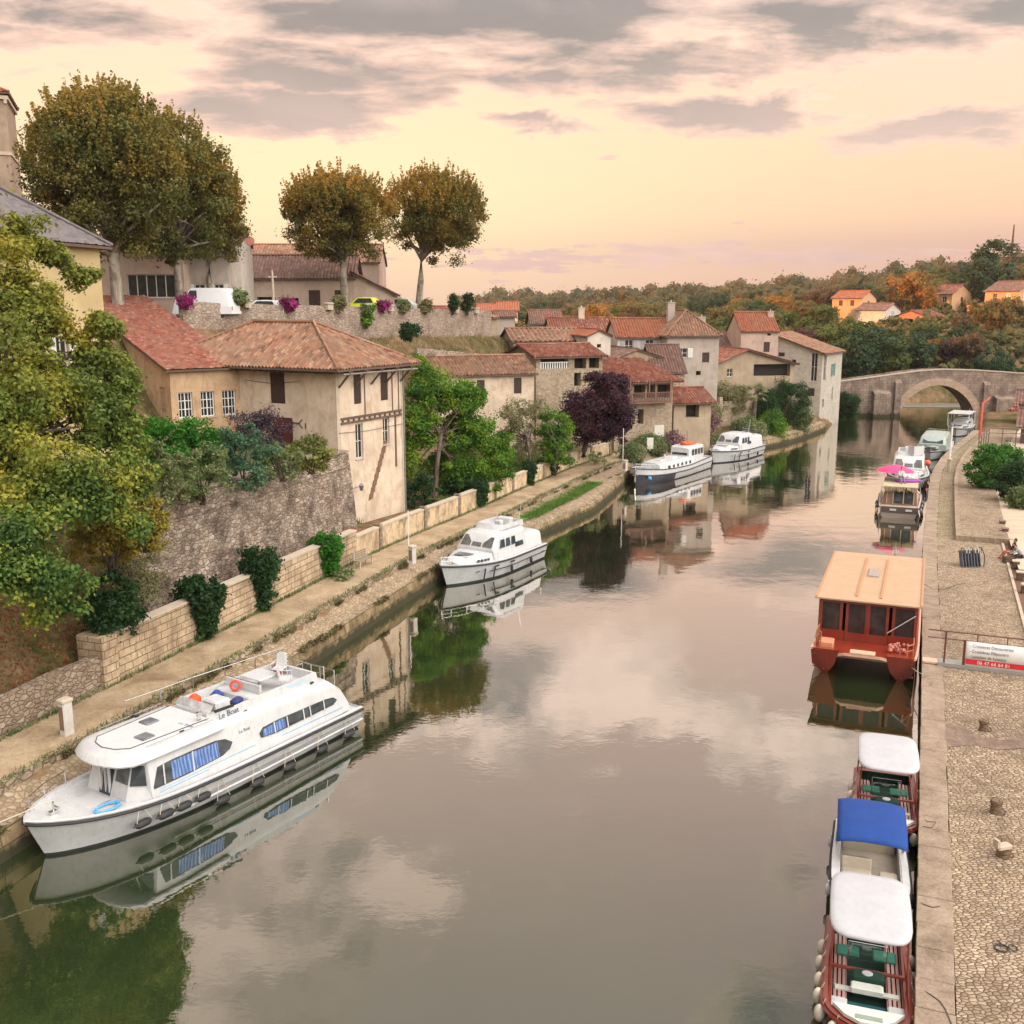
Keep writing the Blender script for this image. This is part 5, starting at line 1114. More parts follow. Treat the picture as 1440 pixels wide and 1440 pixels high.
# ---- generic sedan cruiser ----
def cruiser(name, label, p_bow, theta, L, B, wx0, wx1, ztop, group=None, cabm=None, scr=(.07, .065, .065), fly=True, hullm=None, stripe=True, hz=(1.35, 1.0, 1.0), aft_h=.0, lowcab=None, frontpanes=3, fly_scr=True):
    loc, rz = place(p_bow, theta, L); r = thing(name, label, 'boat', loc, rz, group)
    H = Hull(L, B, .86, .5, 2.0, hz[0], hz[1], hz[2], .7, .84, .8); H.build(r, (hullm or G_white, G_bottom), -.08, G_white)
    w = lambda x: max(.3, min(B/2-.3, H.b(x)-.22)); dz = hz[1]-.05
    # low fore cabin
    x1 = wx1; xe = L*.88
    shell(r, 'fore_cabin', [(x1-.6, dz, w(x1-.6), dz+.45, w(x1)-.1, dz+.55, w(x1)-.25), (x1+.8, dz, w(x1+.8), dz+.45, w(x1+.8)-.12, dz+.53, w(x1+.8)-.28), (xe-.5, dz+.08, w(xe-.5)*.9, dz+.36, w(xe-.5)*.8, dz+.44, w(xe-.5)*.6), (xe, dz+.1, w(xe)*.7, dz+.2, w(xe)*.6, dz+.24, w(xe)*.4)], cabm or G_white)
    # wheelhouse with raked screen
    W = w(wx0); zs = ztop
    shell(r, 'wheelhouse', [(wx0, dz, W, zs-.35, W-.2, zs, W-.32), (wx1-1.0, dz, W, zs-.32, W-.22, zs, W-.34), (wx1-.62, dz, W, zs-.45, W-.24, zs-.12, W-.36), (wx1+.05, dz, W-.05, dz+.66, W-.12, dz+.7, W-.3)], cabm or G_white)
    # screen panes lie on the raked face
    a = Vector((wx1-.62, 0, zs-.22)); b = Vector((wx1-.02, 0, dz+.74)); nn = Vector(((a.z-b.z), 0, -(a.x-b.x))).normalized()
    if nn.x < 0: nn = -nn
    n = frontpanes; wt, wb = W-.36, W-.28
    for k in range(n):
        f0, f1 = -1+2*(k+.07)/n, -1+2*(k+.93)/n; o = nn*.05
        m = MB(); m.prism([a+Vector((.05, wt*f0, -.06))+o, a+Vector((.05, wt*f1, -.06))+o, b+Vector((-.04, wb*f1, .04))+o, b+Vector((-.04, wb*f0, .04))+o], nn*.015); m.build('windscreen', m_glass('screen_grey%g' % scr[0], scr, .12), r)
    ysf = lambda x, z: w(x)-.2*(z-dz)/max(.1, (zs-.35-dz)) if x < wx1 else w(x)-.03
    for s in (1, -1):
        x = wx1-1.0
        for k in range(3):
            xx = wx1-.75-k*.62
            sidepanel(r, 'window', [(xx, dz+.72), (xx-(.0 if k else -.1), dz+.72), (xx-.12, zs-.42), (xx-.5, zs-.42), (xx-.5, dz+.72)], ysf, G_win, side=s)
        for k in range(4): sidepanel(r, 'porthole', [(wx1+.5+k*.26, dz+.18), (wx1+.68+k*.26, dz+.2), (wx1+.66+k*.26, dz+.36), (wx1+.48+k*.26, dz+.36)], lambda x, z: w(x)-.02, G_win, .02, .0, s)
        sidepanel(r, 'window', [(wx0+.3, dz+.5), (wx0+1.3, dz+.5), (wx0+1.2, dz+.8), (wx0+.35, dz+.8)], ysf, G_win, side=s)
        sidepanel(r, 'stripe', [(L*.8, .72), (L*.8, .78), (.3, .66), (.3, .60)], lambda x, z: H.b(x)*(.93+.05*z), m_plain('grey_stripe', (.10, .11, .12), .5), .01, .0, s) if stripe else None
    # aft cabin
    shell(r, 'aft_cabin', [(.35, dz, w(.4)*.96, dz+.75+aft_h, w(.4)*.86, dz+.95+aft_h, w(.4)*.7), (wx0+.1, dz, w(wx0)*.98, dz+.85+aft_h, w(wx0)*.86, dz+1.1+aft_h, w(wx0)*.7)], G_white)
    if fly:
        m = MB(); fx0, fx1 = wx0-.3, wx1-1.6; fw = W-.45
        m.loft([[(fx0, -fw, zs), (fx1, -fw, zs), (fx1+.25, -fw*.6, zs), (fx1+.25, fw*.6, zs), (fx1, fw, zs), (fx0, fw, zs)], [(fx0, -fw+.05, zs+.34), (fx1-.2, -fw+.05, zs+.34), (fx1, -fw*.6, zs+.34), (fx1, fw*.6, zs+.34), (fx1-.2, fw-.05, zs+.34), (fx0, fw-.05, zs+.34)], [(fx0+.1, -fw+.15, zs+.34), (fx1-.3, -fw+.15, zs+.34), (fx1-.12, -fw*.55, zs+.34), (fx1-.12, fw*.55, zs+.34), (fx1-.3, fw-.15, zs+.34), (fx0+.1, fw-.15, zs+.34)], [(fx0+.1, -fw+.15, zs+.04), (fx1-.3, -fw+.15, zs+.04), (fx1-.12, -fw*.55, zs+.04), (fx1-.12, fw*.55, zs+.04), (fx1-.3, fw-.15, zs+.04), (fx0+.1, fw-.15, zs+.04)]], True, True)
        m.build('flybridge', G_white, r, True, ang=30)
        m = MB(); m.bbox(fx0+.3, fx0+.8, -.5, .5, zs+.05, zs+.5, .05); m.build('bench', G_white, r); m = MB(); m.bbox(fx1-.75, fx1-.4, .1, .6, zs+.05, zs+.55, .05); m.build('helm_seat', G_white, r)
    railing(r, [(x, s*(H.b(x)-.12), H.z(x)) for s, x in [(-1, L*k) for k in (.62, .74, .86, .95)]]+[(L*.995, 0, H.z(L))]+[(L*k, (H.b(L*k)-.12), H.z(L*k)) for k in (.95, .86, .74, .62)], .5, .017, True)
    railing(r, [(.3, -w(.3)*.9, dz+.95+aft_h), (.1, -.5, dz+.9+aft_h), (.1, .5, dz+.9+aft_h), (.3, w(.3)*.9, dz+.95+aft_h)], .5, .017)
    for s in (1, -1):
        for k in (.25, .5): fender(r, (L*k, s*(H.b(L*k)+.08), .25), .1, .45)
    for k in (.66, .74):
        m = MB(); m.tube([(L*k, H.b(L*k)+.03, .9), (L*k+.05, H.b(L*k)*.92+.05, .12)], .05, 5); m.build('fender_strap', G_black, r)
    m = MB(); m.box(L*.9-.2, L*.9+.1, -.06, .06, H.z(L*.9)-.08, H.z(L*.9)+.12); m.tube([(L*.9, -.14, H.z(L*.9)+.12), (L*.9, .14, H.z(L*.9)+.12)], .03, 6); m.build('windlass', G_chrome, r)
    # seams, grey non-slip panels, hatch, grab rails, antenna
    m = MB(); m.prism([(x1+.95, -.55, dz+.565), (x1+1.7, -.5, dz+.55), (x1+1.7, .5, dz+.55), (x1+.95, .55, dz+.565)], (0, 0, .03)); m.build('hatch', m_glass('hatch_smoke', (.10, .10, .11), .2), r)
    for s in (-1, 1):
        m = MB(); m.prism([(L*.90, s*.12, H.z(L*.9)-.068), (L*.80, s*.15, H.z(L*.8)-.068), (L*.72, s*(w(L*.72)+.05), H.z(L*.72)-.068), (L*.80, s*(w(L*.8)), H.z(L*.8)-.068)], (0, 0, .008)); m.build('deck_panel', G_grey, r)
        m = MB(); m.tube([(.2, s*(H.b(.2)*.985+.015), .62)]+[(L*k, s*(H.b(L*k)*.97+.015), .62+.25*max(0, k-.6)) for k in (.1, .25, .4, .55, .7)], .03, 5); m.build('lower_strake', G_black, r)
        m = MB(); m.tube([(wx0+.2, s*(W-.42), zs+.09), (wx1-1.1, s*(W-.42), zs+.09)], .018, 5); m.build('grab_rail', G_chrome, r)
    m = MB(); m.tube([(wx0+.3, W-.5, zs), (wx0-.1, W-.5, zs+1.5)], .012, 4); m.build('antenna', G_chrome, r)
    for k in (.45, .62): m = MB(); m.box(L*k, L*k+.45, H.b(L*k)-.02, H.b(L*k)+.0, H.z(L*k)-.34, H.z(L*k)-.24); m.build('vent', G_black, r)
    return r, H, loc, rz
cruiser('motor_cruiser', 'white motor cruiser with three grey windscreen panes, moored alone mid towpath', (-4.35, 60.7), R(33), 10.0, 3.7, 2.6, 6.3, 2.75, hz=(1.45, 1.15, 1.1))
# ---- barge with navy bow ----
def barge():
    L, B = 14.0, 3.7; loc, rz = place((11.9, 97.6), R(36), L); navy = m_gel('navy_hull', (.012, .016, .035), .3, .2)
    r = thing('dutch_barge', 'Dutch-style barge with navy bow, white topsides and a red dinghy on its roof', 'boat', loc, rz)
    H = Hull(L, B, .8, .62, 3.0, 1.6, 1.15, 1.35, .3, .9, .6); 
    m = MB(); X = [L*i/28 for i in range(29)]; 
    rings = []
    for x in X:
        b, z = max(H.b(x), .04), H.z(x); rings.append([(x, -b, z), (x, -b*1.01, z*.62), (x, -b*.9, .1), (x, -b*.7, -.4), (x, b*.7, -.4), (x, b*.9, .1), (x, b*1.01, z*.62), (x, b, z)])
    idx = [[m.V(p) for p in q] for q in rings]
    for i, (a, c) in enumerate(zip(idx, idx[1:])):
        for k in range(7):
            m.m = 1 if (1 <= k <= 5 and i > 17) or (2 <= k <= 4) else 0; m.F((a[k+1], c[k+1], c[k], a[k]))
    m.m = 0; m.F(idx[0]); m.build('hull', [G_white, navy], r, True, ang=35)
    m = MB(); m.loft([[(x, -H.b(x)+.08, H.z(x)-.2), (x, H.b(x)-.08, H.z(x)-.2)] for x in X], closed=False); m.build('deck', G_grey, r)
    for s in (-1, 1): m = MB(); m.tube([(x, s*(max(H.b(x), .03)+.02), H.z(x)) for x in X], .05, 6); m.tube([(x, s*(max(H.b(x), .03)+.03), H.z(x)*.62) for x in X], .06, 6); m.build('rubbing_strake', navy, r)
    shell(r, 'saloon', [(4.2, 1.0, 1.45, 1.65, 1.35, 1.8, 1.1), (9.5, 1.0, 1.45, 1.65, 1.35, 1.8, 1.1), (11, 1.1, 1.1, 1.6, 1.0, 1.75, .8)], G_white)
    shell(r, 'wheelhouse', [(1.6, 1.0, 1.25, 2.6, 1.15, 2.75, 1.1), (4.4, 1.0, 1.25, 2.6, 1.15, 2.75, 1.1), (4.7, 1.0, 1.1, 2.5, 1.0, 2.6, .9)], G_white)
    for s in (1, -1):
        for k in range(4): sidepanel(r, 'window', [(1.8+k*.68, 1.85), (2.3+k*.68, 1.85), (2.3+k*.68, 2.45), (1.8+k*.68, 2.45)], lambda x, z: 1.17, G_win, .02, .03, s)
        for k in range(6): sidepanel(r, 'porthole', [(5+k*.9, 1.2), (5.3+k*.9, 1.2), (5.3+k*.9, 1.5), (5+k*.9, 1.5)], lambda x, z: 1.42 if x < 9.6 else 1.3, G_win, .02, .03, s)
    m = MB(); m.prism([(4.72, -.85, 1.9), (4.72, .85, 1.9), (4.62, .85, 2.45), (4.62, -.85, 2.45)], (.02, 0, 0)); m.build('windscreen', G_win, r)
    m = MB(); m.lathe([(.1, 1.8), (.09, 2.3)], 8, 8, 0); m.bbox(6.2, 7.2, -.5, .5, 1.8, 1.92, .04); m.bbox(8.8, 9.5, -.4, .4, 1.8, 1.92, .04); m.build('hatch', G_grey, r)
    railing(r, [(x, s*(H.b(x)-.1), H.z(x)) for s, x in [(-1, 11), (-1, 12), (-1, 13)]]+[(13.9, 0, 1.6)]+[(x, H.b(x)-.1, H.z(x)) for x in (13, 12, 11)], .45, .018)
    m = MB(); m.ball((13.5, 1.3, .7), .22, 8, 6); m.build('fender', m_plain('blue_fender', (.1, .3, .6), .5), r, True)
    m = MB(); m.tube([(13.95, 0, 1.5), (14.1, 0, .3)], .09, 6); m.prism([(13.95, -.35, .9), (13.95, .35, .9), (13.95, .1, 1.1), (13.95, -.1, 1.1)], (.1, 0, 0)); m.build('anchor', G_chrome, r)
    mk = MB(); mk.tube([(3.1, 0, 2.75), (3.1, 0, 4.3)], .03, 6); mk.tube([(3.1, -.5, 4.0), (3.1, .5, 4.0)], .015, 5); mk.build('mast', G_chrome, r)
    m = MB()
    for s in (-1, 1): m.tube([(-.9, s*.42, .14), (.5, s*.42, .14), (1.0, s*.25, .2), (1.15, 0, .25)], .16, 8)
    m.box(-.9, .6, -.4, .4, .02, .07)
    single(m, 'dinghy', m_plain('red_rubber', (.72, .10, .03), .5), 'red inflatable dinghy carried on the wheelhouse roof of the barge', 'dinghy', tuple(Matrix.Translation(loc) @ Matrix.Rotation(rz, 4, 'Z') @ Vector((2.9, 0, 2.78))), rz, smooth=True)
barge()
cruiser('cabin_cruiser', 'boxy white cabin cruiser moored just behind the barge', (21.8, 111.0), R(38), 10.5, 3.7, 3.4, 6.6, 2.9, hz=(1.5, 1.25, 1.2), fly=False, aft_h=.25)
# ---- orange-red catamaran trip boat ----
def catamaran():
    L = 12.2; th = R(22.2); yaw = math.atan2(-math.cos(th), -math.sin(th))   # bow towards the camera
    hw = 2.3; fr = Vector((19.02, 45.9)); lat = Vector((math.cos(th), -math.sin(th))); ax = Vector((math.sin(th), math.cos(th)))
    c = fr-lat*hw; loc = c+ax*10.2
    red = m_wood('varnished_red_wood', (.26, .024, .010), (.36, .045, .016), .3, .4, 8); dred = m_wood('dark_red_wood', (.20, .025, .012), (.28, .04, .02), .35, .3, 8)
    r = thing('passenger_catamaran', 'orange-red wooden catamaran trip boat with flat apricot roof at the quay', 'boat', (loc.x, loc.y, 0), yaw)
    # local: x forward (towards camera), bow near x=12
    for s in (-1, 1):
        m = MB(); rings = []
        for i in range(15):
            x = 12.3*i/14; t = i/14; k = max(0, (t-.75)/.25); wo = 2.34-.04*k; wi = 1.12-.1*k
            zt = 1.0+.35*k**1.5; mid = (wo+wi)/2; hwid = (wo-wi)/2
            b0 = hwid*(1-.85*k**1.3)
            rings.append([(x, s*(mid-hwid), zt), (x, s*(mid+hwid), zt), (x-.0*k, s*(mid+hwid*.95*(1-.1*k)), .6), (x-.8*k, s*(mid+b0*.8), -.1), (x-.9*k, s*mid, -.5), (x-.8*k, s*(mid-b0*.8), -.1), (x-.0, s*(mid-hwid*.9*(1-.25*k)), .6)])
        m.loft(rings); m.build('hull', red, r, True, ang=25)
        m = MB(); m.tube([(12.3*i/14-.0, s*(2.36-.1*max(0, (i/14-.75)/.25)), .98+.35*max(0, (i/14-.75)/.25)**1.5) for i in range(15)], .06, 6); m.tube([(12.0, s*2.2, .38), (11.6, s*1.85, .16), (11.7, s*1.45, .2)], .03, 5); m.build('rubbing_strake', m_plain('pale_trim', (.75, .45, .32), .5), r)
    m = MB(); m.box(0, 12.2, -2.2, 2.2, 1.02, 1.12); m.build('deck', red, r)
    m = MB(); m.prism([(12.2, -1.3, 1.0), (12.2, 1.3, 1.0), (12.38, .8, 1.16), (12.38, -.8, 1.16)], (0, 0, .14)); m.box(11.9, 12.4, -.55, .55, 1.31, 1.36); m.build('bow_step', m_plain('pale_trim', (.75, .45, .32), .5), r)
    # cabin posts and glazing
    m = MB(); x1 = 10.0
    for y in (-2.2, -1.25, -.98, -.08, .0, .85, 1.12, 2.1): m.box(x1-.1, x1, y, y+.13, 1.12, 3.15)
    m.box(x1-.1, x1+.003, -2.2, -1.0, 1.12, 1.62); m.box(x1-.1, x1+.003, 1.0, 2.2, 1.12, 1.62); m.box(x1-.09, x1+.004, -.98, .98, 1.12, 1.55); m.box(x1-.12, x1+.006, -2.23, 2.23, 3.0, 3.2)
    for s in (-1, 1):
        m.box(.3, x1-.1, s*2.2-.04, s*2.2+.04, 1.12, 1.75); m.box(.3, x1-.1, s*2.2-.045, s*2.2+.045, 3.0, 3.2)
        for k in range(8): m.box(.3+k*1.36, .42+k*1.36, s*2.2-.043, s*2.2+.043, 1.75, 3.0)
    m.box(.3, .4, -2.2, 2.2, 1.12, 3.2); m.build('cabin', dred, r)
    gd = m_glass('tinted_cabin_glass', (.02, .012, .012), .28)
    for a, b, z0 in ((-2.07, -1.25, 1.62), (-.85, -.08, 1.55), (.13, .85, 1.55), (1.25, 2.1, 1.62)):
        m = MB(); m.box(x1-.07, x1-.05, a, b, z0, 3.0); m.build('window' if abs(a) > 1.2 else 'door', gd, r)
    for s in (-1, 1): m = MB(); m.box(.42, x1-.12, s*2.2-.01, s*2.2+.01, 1.75, 3.0); m.build('window', gd, r)
    m = MB(); m.box(.2, x1+.35, -2.42, 2.42, 3.2, 3.27); rf = m.build('roof', m_plain('apricot_roof', (.50, .325, .20), .55, var=.08, sc=1.2), r)
    m = MB()
    for y in (-.55, .55): m.box(1.4, 9.6, y-.05, y+.05, 3.271, 3.33)
    for y in (-2.36, 2.36): m.box(.3, x1+.3, y-.04, y+.04, 3.271, 3.32)
    m.build('roof_batten', m_plain('batten_brown', (.50, .24, .12), .6), rf)
    m = MB(); m.bbox(3.9, 5.5, -.3, .25, 3.272, 3.37, .03); m.build('hatch', m_plain('hatch_grey', (.38, .30, .27), .5), rf)
    # foredeck rail, boarding bar, chest, anchor gear
    pc = m_plain('copper_rail', (.45, .16, .08), .5)
    railing(r, [(10.1, 2.15, 1.12), (11.2, 2.15, 1.15), (12.0, 1.9, 1.3)], .55, .03, True, mat=pc); railing(r, [(10.1, -2.15, 1.12), (11.2, -2.15, 1.15), (12.0, -1.9, 1.3)], .75, .03, True, mat=pc)
    m = MB(); m.bbox(10.9, 11.7, -2.0+.0, -1.35, 1.12, 1.5, .04); m.M = Matrix.Scale(-1, 4, (0, 1, 0)); ch = m.build('deck_chest', m_plain('chest_tan', (.62, .26, .14), .6), r)
    m = MB(); m.tube([(10.2, .95, 1.8), (10.1, 2.15, 2.75)], .03, 6); m.build('gangway_bar', G_chrome, r)
    # flower boxes / coiled gear on foredeck right side
    m = MB(); rr = random.Random(9)
    for k in range(26): m.ball((10.7+rr.random()*.7, 1.1+rr.random()*.8, 1.2+rr.random()*.35), .06+rr.random()*.05, 6, 4)
    m.build('flower_tub', m_plain('red_white_gear', (.55, .2, .15), .8, var=.6, sc=12), r)
catamaran()
# ---- small electric launches ----
_t = NT('clear_screen'); _a = _t.n('ShaderNodeBsdfTransparent'); _b = _t.n('ShaderNodeBsdfGlossy'); _b.inputs['Roughness'].default_value = .05; _m = _t.n('ShaderNodeMixShader'); _m.inputs[0].default_value = .12; _t.t.links.new(_a.outputs[0], _m.inputs[1]); _t.t.links.new(_b.outputs[0], _m.inputs[2]); _o = _t.n('ShaderNodeOutputMaterial'); _t.t.links.new(_m.outputs[0], _o.inputs[0]); M_clear = _t.mat
def launch_proto():
    r = thing('electric_launch', '', 'boat', (0, 0, 0), 0, 'small canopied electric launches at the quay')
    L, B = 5.6, 2.05; green = m_gel('green_hull', (.01, .045, .03), .25, .15); mah = m_wood('mahogany', (.18, .028, .016), (.27, .045, .026), .3, .4, 10); slat = m_wood('pink_slat', (.48, .27, .24), (.62, .38, .33), .5, 0, 10)
    H = Hull(L, B, .92, .72, 2.4, .82, .68, .7, .35, .88, .7); H.build(r, (green, G_bottom), -.02, mah, rub=True, rubmat=mah, gw=.1, cockpit=(.2, 4.7))
    grn = m_plain('green_carpet', (.012, .05, .035), .95, bump=.4)
    m = MB(); m.box(.25, 4.7, -.75, .75, .13, .16)
    m.build('cockpit_floor', grn, r)
    m = MB()
    for s in (-1, 1):
        m.box(.25, 4.5, s*.86-.03, s*.86+.03, .16, .70)
    m.build('inner_side', mah, r)
    for s in (-1, 1):   # side benches of slats
        m = MB()
        for k in range(4): y = s*(.50+k*.105); m.box(.5, 4.2, min(y, y+s*.07), max(y, y+s*.07), .42, .46)
        m.box(.5, 4.2, min(s*.47, s*.49), max(s*.47, s*.49), .16, .42); m.build('side_bench', slat, r)
        m = MB(); m.bbox(3.75, 4.4, min(s*.46, s*.9), max(s*.46, s*.9), .465, .56, .03); m.build('cushion', G_white, r)
    # foredeck shell bench
    m = MB(); m.prism([(4.55, -.80, .74), (4.55, .80, .74), (5.05, .55, .78), (5.36, .2, .81), (5.36, -.2, .81), (5.05, -.55, .78)], (0, 0, .09)); m.build('bow_bench', m_plain('cream_vinyl', (.66, .68, .62), .5), r)
    m = MB(); m.box(5.02, 5.2, -.3, .3, .872, .90); m.build('step_pad', m_plain('grey_green_pad', (.25, .3, .24), .7), r)
    # helm console
    m = MB(); m.bbox(2.55, 2.95, -.35, .4, .16, .78, .04); m.build('helm_console', grn, r)
    m = MB(); m.at(2.78, 0, .785); m.lathe([(.13, 0), (.13, .02), (.11, .03)], 18); m.build('gauge', G_white, r)
    m = MB(); m.box(3.05, 3.25, -.75, .75, .45, .5); m.bbox(3.0, 3.35, -.38, .38, .5, .66, .03); m.build('helm_seat', m_plain('cream_vinyl', (.66, .68, .62), .5), r)
    m = MB(); m.bbox(3.4, 3.8, -.6, .6, .16, .3, .05); m.build('seat_pad', m_plain('teal_pad', (.015, .10, .12), .6), r)
    m = MB(); m.box(2.1, 2.12, -.45, .45, .78, 1.22); m.build('windscreen', M_clear, r)
    m = MB(); m.tube([(2.12, -.46, .4), (2.12, -.46, 1.27), (2.12, .46, 1.27), (2.12, .46, .4)], .02, 6); m.build('screen_frame', G_chrome, r)
    for y in (-.45, .45): m = MB(); m.bbox(1.0, 1.45, y-.28, y+.28, .47, .52, .02); m.build('seat_pad', m_plain('mint_pad', (.03, .20, .13), .7), r)
    # canopy
    m = MB(); n = 24
    def se(a, rx, ry): c, s = math.cos(a), math.sin(a); return (rx*math.copysign(abs(c)**.42, c), ry*math.copysign(abs(s)**.42, s))
    rings = []
    for z, k in ((2.02, .985), (2.04, 1.0), (2.09, 1.0), (2.13, .97), (2.16, .85), (2.18, .5), (2.185, .02)):
        rings.append([(1.55+se(2*math.pi*i/n, 1.52, .98)[0]*k, se(2*math.pi*i/n, 1.52, .98)[1]*k, z-.03*((se(2*math.pi*i/n, 1.52, .98)[0]*k/1.5)**2)) for i in range(n)])
    m.loft(rings); m.build('canopy', m_gel('canopy_white', (.50, .50, .53), .5, .3), r, True, ang=60)
    for x in (.35, 2.85):
        for s in (-1, 1): m = MB(); m.tube([(x, s*.9, .68), (x, s*.86, 2.05)], .025, 6); m.build('canopy_post', mah, r)
    for s in (-1, 1):
        for x in (1.2, 2.0, 2.9, 3.7, 4.5, 5.15):
            b = H.b(x)+.1; m = MB(); m.ball((x, s*b, .42), .15, 10, 8, (1, .9, 1.55)); f = m.build('fender', m_plain('cream_fender', (.66, .58, .48), .5, var=.25), r, True)
            m = MB(); m.tube([(x, s*(b-.05), .62), (x, s*(b-.12), .82)], .014, 5); m.build('rope', G_rope, f)
    m = MB(); m.tube([(5.55, 0, .8), (5.65, 0, .2)], .03, 5); m.build('stem_band', G_chrome, r)
    m = MB(); m.box(2.5, 2.6, -.88, .88, .70, .76); m.build('crossbeam', mah, r)
    def short(o):
        for v in o.data.vertices:
            if v.co.x > 1.5: v.co.x = 1.5+(v.co.x-1.5)*.79
        o.data.update()
    for o in [c for c in C.objects if c.parent == r or (c.parent and c.parent.parent == r)]:
        if not o.name.startswith('canopy'): short(o)
    return r
LP_ = launch_proto()
thq = R(22.0)
def put_launch(o, cx, cy, dth=0):
    th = thq+dth; ax = Vector((math.sin(th), math.cos(th))); st = Vector((cx, cy))+ax*1.55
    o.location = (st.x, st.y, 0); o.rotation_euler = (0, 0, math.atan2(-ax.y, -ax.x))
# canopy centres from the photo
c1 = at(1224, 1272, 2.1); put_launch(LP_, c1.x, c1.y, R(-4)); LP_['label'] = 'electric launch with white canopy and green carpet, nearest the camera at the quay'
l2 = copy_tree(LP_); c2 = at(1249, 1056, 2.1); put_launch(l2, c2.x, c2.y, R(-4)); l2['label'] = 'electric launch with white canopy directly in front of the red catamaran'
# ---- white motorboat with blue bimini ----
def bimini_boat():
    c = at(1226, 1146, 1.9); th = R(18); ax = Vector((math.sin(th), math.cos(th))); L = 5.6; st = Vector((c.x, c.y))+ax*1.6
    r = thing('bimini_boat', 'white motorboat with a bright blue fabric canopy between the two launches', 'boat', (st.x, st.y, 0), math.atan2(-ax.y, -ax.x))
    H = Hull(L, 2.15, .92, .6, 2.2, .95, .8, .8, .5, .86, .75); H.build(r, (G_white, G_bottom), -.02, G_white, gw=.2, cockpit=(.2, 4.5))
    tan = m_plain('beige_vinyl', (.56, .48, .38), .6)
    m = MB(); m.box(.2, 4.55, -.84, .84, .28, .31); m.build('cockpit_floor', m_plain('beige_floor', (.50, .43, .34), .8), r)
    m = MB()
    for s in (-1, 1): m.box(.2, 4.55, s*.86-.025, s*.86+.025, .31, .8)
    m.box(4.5, 4.55, -.83, .83, .31, .85); m.build('inner_side', G_white, r)
    m = MB(); m.bbox(2.5, 3.3, -.8, .05, .31, .62, .05); m.bbox(2.42, 2.55, -.8, .05, .31, .95, .04); m.build('seat', tan, r); m = MB(); m.bbox(2.5, 3.1, .25, .8, .31, .62, .05); m.build('seat', tan, r); m = MB(); m.bbox(.3, .9, -.8, .8, .31, .65, .05); m.build('seat', tan, r)
    m = MB(); m.bbox(3.3, 4.2, -.55, .1, .32, .42, .03); m.bbox(3.5, 4.45, .5, .8, .31, .6, .04); m.build('sun_pad', G_white, r)
    bl = NT('blue_canvas'); o_ = bl.obj(); n_ = bl.noise(o_, 3, 4, .6); bl.out(bl.mix(n_, (.002, .035, .20), (.004, .06, .30)), .75, bl.bump(bl.noise(o_, 2.5, 3), .3, .05))
    m = MB(); rings = []
    for i in range(15):
        x = .25+2.75*i/14; k = i/14; z = 1.72+.22*math.sin(math.pi*min(1, max(0, k)))**.6-.02*math.cos(k*12.5)
        rings.append([(x, y*.98, z-.10*abs(y)**3.2) for y in [-1+j/6 for j in range(13)]])
    m.loft(rings, closed=False); cv_ = m.build('canopy', bl.mat, r, True); md = cv_.modifiers.new('thickness', 'SOLIDIFY'); md.thickness = .02
    for xa in (.4, 1.3, 2.1, 2.9):
        m = MB(); z = 1.66+.2*math.sin(math.pi*(xa-.25)/2.75)**.6; m.tube([(1.5, -.98, .8), (xa, -.94, z-.16), (xa, -.7, z-.02), (xa, 0, z), (xa, .7, z-.02), (xa, .94, z-.16), (1.5, .98, .8)], .016, 6); m.build('canopy_frame', G_chrome, r)
    m = MB(); m.tube([(4.5, 0, .9), (4.0, .4, .45), (4.1, .5, .34), (3.9, .6, .34), (4.0, .45, .34)], .02, 5); m.tube([(4.3+.1*math.cos(k), .6+.12*math.sin(k), .34) for k in range(12)], .018, 5); m.build('rope', m_plain('dark_rope', (.12, .1, .08), .9), r)
    for s in (-1, 1):
        for x in (1.0, 3.8): fender(r, (x, s*(H.b(x)+.08), .3), .09, .4, G_black if s > 0 else G_white)
    m = MB(); m.bbox(-.45, .0, -.2, .2, .1, 1.05, .07); m.build('outboard_motor', G_black, r)
bimini_boat()
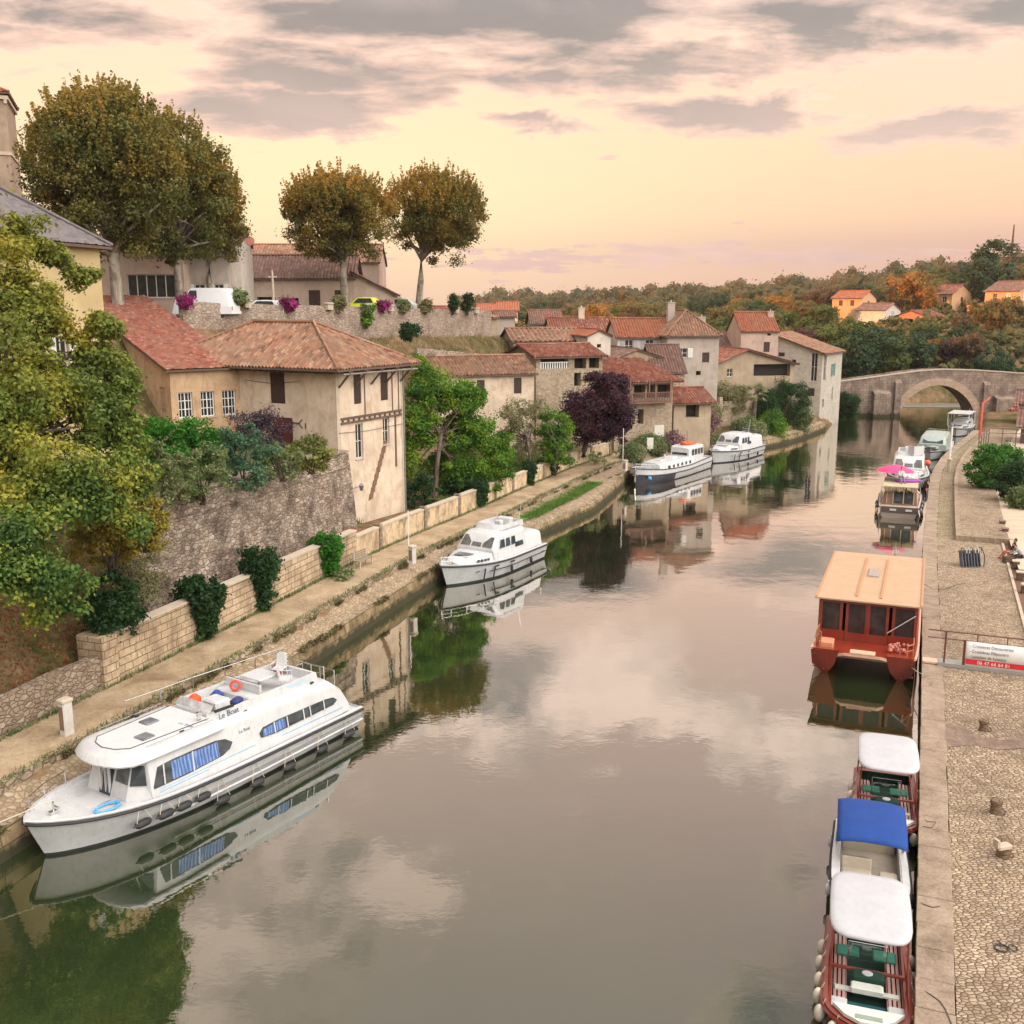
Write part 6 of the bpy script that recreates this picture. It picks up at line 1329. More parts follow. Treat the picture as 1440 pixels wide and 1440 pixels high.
# ---- cruisers further along the quay ----
def stern_boat():
    th = R(21.5); ax = Vector((math.sin(th), math.cos(th))); s0 = at(1263, 729, 0); L = 9.6
    tanh = m_gel('taupe_hull', (.36, .30, .25), .4, .3); r = thing('wooden_cruiser', 'taupe and brown cruiser seen from its stern with open cabin windows', 'boat', (s0.x, s0.y, 0), math.atan2(ax.y, ax.x))
    H = Hull(L, 3.4, .9, .55, 2.1, 1.4, 1.0, .95, .6, .86, .8); H.build(r, (tanh, G_bottom), -.08, m_plain('tan_deck', (.55, .45, .35), .7))
    br = m_wood('brown_cabin', (.26, .14, .09), (.36, .21, .14), .5)
    m = MB(); m.box(-.04, -.002, -1.45, 1.35, .45, .93); m.build('transom_panel', m_plain('dark_transom', (.10, .07, .06), .5), r)
    for y in (-.75, .45): m = MB(); m.bbox(-.09, -.045, y-.25, y+.25, .62, .78, .01); m.build('lamp', G_white, r)
    shell(r, 'cabin', [(1.2, .9, 1.35, 2.2, 1.2, 2.4, 1.1), (5.5, .9, 1.35, 2.2, 1.2, 2.4, 1.1), (6.6, .95, 1.1, 1.5, 1.0, 1.6, .8)], br)
    for a, b in ((-1.0, -.35), (-.2, .45)): m = MB(); m.box(1.15, 1.19, a, b, 1.05, 2.1); m.build('window', G_win, r)
    m = MB()
    for y in (-1.08, -.28, .52, 1.0): m.box(1.08, 1.14, y-.03, y+.03, 1.0, 2.2)
    m.build('window_post', G_frame if False else m_plain('tan_deck', (.55, .45, .35), .7), r)
    m = MB(); m.box(.7, 5.6, -1.35, 1.35, 2.42, 2.5); m.build('roof', m_plain('straw_roof', (.50, .40, .27), .95, bump=.6), r)
    rr = random.Random(2); m = MB()
    for k in range(130): x = .66+rr.random()*.1; y = -1.35+rr.random()*2.7; m.tube([(x, y, 2.5), (x-.1*rr.random(), y+rr.uniform(-.05, .05), 2.5-.15-.3*rr.random())], .02, 3)
    m.build('straw_fringe', m_plain('straw', (.52, .42, .26), .95), r)
    for s in (-1, 1): railing(r, [(x, s*(H.b(x)-.12), H.z(x)) for x in (.2, 1.5, 3, 4.5, 6)], .6, .02, True)
    for k in range(6): fender(r, (1+k*.9, -H.b(1+k)-.12, .3), .12, .45, G_black if k % 2 else G_white)
    for k in range(5): fender(r, (.4+k*.9, H.b(1+k)+.12, .25+.1*(k % 2)), .12, .45, G_black if k % 2 else m_plain('cream_fender', (.66, .58, .48)))
    q = lambda p: tuple(Matrix.Translation((s0.x, s0.y, 0)) @ Matrix.Rotation(math.atan2(ax.y, ax.x), 4, 'Z') @ Vector(p))
    # parasol
    p = thing('parasol', 'bright pink parasol open on the roof of the taupe cruiser', 'parasol', q((4.3, .55, 2.5)))
    m = MB(); pr = []; n = 16
    m.loft([[(r_*math.cos(2*math.pi*k/n)*(1 if k % 2 else .96), r_*math.sin(2*math.pi*k/n)*(1 if k % 2 else .96), z) for k in range(n)] for r_, z in ((1.55, .75), (1.3, .92), (.8, 1.12), (.3, 1.24), (.02, 1.28))]); m.build('canopy', m_plain('pink_canvas', (.85, .06, .22), .7), p, True, ang=30)
    m = MB(); m.tube([(0, 0, 0), (0, 0, 1.36)], .025, 6); m.build('pole', G_chrome, p)
    m = MB(); m.tube([(math.cos(a)*1.0, math.sin(a)*.28, .12) for a in [k*.5 for k in range(14)]], .12, 6); single(m, 'towel', m_plain('purple_towel', (.35, .08, .42), .9), 'purple and pink towel draped beside the parasol', 'towel', q((3.4, -.55, 2.5)), 0, smooth=True)
    person_sit('person', 'person in a pale top sitting under the pink parasol', q((2.9, .1, 2.5)), math.atan2(-ax.y, -ax.x)+.4, (.7, .66, .62), (.2, .2, .3), .42)
# ================= people =================
M_skin = m_plain('skin', (.50, .27, .18), .6)
M_hair = m_plain('dark_hair', (.03, .02, .015), .7)
def person_sit(name, label, loc, rz, top, legs, seat=.45, lean=.15, armfwd=True, legout=.5, group=None):
    """a seated figure: continuous skinned body, clothes as close shells, facing local +x"""
    r = thing(name, label, 'person', loc, rz, group)
    hip = Vector((0, 0, seat+.08)); ch = Vector((lean*.9, 0, seat+.52)); nk = Vector((lean*1.1, 0, seat+.62)); hd = Vector((lean*1.2+.03, 0, seat+.80))
    J = [hip, hip.lerp(ch, .5)+Vector((.0, 0, 0)), ch, nk, nk.lerp(hd, .45)]; rad = [.15, .135, .15, .055, .06]; E = [(0, 1), (1, 2), (2, 3), (3, 4)]
    def add(base, pts, rr):
        prev = base
        for p, q in zip(pts, rr): J.append(Vector(p)); rad.append(q); E.append((prev, len(J)-1)); prev = len(J)-1
    for s in (-1, 1):
        add(0, [(.05, s*.10, seat+.06), (.40, s*.13, seat+.07), (.40+legout*.35, s*.14, .12+seat*.2), (.40+legout*.5, s*.14, .05), (.55+legout*.5, s*.15, .04)], [.10, .075, .05, .04, .035])
        sh = ch+Vector((0, s*.19, .0))
        if armfwd: add(2, [sh, sh+Vector((.16, s*.06, -.22)), sh+Vector((.38, -s*.02, -.28)), sh+Vector((.46, -s*.03, -.27))], [.06, .045, .033, .028])
        else: add(2, [sh, sh+Vector((-.12, s*.06, -.25)), sh+Vector((-.18, s*.08, -.48)), sh+Vector((-.14, s*.08, -.54))], [.06, .045, .033, .028])
    me = bpy.data.meshes.new('body'); me.from_pydata([tuple(p) for p in J], E, []); o = bpy.data.objects.new('body', me); C.objects.link(o); o.parent = r
    md = o.modifiers.new('skin', 'SKIN')
    for v, q in zip(me.skin_vertices[0].data, rad): v.radius = (q, q)
    me.skin_vertices[0].data[0].use_root = True
    o.modifiers.new('sub', 'SUBSURF').levels = 2; o.modifiers['sub'].render_levels = 2
    # cloth colours by height on one continuous body
    t = NT('figure_cloth'); ob = t.obj(); s3_ = t.n('ShaderNodeSeparateXYZ'); t.set(s3_.inputs[0], ob)
    m1 = t.math('GREATER_THAN', s3_.outputs[2], seat+.16); m2 = t.math('GREATER_THAN', s3_.outputs[2], seat+.60); m3 = t.math('LESS_THAN', s3_.outputs[2], .07)
    c = t.mix(m1, legs, top); c = t.mix(m2, c, (.50, .27, .18)); c = t.mix(m3, c, (.03, .025, .02)); t.out(c, .85); me.materials.append(t.mat)
    m = MB(); m.ball(hd, .105, 12, 9, (1.05, .82, 1.22)); m.ball(hd+Vector((.115, 0, -.01)), .018, 6, 4, (1, 1, 1.4))
    for s in (-1, 1): m.ball(hd+Vector((-.0, s*.088, -.01)), .022, 6, 4, (.8, .5, 1.3))
    m.build('head', M_skin, r, True)
    m = MB(); m.ball(hd+Vector((-.022, 0, .025)), .113, 12, 8, (1.0, .88, 1.16)); m.build('hair', M_hair, r, True)
    m = MB()
    for s in (-1, 1): m.ball(hd+Vector((.098, s*.035, .02)), .012, 6, 4)
    m.box(hd.x+.098, hd.x+.108, -.022, .022, hd.z-.052, hd.z-.044); m.build('face', M_hair, r)
    return r
stern_boat()
cruiser('white_cruiser', 'white cruiser with raised roof box moored ahead of the taupe cruiser', (36.2, 92.6), R(22), 11, 3.8, 2.6, 7.2, 2.9, hz=(1.45, 1.2, 1.2))
m = MB(); m.box(-.6, .6, -.4, .4, 0, .06); m.box(-.6, -.52, -.4, .4, .06, .9); m.box(-.6, .6, -.4, -.34, .06, .9)
_q = Vector((36.2, 92.6))+Vector((math.sin(R(22)), math.cos(R(22))))*5.2; single(m, 'roof_box', G_grey, 'pale open locker standing on the roof of the white cruiser', 'locker', (_q.x+.6, _q.y, 2.95), .3)
cruiser('hire_cruiser', 'pale green-roofed cruiser with dark rounded front window further up the quay', (46.6, 113.2), R(27), 11.5, 3.8, 3.0, 9.6, 2.5, cabm=m_gel('green_grey_roof', (.33, .40, .37)), scr=(.02, .022, .025), hz=(1.1, 1.0, 1.0), fly=False, frontpanes=1)
cruiser('awning_boat', 'far boat with a flat white awning close to the bridge', (58.5, 134.5), R(32), 8, 3.0, 2.4, 5.2, 1.9, hz=(1.2, 1.0, 1.0), fly=False)
aw = MB(); aw.box(-2.6, 2.6, -1.4, 1.4, 0, .07)
for x in (-2.5, 0, 2.5):
    for y in (-1.3, 1.3): aw.box(x-.04, x+.04, y-.04, y+.04, -1.6, 0)
single(aw, 'awning', G_white, 'flat white awning on posts over the far boat deck', 'awning', (58.5+4*math.sin(R(32)), 134.5+4*math.cos(R(32)), 2.9), R(58))
# ================= right quay =================
RS = seglen(RBs)
def rbank(s, d, z=None):
    for i in range(len(RS)-1):
        if RS[i+1] >= s or i == len(RS)-2:
            k = (s-RS[i])/(RS[i+1]-RS[i]); a, b = RBs[i], RBs[i+1]; break
    p = a+(b-a)*k; i0, i1 = max(0, i-1), min(len(RBs)-1, i+2); tg = (RBs[i1]-RBs[i0]).normalized()
    q = p-Vector((-tg.y, tg.x))*d
    return Vector((q.x, q.y, z)) if z is not None else q
def rs_of(x, y): d, s = sdist(RBs, np.array([float(x)]), np.array([float(y)])); return float(s[0])
M_slab = m_ashlar('quay_edge_slab', (.47, .36, .27), (.54, .42, .32), (.12, .08, .06), .85, 1.25, (.18, .13, .09), .45, 0)
M_cob = m_cobble('quay_cobbles', ((.38, .275, .185), (.52, .39, .27), (.26, .185, .125), (.62, .49, .35), (.33, .24, .17)), 6.0, (.11, .07, .04), (1.0, 1.5, 1), (.13, .09, .06), .7)
M_qwall = m_ashlar('quay_wall_stone', (.30, .23, .17), (.24, .19, .14), (.08, .06, .045), .8, .4, (.05, .05, .035), .6, wet=.5)
s0, s1 = rs_of(-10, -25), rs_of(60, 133)
sY = lambda y: rs_of(float(np.interp(y, [p[1] for p in RB], [p[0] for p in RB])), y)
s_up = sY(70.5)
# quay face
rr = random.Random(3); m = MB(); n = int((s1-s0)/.9); m.loft([[rbank(s0+(s1-s0)*i/n, .02+rr.uniform(-.02, .02), .99), rbank(s0+(s1-s0)*i/n, .05, .5), rbank(s0+(s1-s0)*i/n, .0, -1.2)] for i in range(n+1)], closed=False)
o = m.build('quay_wall', M_qwall); tag(o, 'dark worn stone face of the boat quay below its edge slabs', 'wall')
# edge slabs: individually cut stones, one mesh with joints
m = MB(); s = s0
while s < s1:
    ln = rr.uniform(.75, 1.35); wv = .86+rr.uniform(-.03, .03); dz = rr.uniform(-.008, .008)
    q = [rbank(s+.012, -.03+rr.uniform(-.015, .015)), rbank(s+ln-.012, -.03+rr.uniform(-.015, .015)), rbank(s+ln-.012, wv), rbank(s+.012, wv)]
    a = [(p.x, p.y, .80) for p in q]; b = [(p.x, p.y, 1.012+dz) for p in q]; cc_ = sum((Vector(p) for p in b), Vector())/4
    bt = [Vector(p).lerp(cc_, .035)+Vector((0, 0, .018)) for p in b]
    m.loft([[Vector(p) for p in a[::-1]], [Vector(p) for p in b[::-1]], bt[::-1]]); s += ln
M_edge = m_ground('quay_edge_stone', ((.20, .145, .105), (.34, .255, .19), (.42, .32, .24), (.47, .38, .30)), 1.1, .6, 13); tag(m.build('quay_edge', M_edge), kind='structure')
# cobbled surface with slight unevenness
def sheet(name, sa, sb, da, db, z, mat, st=1.0, nd=6, wob=.015, fz=None):
    m = MB(); n = int((sb-sa)/st); rr = random.Random(11); 
    m.loft([[rbank(sa+(sb-sa)*i/n, da+(db-da)*j/nd, z+(rr.uniform(-wob, wob) if 0 < j < nd else 0)) for j in range(nd+1)][::-1] for i in range(n+1)], closed=False)
    o = m.build(name, mat, None, True); tag(o, kind='structure'); return o
sheet('quay_paving', s0, s_up, .87, 9.5, 1.0, M_cob)
sheet('slipway', s_up, s1, .87, 2.05, .93, m_cobble('mossy_cobbles', ((.36, .27, .18), (.46, .36, .25), (.30, .23, .14), (.5, .40, .27)), 3.6, (.10, .08, .04), amt=.7, dirt=(.17, .13, .05)))
sheet('upper_paving', s_up, s1, 2.35, 5.4, 1.34, M_cob)
sheet('garden_path', s_up-9, s1+6, 5.4, 22, 1.345, m_ground('pale_gravel', ((.48, .36, .26), (.62, .49, .37), (.68, .56, .44)), .4, .3, 14), 1.5, 8)
m = MB(); 
n = int((s1-s_up)/1.1)
for i in range(n):
    a, b = s_up+(s1-s_up)*i/n, s_up+(s1-s_up)*(i+1)/n-.02
    q = [rbank(a, 2.05), rbank(b, 2.05), rbank(b, 2.36), rbank(a, 2.36)]; m.loft([[(p.x, p.y, .7) for p in q[::-1]], [(p.x, p.y, 1.365+rr.uniform(0, .01)) for p in q[::-1]]])
for i in range(6):
    q = [rbank(s_up-.3, 2.05+i*.6), rbank(s_up, 2.05+i*.6), rbank(s_up, 2.63+i*.6), rbank(s_up-.3, 2.63+i*.6)]; m.loft([[(p.x, p.y, .7) for p in q[::-1]], [(p.x, p.y, 1.37) for p in q[::-1]]])
tag(m.build('platform_kerb', M_edge), kind='structure')
# brown border and asphalt on the landward side (clipped by the frame)
sb_ = sY(56)
m = MB(); A_ = [at(1440, 868, 1.02), at(1408, 752, 1.02)]
d_ = (A_[1]-A_[0]).normalized(); nr = Vector((d_.y, -d_.x, 0))
m.poly([A_[0]-d_*12+Vector((0,0,.0)), A_[0]-d_*12+nr*1.1, A_[1]+nr*1.1, A_[1]]); o = m.build('earth_border', m_ground('brown_earth', ((.16, .09, .06), (.24, .14, .10)), 1, .6, 10)); tag(o, kind='structure')
m = MB(); m.poly([A_[0]-d_*12+nr*1.1+Vector((0, 0, .05)), A_[0]-d_*12+nr*14+Vector((0, 0, .05)), A_[1]+nr*14+Vector((0, 0, .05)), A_[1]+nr*1.1+Vector((0, 0, .05))]); o = m.build('road', m_ground('grey_asphalt', ((.22, .20, .18), (.28, .26, .23)), .5, .3, 30)); tag(o, kind='structure')
m = MB()
for k in range(30):
    p = A_[0]-d_*10+d_*k*1.02; 
    if (p-A_[0]).dot(d_) > (A_[1]-A_[0]).length: break
    q = [p-nr*.16, p+d_*.98-nr*.16, p+d_*.98, p]; m.loft([[(v.x, v.y, .95) for v in q], [(v.x, v.y, 1.09) for v in q]])
tag(m.build('border_kerb', M_lint), kind='structure')
# stone seats along the border
for k, (px, py, lb) in enumerate(((1428, 800, 'dark stone block seat nearest the two seated people'), (1434, 816, 'dark stone block seat second from the two seated people'), (1441, 834, 'dark stone block seat third along, cut by the photo edge'),
        (1409, 742, 'round-topped brown stone post at the far end of the border'), (1413, 753, 'brown stone post just behind the seated people'))):
    p = at(px, py, 1.02); m = MB(); m.bbox(-.2, .2, -.2, .2, 0, .48, .03); t_ = thing('stone_block', lb, 'seat', (p.x, p.y, 1.02), thq*-1, 'stone blocks along the earth border'); m.build('block', m_rubble('dark_block', ((.16, .10, .08), (.22, .15, .11)), 3), t_)
    m = MB(); m.bbox(-.24, .24, -.24, .24, .482, .56, .03); m.build('slab_top', M_lint if k < 3 else m_plain('dark_cap', (.24, .15, .12), .9), t_)
p = at(1422, 786, 1.02); person_sit('person', 'dark-haired person in black top and rust trousers sitting with legs stretched out', (p.x, p.y, 1.02), R(180-5), (.025, .022, .03), (.42, .13, .07), .42, -.15, False, .55)
p = at(1437, 792, 1.02); person_sit('person', 'person in a grey hooded top reaching forward beside the dark-haired sitter', (p.x, p.y, 1.02), R(172), (.30, .31, .33), (.03, .03, .04), .42, .45, True, .4)
m = MB(); m.bbox(-.9, 1.3, -.25, .25, .0, .40, .03); pp = at(1431, 791, 1.02); single(m, 'low_wall', m_rubble('dark_block', ((.16, .10, .08),)), 'low dark stone bench the two people sit on', 'bench', (pp.x, pp.y, 1.02), 0)
# mooring bollards on the cobbles
def bollard(px, py, h, w_, lb, cap=False):
    p = at(px, py, 1.0); r = thing('stone_bollard', lb, 'bollard', (p.x, p.y, 1.0), rnd.uniform(-.3, .3), 'old mooring posts on the cobbled quay'); m = MB()
    m.lathe([(w_*.62, -.05), (w_*.5, .03), (w_*.48, h*.7), (w_*.56, h*.8), (w_*.55, h), (w_*.4, h+.02)], 10); m.build('post', m_rubble('worn_post', ((.24, .16, .10), (.32, .22, .15)), 5), r, True, ang=40)
    m = MB(); m.tube([(.16+.12*math.cos(a), .15*math.sin(a), .06+.05*math.sin(a)) for a in [k*.52 for k in range(13)]], .015, 5); m.build('ring', m_plain('rust_iron', (.05, .03, .025), .8), r)
bollard(1383, 1027, .42, .34, 'low wooden-brown mooring post beside the dark patch of paving'); bollard(1400, 1143, .45, .36, 'square-looking brown mooring post alone in the middle of the cobbles'); bollard(1411, 1204, .55, .42, 'pale-topped mooring stone with weeds growing at its foot')
m = MB(); p = at(1411, 1192, 1.57); m.bbox(-.25, .22, -.13, .13, 0, .12, .03); m.box(-.3, -.22, -.1, .1, .06, .3); single(m, 'stone_fragment', M_lint, 'broken pale stone lying on the mooring stone', 'stone', tuple(p), .3)
m = MB(); p = at(1408, 1334, 1.02); m.tube([(.17*math.cos(a), .15*math.sin(a), .02) for a in [k*.4 for k in range(17)]], .022, 6); m.tube([(.1, .1, .02), (.02, .28, .05)], .02, 5); m.tube([(.3+.1*math.cos(a), .13*math.sin(a), .02) for a in [k*.45 for k in range(15)]], .016, 5)
single(m, 'mooring_ring', m_plain('dark_iron', (.03, .03, .035), .6), 'black iron mooring ring with a shackle lying on the cobbles', 'ring', tuple(p))
# dark stain on the cobbles, laid as a flat patch
m = MB(); pts = []; rr2 = random.Random(8)
for px, py in ((1320, 1022), (1345, 1014), (1362, 1026), (1380, 1036), (1410, 1040), (1445, 1036), (1445, 1052), (1400, 1054), (1370, 1047), (1340, 1050), (1322, 1052)): p = at(px, py, 1.022); pts.append(p)
m.poly(pts[::-1]); tag(m.build('paving_patch', m_ground('dark_stain_patch', ((.17, .12, .10), (.25, .18, .14), (.38, .28, .2)), 2, .5, 9)), kind='structure')
# ropes on the quay
def wire(name, pts, r, mat, lb, cat): m = MB(); m.tube(pts, r, 5); single(m, name, mat, lb, cat, smooth=True)
dk_ = m_plain('dark_rope', (.12, .1, .08), .9)
wire('rope', [at(1298, 820, 1.03), at(1312, 829, 1.04), at(1330, 828, 1.04), at(1345, 822, 1.05), at(1358, 820, 1.06)], .02, dk_, 'dark mooring rope curving over the cobbles by the catamaran stern', 'rope')
wire('rope', [at(1292, 1390, 1.0), at(1308, 1398, 1.05), at(1322, 1408, 1.05), at(1330, 1420, 1.05), at(1340, 1445, 1.04)], .016, dk_, 'thin dark rope crossing the quay edge beside the nearest launch', 'rope')
wire('rope', [at(1290, 1268, 1.0), at(1300, 1272, 1.05), at(1312, 1276, 1.05), at(1322, 1274, 1.05)], .014, dk_, 'short rope lying on the edge slabs beside the nearest white canopy', 'rope')
wire('rope', [at(1296, 1150, 1.0), at(1304, 1155, 1.05), at(1316, 1156, 1.05), at(1310, 1164, 1.05), at(1298, 1162, 1.05)], .012, dk_, 'looped rope on the edge slabs level with the blue canopy', 'rope')
wire('rope', [(at(1277, 935, .95)), at(1290, 945, .9), at(1297, 948, 1.03)], .02, G_rope, 'pale mooring line from the catamaran bow to the quay', 'rope')
# gangway with railing and banner
gA = at(1302, 931, 1.1); latv = Vector((math.cos(thq), -math.sin(thq), 0)); yawg = math.atan2(latv.y, latv.x)
g_ = thing('gangway', 'grey gangway with rust-brown handrail crossing the quay to the catamaran', 'gangway', (gA.x, gA.y, 1.02), yawg)
rust = m_plain('rust_brown_rail', (.14, .04, .03), .6)
m = MB(); m.box(.5, 8, -.05, .75, .04, .12); m.box(.5, 8, -.1, -.051, .0, .17); m.build('walkway', m_plain('grey_gangway', (.30, .28, .26), .7, bump=.3), g_)
m = MB(); m.box(-.15, .49, .0, .6, .04, .12); m.build('step', m_plain('tan_board', (.6, .44, .32), .8), g_)
hr = 1.62
m = MB(); m.tube([(0, 0, hr+.02), (8, 0, hr+.02)], .03, 6); m.tube([(0, 0, hr-.33), (8, 0, hr-.33)], .025, 6)
for x in (.75, 1.55): m.tube([(x, 0, -.0), (x, 0, hr+(.02 if x < 1 else -.3))], .045 if x < 1 else .06, 6)
for x in (2.05, 3.25, 4.5, 5.6): m.tube([(x, 0, hr-.33), (x, 0, hr)], .025, 5)
for x in (5.0, 7.5): m.tube([(x, 0, 0), (x, 0, hr)], .04, 6)
m.build('handrail', rust, g_)
m = MB(); m.box(1.5, 1.62, -.03, .1, .0, .25); m.build('foot', M_lint, g_)
b_ = thing('banner', 'white advertising banner with red bar and telephone number on the gangway railing', 'banner', tuple(Vector((gA.x, gA.y, 1.02))+latv*1.6+Vector((latv.y, -latv.x, 0))*.06), yawg)
m = MB(); nx_ = 24; m.loft([[(5.0*i/nx_, .012*math.sin(i*1.1), .24), (5.0*i/nx_, .012*math.sin(i*1.1)+.006, .8), (5.0*i/nx_, .02*math.sin(i*.9), 1.30)] for i in range(nx_+1)], closed=False); sh_ = m.build('sheet', m_plain('banner_white', (.80, .78, .76), .5, var=.04), b_, True); md = sh_.modifiers.new('thickness', 'SOLIDIFY'); md.thickness = .006
m = MB(); m.box(.02, 2.75, -.036, -.032, .25, .49); m.build('red_bar', m_plain('banner_red', (.62, .02, .03), .5), b_)
tx = m_plain('banner_grey_text', (.10, .09, .10), .6)
for i, (s_, z) in enumerate((('- Croisières Découvertes', 1.05), ('- Croisières Déjeuners', .80), ('- Location de bateaux', .56))): text(b_, s_, .20, (.15, -.034, z), (R(90), 0, 0), tx, sx=.86)
text(b_, '06 47 66 64 81', .21, (.5, -.040, .295), (R(90), 0, 0), m_plain('banner_white', (.80, .78, .76)), sx=1.05)
m = MB(); m.tube([(3.55+.42*math.cos(a), -.036, .8+.42*math.sin(a)) for a in [R(k) for k in range(-130, 131, 20)]][::-1], .025, 5); m.build('logo_ring', m_plain('banner_red', (.62, .02, .03)), b_)
m = MB(); m.box(3.02, 3.07, -.04, -.033, .55, 1.0); m.box(3.12, 3.15, -.04, -.033, .6, 1.02); m.box(3.2, 3.23, -.04, -.033, .65, .95); m.build('logo_bars', m_plain('banner_red', (.62, .02, .03)), b_)
m = MB(); m.prism([(3.25, -.038, .72), (3.8, -.038, .72), (3.7, -.038, .84), (3.3, -.038, .84)], (0, .004, 0)); m.box(3.25, 3.8, -.038, -.034, .50, .53); m.box(3.25, 3.8, -.038, -.034, 1.0, 1.03); m.build('logo_boat', G_black, b_)
# folded metal barriers stacked upright
p = at(1365, 797, 1.0); t_ = thing('folded_tables', 'stack of folded blue-grey tables standing on the cobbles', 'tables', (p.x, p.y, 1.0), .1)
for k in range(7):
    m = MB(); x = -.62+k*.19; m.prism([(x, -.25, .02), (x+.035, -.25, .02), (x+.05, .1, .95), (x+.015, .1, .95)], (0, .42, .02)); m.build('table_leaf', m_plain('blue_grey_board', (.10, .11, .15), .5, var=.3), t_)
    m = MB(); m.tube([(x+.03, -.1, .9), (x+.08, .0, 1.16), (x+.05, .2, 1.2), (x+.02, .3, .9)], .022, 5); m.build('leg', m_plain('pale_leg', (.6, .56, .5), .5) if k % 3 else G_black, t_)
m = MB(); m.tube([(.75, -.2, 0), (.8, -.1, .7), (.66, .1, 1.2)], .03, 5); m.build('leg', G_black, t_)
# posts, lamp and railings near the bridge
p = at(1334, 662, 1.0); r_ = thing('service_post', 'thin pale pole on a short stone foot at the far quay', 'post', (p.x, p.y, .95)); m = MB(); m.tube([(0, 0, 0), (0, 0, 4.4)], .09, 6); m.build('pole', M_white, r_); m = MB(); m.lathe([(.2, 0), (.18, 1.1), (.3, 1.12), (.3, 1.25), (.1, 1.3)], 8); m.build('foot', M_lint, r_)
p = at(1304, 655, .9); m = MB(); m.ball((0, 0, .3), .34, 10, 8); single(m, 'buoy', m_plain('orange_buoy', (.8, .14, .06), .5), 'round orange buoy at the stern of the white cruiser', 'buoy', tuple(p), smooth=True)
p = at(1378, 612, 1.3); r_ = thing('crane', 'red post crane with a short jib at the quay by the bridge', 'crane', (p.x, p.y, 1.0)); cr = m_plain('crane_red', (.70, .13, .10), .5)
m = MB(); m.box(-.12, .12, -.12, .12, 0, 4.4); m.build('post', cr, r_); m = MB(); m.tube([(0, 0, 4.2), (.9, 0, 5.0)], .09, 6); m.build('jib', cr, r_)
p = at(1425, 606, 1.5); q2 = at(1376, 628, 1.5)
f_ = thing('stair_rail', 'dark stepped railing of the wooden terrace beside the far quay', 'railing', (q2.x, q2.y, 1.3)); dv_ = Vector((p.x-q2.x, p.y-q2.y, 0))
m = MB(); P0 = Vector((0, 0, 1.2)); path = [P0, P0+Vector((1.6, 1.2, 1.0)), P0+Vector((7.4, .4, .9)), P0+Vector((8.8, -1, 1.4)), P0+Vector((12, -1, 1.5))]
m.tube(path, .08, 6); m.tube([v-Vector((0, 0, .6)) for v in path], .05, 6)
for a, b in zip(path, path[1:]):
    for k in range(4): v = a.lerp(b, k/4); m.tube([v, (v.x, v.y, -.6)], .06, 5)
m.build('rail', m_wood('rail_brown', (.12, .08, .07), (.2, .14, .12)), f_)
a = corner(1438, 142); house('timber_kiosk', 'brown timber kiosk roof at the photo edge beside the old bridge', (a.x, a.y), R(-28), 9, 6, 0, zat(0, 566, 142), ('gable_x', 1.4), m_plaster('kiosk_render', (.46, .28, .22)), T_brown, [('F', 3, 2, 2.5, 1.6, 'open'), ('L', 3, 1.6, 3, 2, 'open')], sp=.4, over=.5, cat='kiosk')
a = corner(1446, 118); house('market_shelter', 'dark tiled shelter on posts beside the stepped railing', (a.x, a.y), R(-28), 9, 6, 0, zat(0, 598, 118), ('gable_x', 1.6), m_plain('dark_boards', (.12, .08, .07), .8), T_brown, [('F', 2.4, 1.6, 3.4, 2.0, 'open'), ('L', 3, 1.4, 4, 2.2, 'open')], sp=.4, over=.5, cat='shelter')
p = at(1425, 578, 3); m = MB()
rr = random.Random(4)
for k in range(22): m.ball((rr.uniform(-.6, .6), rr.uniform(-.4, .4), rr.uniform(0, .8)), .2, 6, 4)
single(m, 'flower_basket', m_plain('pink_flowers', (.42, .15, .14), .8, var=.6, sc=6), 'mass of pink-red flowers hanging beside the timber kiosk', 'flowers', tuple(p), smooth=True)

# ================= left bank walls and furniture =================
W_ash = m_ashlar('garden_wall_ashlar', (.68, .52, .35), (.53, .40, .26), (.20, .13, .08), .62, .33, (.16, .10, .06), .8)
W_ren = m_plaster('low_wall_render', (.70, .53, .34), (.16, .105, .065), .9, (.50, .36, .23))
W_rub2 = m_rubble('rough_low_wall', ((.34, .25, .18), (.44, .34, .25), (.26, .19, .14), (.50, .41, .31)), 3.4, (.18, .13, .1), (.09, .07, .05), .5)
W_big = m_rubble('old_retaining_wall', ((.40, .31, .24), (.56, .45, .36), (.26, .19, .15), (.64, .53, .43)), 3.0, (.17, .12, .09), (.07, .045, .035), .95)
def bwall(name, lb, sa, sb, d, z0, za, zb, th, mat, step=.8, jit=.02, cap=None, cat='wall', batter=0, seed=1):
    r = thing(name, lb, cat, (0, 0, 0)); rr = random.Random(seed); m = MB(); n = max(2, int((sb-sa)/step)); R0 = []
    for i in range(n+1):
        s = sa+(sb-sa)*i/n; zt = za+(zb-za)*i/n+rr.uniform(-jit, jit); j = lambda: rr.uniform(-jit, jit)
        R0.append([bank(s, d+j(), z0), bank(s, d+batter*.5+j(), (z0+zt)/2), bank(s, d+batter+j(), zt), bank(s, d+th+batter, zt), bank(s, d+th+batter, z0)])
    m.loft(R0); m.build('wall', mat, r)
    if cap:
        m = MB(); R0 = []
        for i in range(n+1): s = sa+(sb-sa)*i/n; zt = za+(zb-za)*i/n+rr.uniform(0, .02)+jit; R0.append([bank(s, d+batter-.05, zt), bank(s, d+batter-.05, zt+.1), bank(s, d+th+batter+.05, zt+.12), bank(s, d+th+batter+.05, zt)])
        m.loft(R0); m.build('coping', cap, r)
    return r
def sp(px, py, z): p = at(px, py, z); return s_of(p.x, p.y)
sW0, sW1 = sp(0, 1045, 1.7), sp(158, 958, 1.7)
